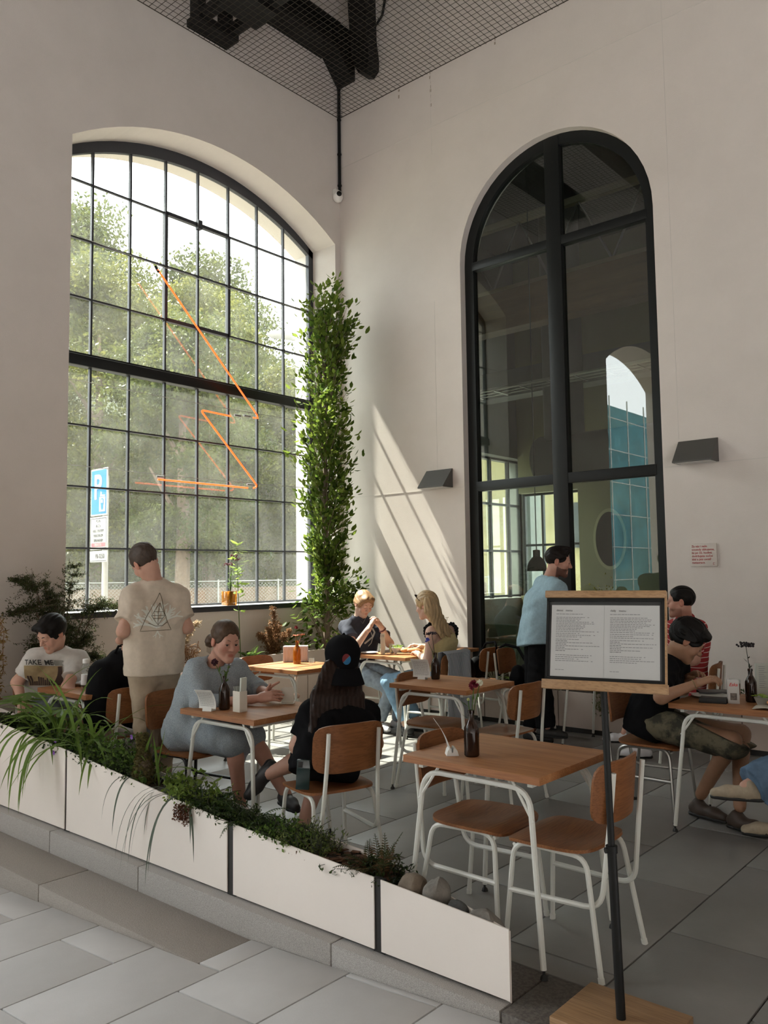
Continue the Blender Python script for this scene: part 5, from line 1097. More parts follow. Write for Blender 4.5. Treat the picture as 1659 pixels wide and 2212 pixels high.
def person(key, label, S, skin, shirt, pants, hair, shoes, opt={}):
    J = {k: np.array(p, float) for k, p in JT[key].items()}; g = lambda k, d=None: opt.get(k, d)
    loc = V((J['pelvis'][0], J['pelvis'][1], 0)); t = thing('person', label, 'person', loc)
    hs = S*g('head', 1.); lat = nz(J['sR']-J['sL']); spine = nz(J['neck']-J['pelvis']); fw = nz(np.cross(lat, spine))   # fw looks back or front
    fw = np.cross(spine, lat)*-1; fw = nz(fw)
    hipv = lat*.085*S; hL, hR = J['pelvis']-hipv, J['pelvis']+hipv; ch = J['chest']; bulk = g('bulk', 1.)
    seated = g('seated', True)
    def torso(s, r, arms=True, low=0.):
        for sg in (-1, 1):
            s.rc(J['pelvis']+lat*sg*.075*S-spine*low, ch+lat*sg*.085*S, (.098*bulk)*S+r, (.100*bulk)*S+r, k=.05)
            sh = J['sR'] if sg > 0 else J['sL']
            if not arms: s.rc(ch+lat*sg*.06*S, ch*.25+J['neck']*.75+lat*sg*.085*S-spine*.03, .085*S+r, .045*S+r, k=.04); continue
            s.rc(ch+lat*sg*.07*S, sh-spine*.015*S, .090*S+r, .056*S+r, k=.05); s.rc(J['neck']-spine*.02, sh, .055*S+r*.7, .046*S+r, k=.045)
        s.rc(ch, J['neck']-spine*.035*S, .095*S+r, .05*S+r*.4, k=.05); s.rc(J['pelvis'], ch, .1*bulk*S+r, .1*bulk*S+r, k=.05); return s
    # ---- skin: trunk, limbs, head and hands in one mesh
    b = SDF(.015, .03); torso(b, g('skinr', -.032))
    for q in 'LR':
        b.rc(J['s'+q], J['e'+q], .045*S, .039*S).rc(J['e'+q], J['w'+q], .040*S, .026*S)
        hp = hR if q == 'R' else hL; b.rc(hp, J['k'+q], .070*S, .054*S).rc(J['k'+q], J['a'+q], .055*S, .036*S); b.el(J['k'+q]*.72+J['a'+q]*.28, .044*S, k=.03)
    parts = [b.mesh()]
    f = nz(J['face']); upv = g('headup', None); upv = np.array(upv) if upv is not None else spine*.35+np.array((0, 0, 1.)); x = nz(np.cross(f, upv)); u = np.cross(x, f); HR = np.stack([x, f, u], 1); hc = J['head']
    nb = HR.T @ (J['neck']-hc); hv, hf = head_sdf(hs, nb, g('chin', 1.), g('nose', 1.), g('jaw', 1.)).mesh()
    tint = np.ones((len(hv), 3)); l = hv/hs
    lipw = np.clip(1.6-1.6*((l[:, 0]/.0225)**2+((l[:, 2]+.0688)/.0125)**2), 0, 1)*(l[:, 1] > .070); lip = lipw > .4; tint *= 1-lipw[:, None]*(1-np.array(g('lip', (.82, .58, .55))))
    ck = np.exp(-(((np.abs(l[:, 0])-.042)/.02)**2+((l[:, 2]+.03)/.02)**2))*(l[:, 1] > .02); tint *= 1-.16*ck[:, None]*np.array((0., 1, 1)); er = np.abs(l[:, 0]) > .074; tint[er] *= (1., .80, .76)
    if g('stubble'): st_ = ((l[:, 2] < -.05) & (l[:, 1] > -.01)); tint[st_ & ~lip] *= (.72, .68, .66)
    if g('beard'):
        mo = (np.abs(l[:, 0]) < .030) & (l[:, 2] < -.040) & (l[:, 2] > -.056) & (l[:, 1] > .06); jw = (l[:, 2] < -.052+.35*(.03-l[:, 1]).clip(0)) & (l[:, 1] > -.005) & (np.abs(l[:, 0]) < .075); jw &= ~((np.abs(l[:, 0]) < .026) & (l[:, 2] > -.088) & (l[:, 1] > .06)); jw &= (l[:, 2] > -.125); tint[(mo | jw) & ~lip] *= (.30, .27, .27)
    parts.append((hv @ HR.T+hc, hf))
    for q in 'LR':
        d = J['h'+q]-J['w'+q]; o = g('hand'+q, {}); n = o.get('n', None); n = np.array(n, float) if n is not None else np.array((0, 0, 1.)); parts.append(hand_sdf(J['w'+q], d, n, S*.98, (1 if q == 'R' else -1)*o.get('flip', 1), o.get('curl', .5), thumb=o.get('thumb', 0.), spread=o.get('spread', .3)).mesh())
    n0 = len(parts[0][0]); col = np.ones((sum(len(p[0]) for p in parts), 4), np.float32); col[n0:n0+len(hv), :3] = tint
    for i in (2, 3): pass
    body = mobj('body', merge(*parts), skin, t); at_ = body.data.attributes.new('tint', 'FLOAT_COLOR', 'POINT'); at_.data.foreach_set('color', col.ravel())
    H2W = lambda p: V(HR @ (np.asarray(p, float)*hs)+hc)
    # ---- eyes and brows
    if g('eyes', True):
        for sx in (-1, 1):
            c = H2W((sx*.0300, .0782, -.0040)); fv = V(f)
            if not g('closed'):
                e = MB().ball(c, .0118*hs, 14, 8).build('eye', mat('eye_white', (.36, .32, .29), .3), t); gz = (fv+V(x)*g('gaze', 0.)).normalized(); MB().ball(c+gz*.0062*hs, .0078*hs, 12, 6).build('iris', mat('iris_dark', (.018, .012, .009), .15), e)
                MB().tube([H2W((sx*.0150, .0880, -.0035)), H2W((sx*.0225, .0908, -.0005)), H2W((sx*.031, .0908, .0003)), H2W((sx*.0395, .0872, -.0008)), H2W((sx*.0470, .0805, -.0045))], [.0005*hs, .0011*hs, .0013*hs, .0012*hs, .0005*hs], 5).build('eyelid_crease', mat('lash', (.03, .02, .016), .8), t)
            else: MB().tube([H2W((sx*.015, .0885, -.006)), H2W((sx*.023, .0915, -.0105)), H2W((sx*.031, .0910, -.0118)), H2W((sx*.039, .0875, -.0102)), H2W((sx*.046, .081, -.006))], [.0006*hs, .0013*hs, .0015*hs, .0013*hs, .0006*hs], 5).build('eyelash', mat('lash', (.03, .02, .016), .8), t)
            MB().tube([H2W((sx*.013, .0925, .0185)), H2W((sx*.025, .0925, .0235)), H2W((sx*.038, .086, .0235)), H2W((sx*.050, .073, .0165))], [.0022*hs*g('browk', 1.), .0032*hs*g('browk', 1.), .0028*hs*g('browk', 1.), .0012*hs], 6).build('eyebrow', g('brow', hair), t)
    # ---- hair
    hk = g('hair', 'short'); hsd = SDF(.0062, .012); q = lambda *a: np.array(a)*hs; strand = None
    if hk != 'none':
        th = g('hairthick', .010)
        loS = nz((0, -.32, -1)); cut = [(q(0, 0, g('hairlow', -.040)), (0, .30, -1))]
        hsd.el(q(0, -.014, .038), q(.077+th, .097+th, .086+th*1.2), cut=None, k=.005)
        if hk == 'fringe': hsd.el(q(.012, .068, .082), q(.066, .036, .030), k=.02*hs); hsd.el(q(-.03, .076, .066), q(.035, .022, .022), k=.02*hs)
        if hk == 'mop':
            hsd.el(q(0, .060, .078), q(.074, .050, .034), k=.03*hs); hsd.el(q(0, -.06, -.02), q(.07, .045, .05), k=.03*hs)
            for sx in (-1, 1): hsd.el(q(sx*.074, .02, .01), q(.018, .045, .045), k=.02*hs)
        if hk == 'quiff': hsd.el(q(0, .050, .108), q(.058, .045, .024), k=.025*hs)
        hsd.el(q(0, .108, g('faceholez', -.022)), q(.072, g('faceholey', .074), g('faceholeh', .090)), k=.026*hs, op='s')
        for sx in (-1, 1): hsd.el(q(sx*.085, .004, -.030), q(.022, .030, .034), k=.014*hs, op='s')
        def strand(X, Y, Z):
            a = np.arctan2(X, Y+.25*hs); return g('hairrough', .0022)*np.sin(a*46+3*np.sin(Z*60/hs))+.0015*np.sin(X*160+Z*90)
        c0 = nz((0, .30, -1)); hm = hsd.mesh([(q(0, 0, g('hairlow', -.045)), nz((0, .30, -1)))], strand)
        ho = mobj('hair', (hm[0] @ HR.T+hc, hm[1]), hair, t)
    if hk == 'bun':
        bn = SDF(.006, .012); bn.el(q(.034, -.108, -.018), q(.042, .036, .042)).el(q(.055, -.105, -.03), q(.026, .022, .03)).rc(q(.06, -.03, .02), q(.05, -.09, -.01), .018*hs, .022*hs); m_ = bn.mesh((), lambda X, Y, Z: .003*np.sin(X*190+Z*170+Y*60)); mobj('hair_bun', (m_[0] @ HR.T+hc, m_[1]), hair, t)
        for k in range(5): MB().tube([H2W((.074, -.02-.012*k, -.01)), H2W((.082, -.022-.013*k, -.05)), H2W((.076, -.03-.012*k, -.085))], .0012, 4).build('loose_strand', hair, t)
    if g('beardgeo'):
        bd = SDF(.005, .012)
        for sx in (-1, 1): bd.rc(q(sx*.054, .006, -.044), q(sx*.014, .066, -.100), .0225*hs, .0215*hs)
        bd.rc(q(-.012, .070, -.102), q(.012, .070, -.102), .0215*hs); bd.rc(q(-.024, .080, -.052), q(.024, .080, -.052), .0075*hs); bd.rc(q(-.024, .080, -.052), q(-.026, .074, -.09), .0075*hs); bd.rc(q(.024, .080, -.052), q(.026, .074, -.09), .0075*hs)
        bd.el(q(0, .092, -.069), q(.019, .02, .010), op='s', k=.004); bm_ = bd.mesh(); mobj('beard', (bm_[0] @ HR.T+hc, bm_[1]), hair, t)
    # ---- shirt
    sh = SDF(.0105, .04); torso(sh, g('loose', .014), g('sleeve', .62) > 0, low=g('shirtlow', .05))
    sl = g('sleeve', .62)
    for q_ in 'LR':
        e = J['s'+q_]+(J['e'+q_]-J['s'+q_])*min(sl, 1.); d = nz(J['e'+q_]-J['s'+q_])
        if sl > 0:
            sh.rc(J['s'+q_], e+d*.03, .056*S, (.066 if sl < .9 else .058)*S*g('sleevew', 1.), k=.05, cut=[(e, d)])
            if sl > 1: e2 = J['e'+q_]+(J['w'+q_]-J['e'+q_])*(sl-1); d2 = nz(J['w'+q_]-J['e'+q_]); sh.rc(J['e'+q_], e2+d2*.02, .055*S*g('sleevew', 1.), .048*S*g('sleevew', 1.), k=.04, cut=[(e2, d2)])
    if g('skirt'):
        for q_ in 'LR': kk = J['k'+q_]; hp = hR if q_ == 'R' else hL; e = hp+(kk-hp)*.96; sh.rc(hp, e, .115*S, .098*S, k=.07)
        m1 = (J['kL']+J['kR'])/2; sh.rc(J['pelvis'], J['pelvis']*.15+m1*.85, .13*S, .09*S, k=.07); sh.rc(m1*.75+J['pelvis']*.25-np.array((0, 0, .05)), m1*.9+J['pelvis']*.1-np.array((0, 0, .13)), .07, .05, k=.06)
    nk = g('neckhole', .055); sh.rc(J['neck']+spine*.01, J['neck']+spine*.04+(hc-J['neck'])*.5, nk*S, nk*S*1.15, k=.012, op='s')
    if g('vneck'): fr_ = nz(np.array(g('vneck'))); sh.rc(J['neck']+fr_*.075, ch*.35+J['neck']*.65+fr_*.13, .050*S, .012*S, k=.012, op='s')
    cuts = [] if g('skirt') else [(J['pelvis']-spine*g('hem', .06), g('hemn', None) if g('hemn', None) is not None else (-spine))]
    sm_ = sh.mesh([(tuple(c), tuple(nz(n))) for c, n in cuts], folds(len(label), g('fold', .0045), g('foldwl', .11))); so_ = mobj('dress' if g('skirt') else 'shirt', sm_, shirt, t)
    # ---- trousers
    if pants is not None:
        p = SDF(.0115, .04); ln = g('leg', 1.9)
        p.rc(J['pelvis']-lat*.06*S, J['pelvis']+lat*.06*S, .099*S*g('pbulk', 1.), k=.05); p.rc(J['pelvis'], J['pelvis']+spine*.10*S, .1*S, .1*S, k=.05)
        for q_ in 'LR':
            hp = hR if q_ == 'R' else hL; kk = J['k'+q_]; aa = J['a'+q_]; d = nz(kk-hp)
            if ln <= 1: e = hp+(kk-hp)*ln; p.rc(hp, e+d*.03, .092*S, .080*S*g('legw', 1.), k=.05, cut=[(e, d)])
            else:
                e = kk+(aa-kk)*(ln-1); d = nz(aa-kk); p.rc(hp, kk, .090*S, .068*S*g('legw', 1.), k=.05); p.rc(kk, e+d*.03, .066*S*g('legw', 1.), .056*S*g('legw', 1.), k=.03, cut=[(e, d)])
        mobj('trousers' if ln > 1 else 'shorts', p.mesh([(tuple(J['pelvis']+spine*.13*S), tuple(spine))], folds(len(label)+5, .005, .10)), pants, t)
    # ---- shoes
    tdir = g('toe', None)
    for q_ in 'LR':
        a = J['a'+q_]; d = np.array(J['t'+q_])-a if 't'+q_ in J else np.array(tdir if tdir is not None else (J['k'+q_]-J['pelvis'])*(1, 1, 0)); flat = 't'+q_ not in J
        d = nz(d*(1, 1, 0)) if flat else nz(d); dn = np.array((0, 0, -1.)) if flat else nz(np.cross(np.cross(d, J['a'+q_]-J['k'+q_]), d))
        z0 = a[2] if not flat else max(0.045, a[2]); base = a if not flat or a[2] > .16 else np.array((a[0], a[1], .085)); f_ = SDF(.0075, .02)
        f_.rc(base-d*.05*S+dn*.03, base+d*.09*S+dn*.036, .036*S, .038*S).rc(base+d*.09*S+dn*.036, base+d*.155*S+dn*.045, .037*S, .028*S).rc(base-d*.02*S, base+dn*.03, .040*S, .042*S)
        so = mobj('shoe', f_.mesh([(tuple(base+dn*.062), tuple(dn))]), shoes, t)
        sl_ = SDF(.0075, .01); sl_.rc(base-d*.055*S+dn*.055, base+d*.10*S+dn*.055, .036*S, .039*S).rc(base+d*.09*S+dn*.055, base+d*.155*S+dn*.055, .039*S, .029*S)
        mobj('sole', sl_.mesh([(tuple(base+dn*.074), tuple(dn)), (tuple(base+dn*.055), tuple(-dn))]), g('sole', M_rub), so)
    return dict(t=t, J=J, shirt=sm_, HR=HR, hc=hc, hs=hs, H2W=H2W, lat=V(lat), spine=V(spine), fw=V(fw), body=body, shirt_o=so_)
def stripe_mat(name, c1, c2, axis, freq, duty, rough=.85):
    m = mat(name, c1, rough); nt = m.node_tree; N = nt.nodes; L = nt.links; tc = N.new('ShaderNodeTexCoord'); dp = N.new('ShaderNodeVectorMath'); dp.operation = 'DOT_PRODUCT'; dp.inputs[1].default_value = axis
    L.new(tc.outputs['Object'], dp.inputs[0]); mu = N.new('ShaderNodeMath'); mu.operation = 'MULTIPLY'; mu.inputs[1].default_value = freq; L.new(dp.outputs['Value'], mu.inputs[0])
    fr = N.new('ShaderNodeMath'); fr.operation = 'FRACT'; L.new(mu.outputs[0], fr.inputs[0]); lt = N.new('ShaderNodeMath'); lt.operation = 'LESS_THAN'; lt.inputs[1].default_value = duty; L.new(fr.outputs[0], lt.inputs[0])
    mx = N.new('ShaderNodeMix'); mx.data_type = 'RGBA'; mx.inputs['A'].default_value = (*c1, 1); mx.inputs['B'].default_value = (*c2, 1); L.new(lt.outputs[0], mx.inputs['Factor']); L.new(mx.outputs['Result'], N['Principled BSDF'].inputs['Base Color']); return m
sk_fair = skin_mat('skin_fair', (.50, .29, .215)); sk_rosy = skin_mat('skin_rosy', (.46, .25, .185)); sk_tan = skin_mat('skin_tan', (.30, .165, .10)); sk_pale = skin_mat('skin_pale', (.56, .36, .28))
def cloth(n, c, var=.06, vs=30, **k): return mat('cloth_'+n, c, .88, var=var, vscale=vs, bump=.12, bscale=420, spec=(.06 if max(c) < .03 else .2), **k)
h_black = mat('hair_black', (.007, .006, .0055), .5, var=.3, vscale=60, spec=.15); h_brown = mat('hair_brown', (.065, .038, .022), .5, var=.35, vscale=70, stretch=(1, 1, .2), spec=.25); h_sandy = mat('hair_sandy', (.26, .15, .07), .5, var=.3, vscale=70); h_blond = mat('hair_blond', (.42, .29, .15), .5, var=.3, vscale=60, stretch=(1, 1, .15)); h_long = mat('hair_dark_brown', (.018, .009, .006), .42, var=.4, vscale=60, stretch=(1, 1, .12), spec=.18)
sh_blk = mat('shoe_black', (.02, .02, .02), .6); sh_wht = mat('shoe_white', (.60, .60, .62), .6); sh_sand = mat('shoe_sand', (.34, .28, .20), .7, var=.15, vscale=25); sh_clog = mat('clog_brown', (.045, .03, .022), .6); sh_tan = mat('shoe_tan', (.25, .17, .1), .7)
CR3, CU3, CT3 = CR.copy(), V((0, 0, 1)), V((-CF.x, -CF.y, 0)).normalized()
def wrap_grid(mb, bvh, x0, x1, y0, y1, O, U, W_, N, lift=.003, n=8, shape=None):
    P = [(x0+(x1-x0)*i/n, y0+(y1-y0)*j/n) for i in range(n+1) for j in range(n+1)]
    if shape: P = [shape(a, b) for a, b in P]
    mb.add(wrap(bvh, P, O, U, W_, N, lift), [(i*(n+1)+j, (i+1)*(n+1)+j, (i+1)*(n+1)+j+1, i*(n+1)+j+1) for i in range(n) for j in range(n)])
def wrap_text(mb, bvh, s, size, a0, b0, O, U, W_, N, lift=.005, sx=1., bold=.0):
    vs, fs = text_mb(s, size, 'CENTER', 0, bold); mb.add(wrap(bvh, [(a0+p.x*sx, b0+p.y) for p in vs], O, U, W_, N, lift), fs)
def ring(mb, c, d, r, th, n=18): x, y, _ = basis(d); mb.tube([V(c)+(x*math.cos(2*PI*k/n)+y*math.sin(2*PI*k/n))*r for k in range(n+1)], th, 6, False)
# --- man in white print tee
P = person('A', 'seated young man in white TAKE ME print tee looking down', 1.10, sk_fair, cloth('white', (.54, .52, .49)), cloth('denim_grey', (.20, .23, .25), .25, 14), h_black, sh_blk, dict(hair='fringe', leg=.93, neckhole=.066, closed=True, handR=dict(n=(.6, -.6, .3), curl=.6), sleeve=.66, hairthick=.013, hem=.10))
bv = bvh_of(P['shirt']); O = V(P['J']['chest']); N_ = (CT3+V((0, 0, .15))).normalized()
d = MB(); wrap_grid(d, bv, -.135, .125, -.115, .035, O, CR3, CU3, N_, .007, 14); d.build('print_sand', mat('print_sand', (.40, .31, .17), .9, col2=(.28, .20, .11), vscale=18), P['t'])
d = MB(); R_ = random.Random(2)
for k in range(13): a = -.12+.016*k; wrap_grid(d, bv, a, a+.012, -.113, -.085+R_.uniform(0, .045)*(1 if k < 9 else .6), O, CR3, CU3, N_, .010, 5)
wrap_grid(d, bv, .06, .123, -.112, .03, O, CR3, CU3, N_, .010, 8, lambda a, b: (a+.03*math.sin((b+.1)*14)*(1 if a < .09 else 0), b)); tag(d.build('print_skyline', mat('print_dark', (.05, .03, .025), .9), P['t']), kind='stuff')
d = MB(); wrap_text(d, bv, 'TAKE ME', .052, -.03, .058, O, CR3, CU3, N_, .011, .9, .001); tag(d.build('print_lettering', mat('print_black', (.03, .03, .03), .9), P['t']), kind='stuff')
d = MB(); wrap_grid(d, bv, .062, .135, .038, .078, O, CR3, CU3, N_, .006, 10, lambda a, b: (a+.01*math.sin(b*200), b)); d.build('print_smudge', mat('print_grey2', (.24, .24, .22), .9), P['t'])
# --- standing man in beige tee
P = person('C', 'standing man seen from behind in beige tee with coral triangle print', 1.06, sk_fair, cloth('beige', (.57, .49, .395)), cloth('khaki', (.37, .295, .215), .1, 12), mat('hair_short_brown', (.045, .028, .018), .6, var=.3, vscale=90), sh_tan,
           dict(hair='short', hairthick=.006, seated=False, hem=.045, loose=.024, sleeve=.70, sleevew=1.16, leg=1.92, legw=1.12, headup=(.25, -.3, 1), toe=(-.7, .6, 0), handL=dict(curl=.8), shirtlow=.08, eyes=True, closed=True, hairlow=-.055))
bv = bvh_of(P['shirt']); O = V(P['J']['chest'])+CR3*.055+V((0, 0, .045)); N_ = CT3
cor = MB(); R_ = random.Random(14)
def branch(p, ang, ln, w, dep):
    q = (p[0]+ln*math.sin(ang), p[1]+ln*math.cos(ang)); mid = ((p[0]+q[0])/2+R_.uniform(-.004, .004), (p[1]+q[1])/2); decal_strip(cor, bv, [p, mid, q], lambda t: w*(1-.35*t), O, CR3, CU3, N_, .005, .008)
    if dep:
        for s in (-1, 1, R_.choice((-.3, .3))): branch(q if abs(s) == 1 else mid, ang+s*R_.uniform(.35, .6), ln*R_.uniform(.6, .8), w*.72, dep-1)
for a in (-1.25, -.8, -.4, 0., .4, .8): branch((0, -.10), a, .076, .019, 2)
branch((0, -.125), 3.6, .03, .008, 1); branch((0, -.125), 2.7, .03, .008, 1)
tag(cor.build('coral_print', mat('print_pale', (.66, .67, .60), .9), P['t']), kind='stuff')
tri = MB()
for L, ww in (([(0, .133), (-.105, -.125), (.078, -.12), (0, .133)], .0035), ([(0.005, .065), (-.035, -.02), (.045, -.02), (.005, .065)], .003), ([(-.035, -.02), (.005, -.085), (.045, -.02)], .003), ([(-.025, .005), (.035, .005)], .003), ([(.005, .06), (.005, -.085)], .003), ([(-.055, -.07), (-.01, -.092), (.03, -.09), (.06, -.065)], .004), ([(-.022, -.04), (.03, -.04)], .004)): decal_strip(tri, bv, L, ww, O, CR3, CU3, N_, .0075, .01)
tag(tri.build('triangle_print', mat('print_olive', (.10, .085, .05), .9), P['t']), kind='stuff')
wc = MB(); ring(wc, (P['J']['wL']-(P['J']['wL']-P['J']['eL'])*.12), P['J']['wL']-P['J']['eL'], .031, .006); o = wc.build('wristwatch', M_rub); tag(o, 'black wristwatch on standing man in beige tee', 'watch')
# --- woman in grey-blue dress
P = person('D', 'seated woman in patterned grey-blue dress, hands clasped on table', 1.04, sk_rosy, mat('cloth_dress', (.33, .375, .40), .9, col2=(.21, .25, .28), vscale=230, kind='speckle', bump=.15, bscale=300), None, h_brown, sh_blk,
           dict(hair='bun', hairthick=.006, hairrough=.0015, skirt=True, vneck=(.75, -.62, .15), sleeve=1.38, sleevew=1.18, bulk=1.02, loose=.014, handR=dict(n=(.3, -.7, .6), curl=.35, thumb=.05), handL=dict(n=(-.2, .75, .6), curl=.35, thumb=.05), gaze=.25, toe=(.8, -.3, 0), faceholeh=.084, faceholey=.074, hairlow=-.05, lip=(.85, .55, .52), head=1.03, jaw=1.0, fold=.004, chin=.96, browk=.65))
# --- person in black cap
P = person('E', 'person seen from behind in black cap and black tee with long hair', 1.04, sk_fair, cloth('black', (.007, .007, .008)), cloth('black_shorts', (.008, .008, .009)), h_long, sh_blk,
           dict(hair='none', leg=.75, sleeve=.72, eyes=False, hem=.10, loose=.016, toe=(-.7, .5, 0), bulk=1.05, head=1.05))
q = lambda *a: np.array(a)*P['hs']; toW = lambda m: (m[0] @ P['HR'].T+P['hc'], m[1])
cp = SDF(.006, .012); cp.el(q(0, -.012, .052), q(.094, .112, .094)); cp.rc(q(0, -.02, -.01), q(0, -.02, .04), .088*P['hs'], .088*P['hs'])
cp.el(q(0, .05, -.10), q(.2, .2, .115), op='s', k=.006); cm = cp.mesh([(tuple(q(0, 0, -.034)), tuple(nz((0, .12, -1))))], lambda X, Y, Z: .0012*np.cos(np.arctan2(X, Y)*6)); cw = toW(cm)
t = thing('baseball_cap', 'black baseball cap worn backwards with round red and blue badge', 'cap', V(P['hc'])); mobj('crown', cw, cloth('cap', (.006, .006, .007)), t)
def brimf(u, v):
    th = (u-.5)*2.3; r0 = .094; ext = .085*math.cos(th*.68)*v; r_ = r0+ext*.55; return P['H2W']((r_*math.sin(th)*.98, -.012-r_*math.cos(th)*1.12, -.022-ext*.95-.018*v*th*th))
sheet(brimf, 18, 8, .004).build('brim', MATS['cloth_cap'], t); MB().ball(P['H2W']((0, -.012, .147)), .009, 10, 6).build('button', MATS['cloth_cap'], t)
bv = bvh_of(cw); O = V(P['hc'])+CR3*.034+V((0, 0, .022)); N_ = (CT3+V((0, 0, .05))).normalized()
def half(sgn):
    mb = MB(); n = 16; a0 = math.radians(38); pts = [(0.025*math.cos(a0+sgn*PI*i/n), .031*math.sin(a0+sgn*PI*i/n)) for i in range(n+1)]
    pts = [(p[0]*.95, p[1]) for p in pts]; c = wrap(bv, [(0, 0)]+pts, O, CR3, CU3, N_, .004); mb.add(c, [(0, i, i+1) for i in range(1, n+1)]); return mb
half(1).build('badge_red', mat('badge_red', (.16, .012, .015), .7), t); half(-1).build('badge_blue', mat('badge_blue', (.02, .16, .34), .7), t)
d = MB(); decal_strip(d, bv, [(-.019, -.019), (.0, .0), (.019, .019)], .0035, O, CR3, CU3, N_, .0055, .006); d.build('badge_stripe', mat('badge_white', (.10, .16, .22), .7), t)
lh = SDF(.0085, .03); J = P['J']; bk = np.array(CT3); sp = np.array(P['spine']); la = np.array(P['lat'])
for i in range(-4, 5):
    a = J['head']+la*(.019*i)*1.0+bk*.055-np.array((0, 0, .02)); m_ = J['neck']+la*.032*i+bk*(.085-.004*abs(i))+np.array((0, 0, .0)); e = J['chest']+la*(.042*i)+bk*(.128-.006*abs(i))+np.array((0, 0, -.045+.02*math.sin(i*2.3)))
    lh.rc(a, m_, .034, .032).rc(m_, e, .032, .018)
hm = lh.mesh((), lambda X, Y, Z: .0035*np.sin((X*.76+Y*.65)*260+2*np.sin(Z*23))); mobj('long_hair', hm, h_long, P['t'])
tt = MB(); eL, sL = V(J['eL']), V(J['sL']); x_, y_, d_ = basis(eL-sL); R_ = random.Random(3)
bvb = BVHTree.FromObject(P['body'], bpy.context.evaluated_depsgraph_get()) if False else None
# phone hanging at the seat
t = thing('hanging_phone', 'phone in dark mirrored case standing on seat edge beside black cap person', 'phone', (4.47, -4.98, .49)); Rp = Matrix.Rotation(math.radians(41), 3, 'Z') @ Matrix.Rotation(.06, 3, 'Y')
MB().box((4.475, -4.985, .57), (.072, .012, .155), Rp, .005).build('case', mat('phone_glossy', (.03, .05, .05), .06), t); MB().box(V((4.475, -4.985, .57))+Rp @ V((-.017, -.0075, .052)), (.024, .002, .03), Rp, .0008).build('camera_bump', M_rub, t)
# --- man in blue shirt
P = person('F', 'standing bearded man in light blue shirt and black trousers', 1.08, sk_rosy, cloth('denim_light', (.30, .43, .50), .1, 40), cloth('black_trousers', (.009, .009, .010)), mat('hair_near_black', (.010, .007, .006), .5, var=.3, vscale=80, spec=.15), sh_blk,
           dict(hair='quiff', hairthick=.004, beard=True, seated=False, loose=.030, hem=.10, shirtlow=.10, sleeve=1.3, sleevew=1.15, leg=1.95, legw=1.5, toe=(.9, .3, 0), bulk=1.08, hemn=(.1, -.1, -1), closed=False, head=1.06, hairlow=-.03, fold=.006))
cl = MB(); O = V(P['J']['neck']); ring(cl, O+V((0, 0, .012)), V(P['J']['head']-P['J']['neck']), .070, .014, 20); cl.build('collar', MATS['cloth_denim_light'], P['t'])
# --- man in navy tee
P = person('G', 'seated young man in navy tee resting chin near clasped hands', 1.08, sk_pale, cloth('navy', (.040, .043, .058)), cloth('jeans_light', (.27, .32, .37), .3, 9), h_sandy, sh_wht,
           dict(hair='mop', hairthick=.010, sleeve=.62, sleevew=1.2, neckhole=.068, closed=True, handR=dict(n=(-.3, -.7, .5), curl=.75), handL=dict(n=(.6, -.5, .6), curl=.75), hem=.08, head=1.02, leg=1.9, faceholez=-.035, hairlow=-.035))
bv = bvh_of(P['shirt']); d = MB(); O = V(P['J']['chest'])+CR3*.07+V((0, 0, -.0)); decal_strip(d, bv, [(.045, .07), (.07, .03), (.05, -.02), (.0, -.06), (-.04, -.09)], .018, O, CR3, CU3, CT3, .004, .012); decal_strip(d, bv, [(.03, .03), (.05, -.03), (.03, -.09), (-.0, -.12)], .008, O, CR3, CU3, CT3, .004, .012); tag(d.build('curve_print', mat('print_white2', (.55, .53, .5), .9), P['t']), kind='stuff')
d = MB(); ring(d, P['J']['wL']-(P['J']['wL']-P['J']['eL'])*.22, P['J']['wL']-P['J']['eL'], .034, .008); tag(d.build('bead_bracelet', mat('bracelet_red', (.12, .02, .02), .4)), 'dark red bead bracelet on man in navy tee', 'bracelet')
d = MB(); nk = V(P['J']['neck']); d.tube([nk+V((-.05, -.06, .03))+CR3*0, nk+CT3*.075+V((0, 0, -.02)), nk+CT3*.11+CR3*.035+V((0, 0, -.065)), nk+CT3*.09+CR3*.07+V((0, 0, -.0))], .0022, 5); tag(d.build('necklace', M_chrome), 'thin silver chain on man in navy tee', 'necklace')
# --- blonde woman
P = person('H', 'blonde woman in yellow top with black ruffled straps, seen from behind', 1.05, sk_pale, cloth('yellow', (.56, .46, .24)), cloth('jeans_blue', (.22, .36, .50), .2, 12), h_blond, sh_blk,
           dict(hair='short', hairthick=.016, sleeve=0., hem=.09, loose=.010, skinr=-.008, closed=True, hairlow=-.09, faceholez=-.03, faceholey=.06, neckhole=.10, handL=dict(curl=.6), handR=dict(curl=.6), toe=(-.9, 0, 0)))
lh = SDF(.0085, .03); J = P['J']; la = np.array(P['lat']); HRm = P['HR']; hs = P['hs']
for i in range(-3, 4):
    a = HRm @ (np.array((.024*i, -.075+.006*abs(i), .04))*hs)+J['head']; m_ = HRm @ (np.array((.028*i, -.085+.010*abs(i), -.06))*hs)+J['head']; e = J['chest']*.55+J['neck']*.45+la*(.036*i)+np.array(CT3)*.085+np.array((.06, .0, .02*math.cos(i*2.)))
    lh.rc(a, m_, .036, .034).rc(m_, e, .036, .020)
hm = lh.mesh((), lambda X, Y, Z: .004*np.sin((X*.76+Y*.65)*190+3*np.sin(Z*19))); mobj('long_hair', hm, h_blond, P['t'])
rf = MB(); R_ = random.Random(5)
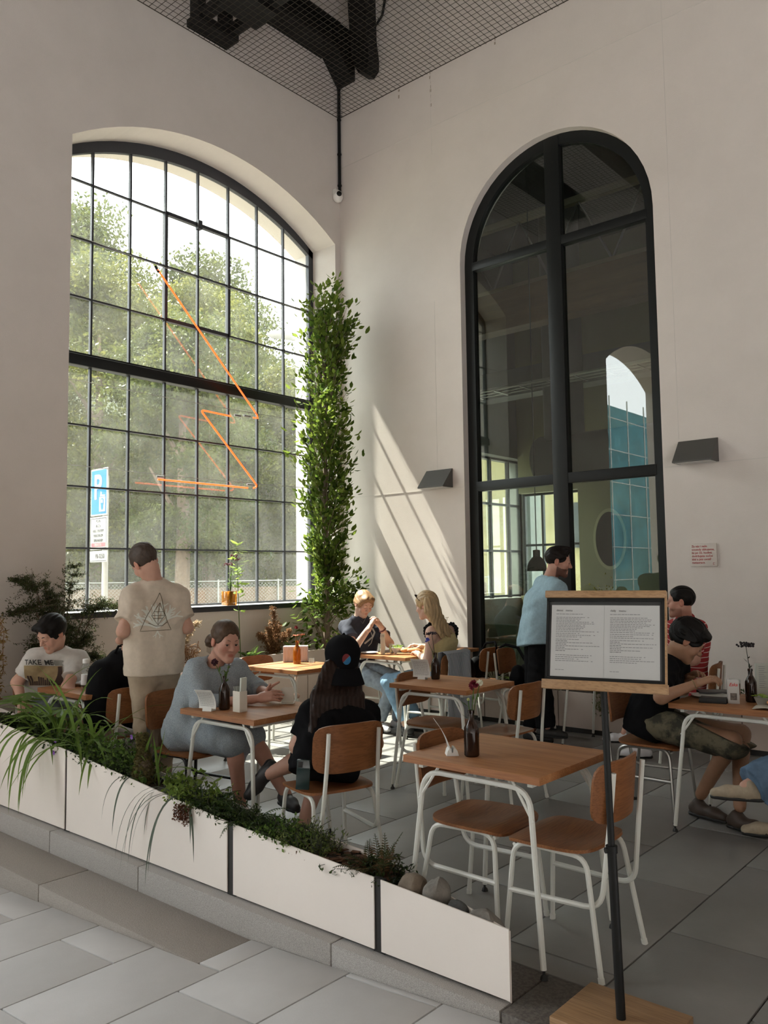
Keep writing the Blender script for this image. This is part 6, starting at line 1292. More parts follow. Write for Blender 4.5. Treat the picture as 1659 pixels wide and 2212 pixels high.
for q_ in 'LR':
    s_ = V(J['s'+q_]); dlat = (V(J['neck'])-s_).normalized(); c0 = s_+dlat*.055; x_, y_, z_ = basis(dlat)
    for k in range(40): a = 2*PI*k/40; r_ = .085+.010*math.sin(k*2.6); p = c0+(x_*math.cos(a)+y_*math.sin(a))*r_-V((0, 0, .03)); rf.ball(p, (.017, .017, .017), 6, 4)
tag(rf.build('black_ruffle', cloth('ruffle', (.012, .012, .013)), P['t']), kind='stuff')
t = thing('sunglasses', 'dark sunglasses pushed up on blonde woman\'s head', 'sunglasses', V(J['head'])+V((0, 0, .1))); M_gl = mat('tortoise', (.03, .014, .008), .15); H2 = P['H2W']
for sx in (-1, 1):
    MB().ball(H2((sx*.036, .070, .105)), (.026*hs, .008*hs, .02*hs), 14, 7, Matrix([list(r) for r in HRm]) @ Matrix.Rotation(-.7, 3, 'X')).build('lens', M_gl, t); MB().tube([H2((sx*.062, .066, .100)), H2((sx*.088, .02, .055)), H2((sx*.088, -.03, .02))], .0035*hs, 6).build('temple', M_gl, t)
MB().tube([H2((-.012, .078, .112)), H2((.012, .078, .112))], .003*hs, 6).build('bridge', M_gl, t)
# --- man in red stripes
P = person('I', 'seated man in red shirt with thin white stripes, facing away', 1.07, sk_rosy, stripe_mat('cloth_red_stripes', (.30, .018, .022), (.62, .50, .48), (.12, -.12, 1), 24, .15), cloth('grey_shorts', (.18, .17, .16)), h_black, sh_wht, dict(hair='short', hairthick=.004, sleeve=.8, leg=.9, eyes=True, closed=True, hem=.08, neckhole=.058, toe=(-.8, -.4, 0), hairlow=-.05, stubble=True))
cl = MB(); ring(cl, V(P['J']['neck'])+V((0, 0, .02)), V(P['J']['head']-P['J']['neck']), .066, .014, 20); cl.build('collar', mat('collar_red', (.30, .02, .022), .85), P['t'])
# --- man in camouflage shorts
camo = mat('cloth_camo', (.115, .10, .062), .9, col2=(.03, .028, .018), vscale=9, kind='speckle', bump=.1, bscale=300)
P = person('J', 'seated man in black tee and camouflage shorts, eating bent forward', 1.06, sk_tan, cloth('black2', (.007, .007, .008)), camo, h_black, sh_clog, dict(hair='fringe', hairthick=.017, sleeve=.74, leg=1.10, legw=1.55, closed=True, handR=dict(n=(-.1, -.3, 1), curl=.7), handL=dict(n=(0, .2, 1), curl=.7), hem=.10, bulk=1.08, hairrough=.0055, toe=(.9, -.25, 0), loose=.018, head=1.03, jaw=1.02, hairlow=-.03))
d = MB(); ring(d, P['J']['wR']-(P['J']['wR']-P['J']['eR'])*.1, P['J']['wR']-P['J']['eR'], .030, .0035); tag(d.build('bracelet', mat('bracelet_gold', (.2, .14, .06), .4)), 'thin cord bracelet on man in black tee', 'bracelet')
# --- person at the picture edge
P = person('K', 'person at right picture edge in wide jeans and sand sneakers', 1.06, sk_fair, cloth('grey_tee', (.2, .2, .2)), cloth('jeans_mid', (.10, .16, .24), .2, 12), h_brown, sh_sand, dict(hair='short', leg=1.93, legw=1.7, toe=(-.75, -.3, -.1), sleeve=.65, closed=True))
chair(6.84, -2.58, 180, 'plywood chair under person in wide jeans')
# --- backpack, bags, striped cloth
t = thing('backpack', 'black backpack standing upright on chair behind standing man', 'backpack', (2.23, -4.70, .49)); M_bp = mat('backpack_black', (.006, .006, .007), .8, bump=.2, bscale=250, spec=.1)
s_ = SDF(.012, .05); s_.rc((2.21, -4.83, .62), (2.20, -4.82, .92), .12, .10).rc((2.24, -4.58, .62), (2.23, -4.60, .94), .12, .11).rc((2.22, -4.7, .94), (2.21, -4.68, .98), .12, .11).rc((2.12, -4.7, .64), (2.12, -4.7, .78), .09, .08)
mobj('pack_body', s_.mesh([((0, 0, .492), (0, 0, -1.))], folds(3, .004, .12)), M_bp, t); MB().tube([(2.25, -4.75, 1.06), (2.25, -4.72, 1.11), (2.25, -4.66, 1.11), (2.25, -4.63, 1.06)], .009, 6).build('handle', M_bp, t); MB().tube([(2.09, -4.86, .9), (2.03, -4.8, .95), (2.02, -4.66, .96), (2.08, -4.57, .93)], .005, 5).build('zip', M_dark, t)
def strap_bag(x, y, z, label, h, r):
    t = thing('shoulder_bag', label, 'bag', (x, y, z)); s_ = SDF(.011, .03); s_.rc((x, y-.09, z+r), (x, y-.08, z+h), r, r*.8).rc((x, y+.09, z+r), (x, y+.08, z+h), r, r*.8); mobj('bag_body', s_.mesh((), folds(7, .004, .1)), M_bp, t)
    return t
t = strap_bag(2.60, -.74, .49, 'black soft bag on empty chair beside glazed door', .16, .08); MB().tube([(2.62, -.66, .70), (2.72, -.66, .86), (2.86, -.70, .885), (2.90, -.74, .86), (2.92, -.76, .6)], .014, 6).build('strap', M_bp, t)
t = strap_bag(3.28, -.86, .49, 'dark bag on chair left of blue shirt', .14, .08); MB().tube([(3.30, -.72, .62), (3.15, -.72, .84), (3.03, -.76, .87), (2.98, -.78, .84), (2.97, -.80, .55)], .016, 6).build('strap', M_bp, t)
M_str = stripe_mat('striped_cotton', (.22, .25, .29), (.55, .56, .58), (.25, 1, .12), 70, .35)
def drape(u, v):
    y = -1.5+(u-.5)*.40; L = v*1.05
    if L < .42: x, z = 2.970+.008*math.sin(u*9), .42+L
    elif L < .50: a = (L-.42)/.08*PI; x, z = 2.970-.052+.052*math.cos(a), .845+.022*math.sin(a)
    else: x, z = 2.866, .845-(L-.50)*.5
    x += .012*math.sin(u*14+v*3)*(1 if L < .42 else 0); y += (.42-z)*.10*(u-.5) if L < .42 else 0
    return (x, y, z if L >= .42 else z-.34*(1-L/.42)*(1-.35*u))
tag(sheet(drape, 22, 30, .004).build('striped_cloth', M_str, piv=(2.9, -1.5, .45)), 'blue-grey striped cloth hung over chair back of blonde woman', 'cloth')
# ================================================================ plants
RP = random.Random(21); NP = np.random.RandomState(21)
def plx(p):   # photo column -> x along the front planter (only used to lay plants out along the trough)
    T = [(-40, 1.38), (0, 1.653), (143, 2.604), (497, 4.268), (815, 5.265), (1098, 5.921)]
    for (a, xa), (b, xb) in zip(T, T[1:]):
        if a <= p <= b: return xa+(xb-xa)*(p-a)/(b-a)
def ribbon(base, d, L, w, droop, n=9, twist=0., keel=.25):
    """arching strap leaf"""
    p = V(base); dirv = V(d).normalized(); mb = MB(); A = []; side0 = dirv.cross(V((0, 0, 1)))
    if side0.length < 1e-3: side0 = V((1, 0, 0))
    side0.normalize()
    for i in range(n+1):
        t = i/n; ww = w*(.55+.9*t if t < .35 else .87*(1-((t-.35)/.65)**1.8)+.02); s = side0*math.cos(twist*t)+dirv.cross(side0)*math.sin(twist*t); up = s.cross(dirv)
        A += [p-s*ww/2, p-up*ww*keel*.5, p+s*ww/2]; p = p+dirv*L/n; dirv = (dirv+V((0, 0, -droop/n))).normalized()
    return mb.add(A, [f for i in range(n) for f in ((i*3, i*3+1, i*3+4, i*3+3), (i*3+1, i*3+2, i*3+5, i*3+4))])
def frond(base, d, L, w, droop, n=16, pin=.55):
    p = V(base); dirv = V(d).normalized(); mb = MB(); pts = [p.copy()]; side = dirv.cross(V((0, 0, 1))); side = side.normalized() if side.length > 1e-3 else V((1, 0, 0))
    for i in range(n):
        t = i/n; p = p+dirv*L/n; dirv = (dirv+V((0, 0, -droop/n))).normalized(); pts.append(p.copy()); ln = w*math.sin(PI*min(.98, .12+.86*t))**.8*(1-.5*t)
        for s in (-1, 1):
            q = (side*s+dirv*pin).normalized(); up = side.cross(dirv); e = p+q*ln-V((0, 0, ln*.18)); mb.add([p, p+q*ln*.5+dirv*ln*.16, e, p+q*ln*.5-dirv*ln*.14], [(0, 1, 2, 3)])
    mb.tube(pts, .0014, 4, False); return mb
def leafball(name, c, r, n, size, m, parent, shell=.3, asp=.5, seed=1, droop=None):
    R = np.random.RandomState(seed); v, f = leaf_quads(blob_points(c, r, n, R, shell), size, R, asp, droop); o = fast_mesh(name, v, f, m, parent, ORG[parent.name]); return tag(o, kind='stuff')
L_hb = leaf_mat('hornbeam_leaf', (.032, .068, .010), (.125, .175, .030), trl=.48); L_dark = leaf_mat('dark_leaf', (.018, .030, .012), (.05, .075, .022), trl=.25); L_mid = leaf_mat('mid_leaf', (.04, .085, .018), (.11, .18, .04), trl=.4)
L_strap = leaf_mat('strap_leaf', (.05, .11, .018), (.17, .26, .06), trl=.4); L_blue = leaf_mat('blue_sedge', (.06, .085, .075), (.13, .16, .12), trl=.25); L_lime = leaf_mat('lime_leaf', (.10, .17, .03), (.22, .30, .07), trl=.45); L_brown = leaf_mat('dry_leaf', (.14, .07, .03), (.30, .18, .09), trl=.3); L_rust = leaf_mat('rust_leaf', (.07, .03, .018), (.14, .06, .03), trl=.25); L_cyp = leaf_mat('cypress_leaf', (.022, .036, .014), (.085, .10, .040), trl=.35); L_straw = leaf_mat('straw', (.28, .21, .13), (.45, .36, .24), trl=.35); L_fern = leaf_mat('fern_leaf', (.03, .065, .018), (.08, .12, .03), trl=.35)
def leaf_mesh(m, asp=.5, cache={}):
    k = (m.name, asp)
    if k not in cache:
        me = MB().add([(0, 0, 0), (.22, asp*.38, .04), (.55, asp*.5, .05), (.85, asp*.22, .02), (1, 0, -.03), (.85, -asp*.22, .02), (.55, -asp*.5, .05), (.22, -asp*.38, .04), (.5, 0, 0)], [(0, 1, 8), (1, 2, 8), (2, 3, 4, 8), (8, 4, 5, 6), (8, 6, 7), (0, 8, 7)]).mesh('leaf', smooth=False); me.materials.append(m); cache[k] = me
    return cache[k]
def leaf_inst(par, p, d, L, m, asp=.5, roll=0.):
    x = V(d).normalized(); y = x.cross(V((0, 0, 1))); y = y.normalized() if y.length > 1e-3 else V((0, 1, 0)); z = x.cross(y)*-1; y2 = y*math.cos(roll)+z*math.sin(roll); z2 = x.cross(y2)
    inst('leaf', leaf_mesh(m, asp), Matrix.Translation(V(p)-ORG[par.name]) @ Matrix(((x.x, y2.x, z2.x, 0), (x.y, y2.y, z2.y, 0), (x.z, y2.z, z2.z, 0), (0, 0, 0, 1))) @ Matrix.Scale(L, 4), par)
# --- hornbeam in the corner
bx, by = .30, -.63
t = thing('corner_tree', 'slender tall leafy tree rising in the sunny room corner', 'tree', (bx, by, .60)); PX = .0059
prof = [(.70, -.03, .42), (.95, -.10, .46), (1.25, .06, .40), (1.52, .14, .38), (1.70, .05, .20), (1.95, .03, .26), (2.3, .06, .33), (2.65, .02, .36), (3.0, .0, .42), (3.4, -.02, .45), (3.9, .0, .44), (4.3, .05, .36), (4.8, .07, .34), (5.1, .06, .27), (5.28, .06, .15)]
def cprof(z):
    for a, b in zip(prof, prof[1:]):
        if a[0] <= z <= b[0]: f = (z-a[0])/(b[0]-a[0]); return a[1]+(b[1]-a[1])*f-.03, (a[2]+(b[2]-a[2])*f)*1.22
    return prof[-1][1:]
MB().tube([(bx, by, .60), (bx+.01, by+.01, 1.5), (bx-.01, by, 2.6), (bx+.01, by+.02, 3.8), (bx+.02, by+.02, 5.0)], [.042, .036, .028, .018, .006], 8).build('trunk', mat('tree_bark', (.20, .15, .11), .85, var=.25, vscale=20, bump=.3), t)
br = MB(); LP_ = []
for k in range(195):
    z = RP.uniform(.95, 5.0); a = RP.uniform(0, 2*PI); o_, w_ = cprof(min(5.2, z+.3)); L = w_*RP.uniform(.6, 1.05); rise = RP.uniform(.15, .55); p0 = V((bx, by, z*.92)); 
    e = V((bx+CR.x*o_+L*math.cos(a), by+CR.y*o_+L*math.sin(a)*.8, z+rise)); e.x = max(.13, e.x); e.y = min(-.13, e.y); m_ = p0.lerp(e, .5)+V((0, 0, .06)); br.tube([p0, m_, e], [.006, .004, .0015], 4, False)
    for i in range(29):
        f = RP.uniform(.25, 1.03); p = p0.lerp(m_, f*2) if f < .5 else m_.lerp(e, f*2-1); LP_.append((p+V((RP.gauss(0, .045), RP.gauss(0, .045), RP.gauss(0, .045))), (e-p0).normalized()))
for k in range(10): a = RP.uniform(0, 6.3); e = V((max(.13, bx+.35*math.cos(a)), min(-.13, by+.35*math.sin(a)), RP.uniform(1.0, 1.5))); br.tube([(bx, by, .62), V((bx, by, .62)).lerp(e, .5)+V((0, 0, .1)), e], [.006, .005, .002], 4, False)
tag(br.build('twigs', MATS['tree_bark'], t), kind='stuff')
for k in range(330):
    z = RP.uniform(.72, 1.55); o_, w_ = cprof(z); a = RP.uniform(0, 6.3); r_ = w_*RP.uniform(.2, 1.); p = V((max(.13, bx+CR.x*o_+r_*math.cos(a)), min(-.13, by+CR.y*o_+r_*math.sin(a)), z)); LP_.append((p, V((math.cos(a), math.sin(a), -.2))))
RP.shuffle(LP_)
for p, d in LP_[:260]: leaf_inst(t, p, d+V((RP.gauss(0, .5), RP.gauss(0, .5), RP.gauss(-.25, .4))), RP.uniform(.075, .12), L_hb, .52, RP.uniform(-1, 1))
rest = LP_[260:]; lv = []; lf = []; base = [(0, 0, 0), (.25, .2, .03), (.6, .25, .04), (1, 0, -.03), (.6, -.25, .04), (.25, -.2, .03)]
for p, d in rest:
    x = (d+V((RP.gauss(0, .5), RP.gauss(0, .5), RP.gauss(-.25, .4)))).normalized(); y = x.cross(V((RP.gauss(0, .4), RP.gauss(0, .4), 1))).normalized(); z = x.cross(y); L = RP.uniform(.065, .11); k = len(lv)
    lv += [p+(x*a+y*b+z*c)*L for a, b, c in base]; lf += [(k, k+1, k+2, k+3), (k, k+3, k+4, k+5)]
tag(fast_mesh('foliage', np.array([tuple(q) for q in lv]), np.array(lf), L_hb, t, ORG[t.name]), kind='stuff')
# --- feathery conifer at the left jamb
def feathery(name, label, base, stems, m, leaf=.030, dens=26, seed=1, bark=None, spread=.07):
    R = random.Random(seed); t = thing(name, label, 'plant', base); br = MB(); pts = []
    for e, sag in stems:
        p0 = V(base); e = V(e); mid = p0.lerp(e, .55)+V((0, 0, sag)); path = [p0.lerp(mid, i/4) for i in range(4)]+[mid.lerp(e, i/5) for i in range(6)]; br.tube(path, [.008-.0007*i for i in range(10)], 5, False)
        for i in range(2, 10):
            for k in range(9):
                L = spread*R.uniform(.8, 2.2)*(1.2-i/12); d = V((R.gauss(0, 1), R.gauss(0, 1), R.gauss(.1, .5))).normalized(); q = path[i]+d*L; q.x = max(.04, q.x); br.tube([path[i], q], .0016, 3, False)
                for s in range(dens): f = R.random(); pp = path[i].lerp(q, f)+V((R.gauss(0, .012), R.gauss(0, .012), R.gauss(-.004, .010))); pts.append((max(.03, pp.x), pp.y, pp.z))
    tag(br.build('stems', bark or M_bark, t), kind='stuff'); RS_ = np.random.RandomState(seed); v, f = leaf_quads(np.array(pts), leaf, RS_, .32); tag(fast_mesh('needles', v, f, m, t, base), kind='stuff'); return t
feathery('feathery_conifer', 'dark feathery conifer spreading before the window left jamb', (.27, -4.14, .60), [((.26, -4.0, 1.72), .1), ((.26, -4.55, 1.60), .35), ((.34, -4.62, 1.30), .38), ((.30, -3.7, 1.36), .25), ((.28, -3.45, 1.32), .35), ((.32, -3.9, 1.05), .1), ((.35, -4.4, 1.0), .15), ((.28, -4.2, 1.45), .1), ((.3, -3.75, .85), .12), ((.38, -4.1, 1.15), .1), ((.28, -4.3, 1.55), .1)], L_cyp, .024, 30, 5, None, .13)
# dried things in the window planter
feathery('dried_fir', 'dry brown little fir standing under the window', (.24, -1.46, .62), [((.24, -1.46, 1.22), 0), ((.34, -1.62, 1.0), .05), ((.16, -1.3, 1.02), .05), ((.36, -1.3, .95), .05), ((.22, -1.66, .93), .05), ((.3, -1.5, .85), .02)], L_brown, .030, 16, 6, mat('dry_twig', (.30, .17, .09), .9), .05)
feathery('pale_dry_bush', 'pale dry flowering bush right of standing man', (.24, -2.95, .62), [((.30, -2.75, 1.18), .05), ((.3, -2.6, 1.12), .05), ((.26, -3.0, 1.05), .03), ((.36, -2.8, .95), .05)], L_straw, .035, 10, 7, MATS['dry_twig'], .06)
t = thing('dry_vine_heap', 'tangled heap of dry brown vines on planter', 'plant', (.25, -2.72, .64)); hp = MB()
for k in range(70):
    a = RP.uniform(0, 6.3); c = V((.25+RP.gauss(0, .05), -2.75+RP.gauss(0, .09), .70+RP.uniform(0, .16))); r_ = RP.uniform(.04, .10); x, y, z = basis((RP.gauss(0, 1), RP.gauss(0, 1), RP.gauss(0, 1))); hp.tube([c+(x*math.cos(a+i*.6)+y*math.sin(a+i*.6))*r_ for i in range(7)], .004, 4, False)
tag(hp.build('vines', MATS['dry_twig'], t), kind='stuff')
def fernclump(name, label, base, n, L, m, seed, tilt=.55, droop=1.6, lean=(0, 0, 0), w=.4):
    R = random.Random(seed); t = thing(name, label, 'fern', base)
    for k in range(n):
        a = 2*PI*k/n+R.uniform(-.4, .4); frond(V(base)+V((R.gauss(0, .012), R.gauss(0, .012), 0)), (math.cos(a)*tilt+lean[0], math.sin(a)*tilt+lean[1], 1+lean[2]), L*R.uniform(.65, 1.1), L*w*R.uniform(.4, .55), droop*R.uniform(.6, 1.3)).build('frond', m, t, smooth=False)
    return t
fernclump('green_fern', 'low green fern left of the dried fir', (.28, -1.85, .62), 9, .34, L_mid, 3); fernclump('sunlit_fern', 'bright green fern right of the dried fir', (.32, -1.15, .62), 8, .36, L_lime, 4)
t = thing('leafy_weed', 'tall thin leafy weed before the window sill', 'plant', (.30, -2.0, .64)); MB().tube([(.30, -2.0, .64), (.24, -1.98, 1.2), (.20, -1.97, 1.7), (.20, -1.99, 2.0)], [.006, .005, .003, .001], 5).build('stem', M_stem, t)
for k in range(58):
    z = RP.uniform(.75, 2.05); a = RP.uniform(0, 6.3)
    if 1.30 < z or RP.random() < .25: leaf_inst(t, (.22+RP.gauss(0, .02), -1.98+RP.gauss(0, .02), z), (math.cos(a), math.sin(a), RP.uniform(-.2, .6)), RP.uniform(.07, .13), L_lime, .42, RP.uniform(-.6, .6))
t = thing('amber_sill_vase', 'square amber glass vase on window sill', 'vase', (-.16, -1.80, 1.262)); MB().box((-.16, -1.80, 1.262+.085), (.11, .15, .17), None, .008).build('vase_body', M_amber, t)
t = thing('sill_sprig', 'plum and white flower sprigs in amber sill vase', 'flower', (-.16, -1.8, 1.40))
for k in range(9):
    e = V((-.16+RP.gauss(0, .05), -1.80+RP.uniform(-.05, .22), 1.262+RP.uniform(.35, .62))); MB().tube([(-.16, -1.8, 1.30), V((-.16, -1.8, 1.45)).lerp(e, .4), e], .0025, 4).build('stem', M_stem, t)
    for i in range(4): leaf_inst(t, V((-.16, -1.8, 1.45)).lerp(e, RP.random()), (RP.gauss(0, 1), RP.gauss(0, 1), .3), RP.uniform(.04, .07), L_mid, .4, 0)
    if k < 3: fl = MB(); [fl.ball(e+V((RP.gauss(0, .02), RP.gauss(0, .025), RP.gauss(0, .008))), .010, 5, 3) for i in range(16)]; tag(fl.build('blossom', mat('plum', (.10, .02, .03), .8), t), kind='stuff')
# left edge vine
t = thing('hanging_dry_vine', 'dry yellow-brown vine hanging at left picture edge', 'vine', (.62, -5.0, 0)); hv_ = MB(); pts = []
for k in range(16):
    x0 = .62+RP.gauss(0, .05); y0 = -4.98+RP.gauss(0, .04); p = V((x0, y0, 1.62-RP.uniform(0, .35))); path = [p.copy()]
    for i in range(9): p = p+V((RP.gauss(0, .03), RP.gauss(0, .02), -RP.uniform(.05, .13))); path.append(p.copy()); pts += [tuple(p+V((RP.gauss(0, .02), RP.gauss(0, .02), RP.gauss(0, .03)))) for j in range(12)]
    hv_.tube(path, .003, 4, False)
hv_.tube([(.62, -5.0, .0), (.60, -5.0, 1.2), (.63, -4.98, 1.66)], .01, 6); tag(hv_.build('stems', MATS['dry_twig'], t), kind='stuff'); v, f = leaf_quads(np.array(pts), .045, NP, .3); tag(fast_mesh('dry_leaves', v, f, leaf_mat('ochre_leaf', (.16, .11, .03), (.30, .20, .07)), t, ORG[t.name]), kind='stuff')
# door planter plants
def rosette(label, c, n, L, m, seed, name='spiky_plant', droop=.9, w=.022):
    R = random.Random(seed); t = thing(name, label, 'plant', c)
    for k in range(n): a = R.uniform(0, 6.3); el = R.uniform(.1, 1.3); ribbon(V(c), (math.cos(a)*math.cos(el), math.sin(a)*math.cos(el), math.sin(el)), L*R.uniform(.6, 1.1), w, droop, 6).build('leaf_blade', m, t, smooth=False)
    return t
rosette('pale variegated spiky plant below glazed door', (2.55, -.25, .38), 34, .30, leaf_mat('variegated', (.25, .27, .16), (.42, .40, .28), trl=.3), 1); rosette('bright green broad-leaf plant below glazed door', (2.75, -.15, .38), 16, .34, L_lime, 2, 'broad_leaf_plant', 1.2, .05); rosette('second pale spiky plant beside door planter chair', (3.35, -.28, .37), 24, .26, MATS['variegated'], 3)
t = thing('trailing_plant', 'grey-green trailing plant spilling over door planter', 'plant', (4.15, -.40, .37)); tp = []; st_ = MB()
for k in range(26):
    p = V((4.15+RP.gauss(0, .12), -.44, .40)); path = [p.copy()]
    for i in range(6): p = p+V((RP.gauss(0, .012), -.012 if i < 2 else 0, (.02 if i == 0 else -RP.uniform(.02, .05)))); path.append(p.copy()); tp += [tuple(p+V((RP.gauss(0, .012), RP.gauss(-.008, .006), RP.gauss(0, .012)))) for j in range(7)]
    st_.tube(path, .0016, 3, False)
tag(st_.build('stems', M_stem, t), kind='stuff'); v, f = leaf_quads(np.array(tp), .028, NP, .35); tag(fast_mesh('leaflets', v, f, leaf_mat('greygreen', (.09, .11, .05), (.20, .21, .10)), t, ORG[t.name]), kind='stuff')
for i, xx in enumerate((5.3, 6.1)): t = thing('low_ground_cover', ('dark low ground cover behind camouflage shorts', 'dark ground cover at far right of door planter')[i], 'plant', (xx, -.24, .37)); leafball('foliage', (xx, -.24, .44), (.4, .16, .10), 700, .04, L_dark, t, .2, .4, 30+i)
# ================================================================ front planter plants
def fz(x): return ptop(x)-.04
YM = -5.19
t = thing('palmate_plant', 'palmate-leaved plant at left end of front planter', 'plant', (plx(18), YM, fz(plx(18))))
for px_, h, r_ in ((-10, .20, .19), (12, .26, .20), (38, .19, .17), (60, .14, .15), (0, .10, .15), (85, .22, .18), (20, .12, .16)):
    x = plx(px_)+.04; c = V((x, YM+.04, fz(x)+h)); MB().tube([(plx(18), YM, fz(plx(18))), c.lerp(V((plx(18), YM, fz(plx(18)))), .4)+V((0, 0, .03)), c], .003, 5).build('stalk', M_stem, t)
    for k in range(7): a = 2*PI*k/7+.3; leaf_inst(t, c, (math.cos(a), math.sin(a), -.18), r_, L_strap, .34, 0)
t = thing('strap_leaf_clump', 'big clump of bright strap leaves spilling over planter front', 'plant', (plx(95), YM, fz(plx(95))))
for k in range(84):
    x = plx(RP.uniform(55, 185)); a = RP.uniform(0, 6.3); el = RP.uniform(.5, 1.4); ribbon((x, YM+RP.uniform(-.05, .06), fz(x)), (math.cos(a)*math.cos(el), math.sin(a)*math.cos(el)*.6, math.sin(el)), RP.uniform(.36, .70), RP.uniform(.018, .034), RP.uniform(1.5, 3.2), 10, RP.uniform(-.5, .5)).build('leaf_blade', L_strap, t, smooth=False)
for px_, L, ex in ((52, .62, 0), (56, .5, .02), (70, .66, 0), (84, .55, .03), (88, .62, .04), (92, .5, .02), (96, .60, .05), (100, .45, .06), (78, .4, .0)):
    x = plx(px_+14); ribbon((x, -5.25, fz(x)+.03), (RP.uniform(-.2, .3), -.75, .62), L, .027, 5.2, 14, RP.uniform(-.4, .4)).build('leaf_blade', L_strap, t, smooth=False)
def bushy(name, label, p0, p1, h, n, size, m, seed, asp=.5, over=.0, kind='plant', hang=0., dy=0.):
    x0, x1 = plx(p0), plx(p1); c = V(((x0+x1)/2, YM, fz((x0+x1)/2))); t = thing(name, label, kind, c); R = np.random.RandomState(seed); P = []
    sb = MB(); Rr = random.Random(seed)
    for k in range(n//14):
        x = Rr.uniform(x0, x1); b = V((x, YM+Rr.uniform(-.08, .08), fz(x)-.01)); e = b+V((Rr.gauss(0, .05), Rr.gauss(-over+dy, .05), h*Rr.uniform(.35, 1.)*(1-.5*abs((x-c.x)/max(.01, x1-x0))))); sb.tube([b, b.lerp(e, .5)+V((0, 0, .02)), e], .0016, 3, False)
        for i in range(14): f = Rr.uniform(.15, 1.02); P.append(tuple(b.lerp(e, f)+V((Rr.gauss(0, size*.6), Rr.gauss(0, size*.6), Rr.gauss(0, size*.3)))))
    P = np.array(P); nb = min(60, len(P)//5) if size > .03 else 0
    for q in P[:nb]: leaf_inst(t, q, (Rr.gauss(0, 1), Rr.gauss(-.3, 1), Rr.uniform(-.2, .7)), size*Rr.uniform(.9, 1.5), m, asp, Rr.uniform(-.5, .5))
    tag(sb.build('stems', M_stemd, t), kind='stuff'); v, f = leaf_quads(P[nb:], size, R, asp); tag(fast_mesh('foliage', v, f, m, t, c), kind='stuff'); return t
bushy('dark_ground_cover', 'dark leafy ground cover under strap leaves', -30, 120, .12, 1100, .034, L_dark, 1); bushy('cranesbill', 'cranesbill with lobed leaves and purple flowers', 110, 250, .17, 1500, .030, L_mid, 2, .6, .02)
bushy('dark_shrublet', 'dark fine shrublet right of purple flowers', 170, 300, .15, 1500, .028, L_dark, 3, .35); bushy('upright_herb', 'upright lobed herb before chair with backpack', 225, 300, .26, 700, .034, L_mid, 4, .55)
for i, (px_, dz, dyy) in enumerate(((118, .045, -.09), (124, -.02, -.12), (262, .20, .02), (97, .03, -.09))):
    x = plx(px_); c = V((x, YM+dyy, fz(x)+dz+.02)); t = thing('purple_flower', ('purple cranesbill flower above planter seam', 'lower purple cranesbill flower on cream panel', 'purple flower before chair backrest', 'violet flower beside hanging strap leaves')[i], 'flower', c, 0, 'purple cranesbill flowers'); MB().tube([(x, YM, fz(x)), c], .0012, 3).build('stem', M_stem, t)
    pb = MB()
    for k in range(5): a = 2*PI*k/5; d = V((math.cos(a), -.6, math.sin(a))).normalized(); s = d.cross(V((0, 1, 0))).normalized(); pb.add([c, c+d*.012+s*.008, c+d*.022, c+d*.012-s*.008], [(0, 1, 2, 3)])
    pb.build('petals', mat('petal_purple', (.24, .10, .42), .7), t)
# long blades over the panel
t = thing('wide_blade_plant', 'plant with long wide blades crossing before the dress', 'plant', (plx(290), YM, fz(plx(290))))
for px_, d, L, dr in ((300, (.9, .1, .62), .62, 1.1), (285, (.45, -.1, .95), .38, .6), (318, (.15, .1, 1.), .34, .25), (250, (.5, -.1, .7), .40, 1.6), (330, (-.2, 0, 1), .3, .4), (180, (.6, -.5, .5), .35, 2.4)): x = plx(px_); ribbon((x, YM, fz(x)), d, L, .024, dr, 10).build('leaf_blade', L_strap, t, smooth=False)
# mossy cone
t = thing('mossy_cone', 'brownish moss-covered conical dwarf conifer', 'plant', (plx(302), YM-.02, fz(plx(302)))); x = plx(302); P = []
for k in range(2600): f = RP.random()**1.3; r_ = (.075*(1-f)**.7 if f < .62 else .032)*RP.uniform(.85, 1.05)*(1 if f > .1 else .7+3*f); a = RP.uniform(0, 6.3); P.append((x+r_*math.cos(a)-.02*f, YM-.02+r_*math.sin(a), fz(x)-.02+.30*f))
MB().lathe([(.04, -.02), (.058, .06), (.048, .12), (.018, .19), (.014, .25), (0, .26)], 12, (x-.008, YM-.02, fz(x))).build('core', M_bark, t); v, f = leaf_quads(np.array(P), .024, NP, .45); tag(fast_mesh('moss_tufts', v, f, leaf_mat('moss', (.06, .055, .02), (.16, .14, .05), trl=.2), t, ORG[t.name]), kind='stuff')
# blue sedge hanging
t = thing('blue_sedge', 'blue-green sedge with long thin arching blades over panel', 'plant', (plx(385), YM, fz(plx(385))))
for px_, dx, L in ((380, -.95, .62), (385, -.6, .60), (388, -.45, .66), (392, -.2, .5), (395, -.15, .62), (400, .1, .55), (404, .1, .62), (398, .9, .42), (372, -1.0, .36), (300, .15, .44), (296, -.1, .36), (410, .5, .3)): x = plx(px_); ribbon((x, -5.25, fz(x)+.015), (dx, -.35, .62 if abs(dx) > .3 else .35), L, .014, 4.6, 14).build('leaf_blade', L_blue, t, smooth=False)
for k in range(22): x = plx(RP.uniform(270, 420)); ribbon((x, YM, fz(x)), (RP.gauss(0, .6), RP.gauss(0, .4), 1), RP.uniform(.12, .28), .007, 1.8, 7).build('leaf_blade', L_blue, t, smooth=False)
bushy('sage_plant', 'light green rounded-leaf herb beside table leg', 345, 420, .17, 420, .042, L_lime, 6, .5); bushy('lime_filler', 'lime green fine filler plant beneath dress', 370, 440, .11, 900, .022, L_lime, 7, .5)
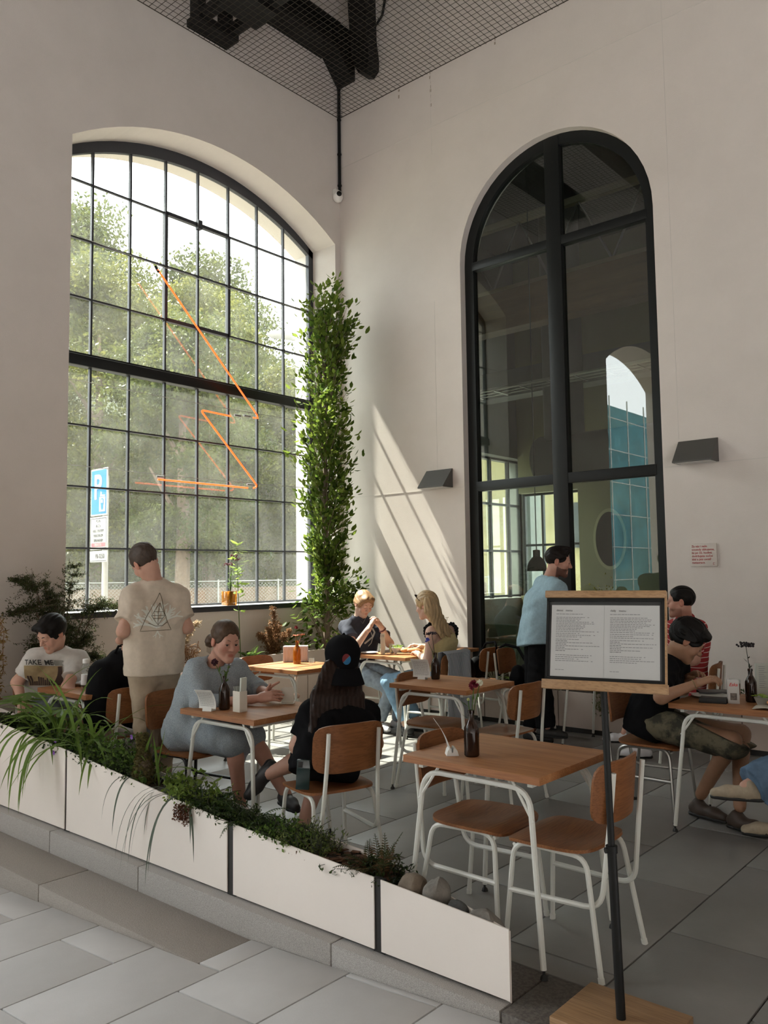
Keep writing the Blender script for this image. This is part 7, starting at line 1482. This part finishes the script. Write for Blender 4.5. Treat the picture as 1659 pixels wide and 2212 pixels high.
fernclump('dark_fern', 'large dark fern mound in middle of front planter', (plx(440), YM, fz(plx(440))), 22, .24, L_fern, 8, .8, 2.0); fernclump('dark_fern_second', 'dark fern mound below woman\'s table', (plx(505), YM, fz(plx(505))), 20, .22, L_fern, 9, .8, 2.0)
bushy('dark_filler', 'dark filler foliage between fern mounds', 410, 580, .13, 1900, .024, L_dark, 10, .4, .02); bushy('clover_patch', 'small-leaved clover sprigs rising near seam post', 560, 640, .13, 700, .020, L_mid, 11, .8)
t = thing('rust_sedum', 'rusty red sedum trailing over planter panel', 'plant', (plx(425), -5.27, fz(plx(425)))); P = []
for k in range(9):
    p = V((plx(418)+RP.uniform(-.08, .05), -5.305, ptop(plx(425))+.0)); 
    for i in range(9): p = p+V((RP.gauss(0, .006), -.002, -RP.uniform(.004, .014))); P += [tuple(p+V((RP.gauss(0, .006), RP.gauss(-.003, .004), RP.gauss(0, .006)))) for j in range(7)]
v, f = leaf_quads(np.array(P), .012, NP, .7); tag(fast_mesh('trailing_leaves', v, f, L_rust, t, ORG[t.name]), kind='stuff')
bushy('thyme_cushion', 'soft light green cushion plant under black cap person\'s chair', 600, 690, .13, 2200, .018, leaf_mat('thyme', (.08, .12, .03), (.18, .22, .07)), 12, .3, -.01); bushy('small_herbs', 'small green herbs right of seam post', 530, 640, .10, 1200, .020, L_mid, 13, .45)
t = thing('bark_mulch', 'brown bark chips lying on planter soil', 'mulch', (plx(700), YM, fz(plx(700)))); ch = MB()
for k in range(150): x = plx(RP.uniform(630, 820)); ch.box((x, -5.285+RP.uniform(.0, min(.2, yb(x)-YF-.02)), fz(x)+RP.uniform(0, .018)), (RP.uniform(.015, .05), RP.uniform(.01, .025), .004), Matrix.Rotation(RP.uniform(0, 6), 3, 'Z') @ Matrix.Rotation(RP.gauss(0, .5), 3, 'X'))
tag(ch.build('chips', mat('bark_chip', (.11, .055, .03), .85, var=.4, vscale=30), t), kind='stuff')
fernclump('rust_fern', 'fern with reddish fronds at the rocks', (plx(778), YM-.03, fz(plx(778))), 17, .19, leaf_mat('rust_fern_leaf', (.035, .05, .018), (.12, .07, .035), trl=.3), 14, .75, 1.5); fernclump('upright_fern', 'upright fern frond rising near nearest table leg', (plx(800), YM-.03, fz(plx(800))), 7, .21, MATS['rust_fern_leaf'], 15, .4, .5, (.2, .1, .2))
bushy('fern_undergrowth', 'dark undergrowth below the reddish fern', 725, 840, .07, 1000, .022, L_dark, 16, .4)
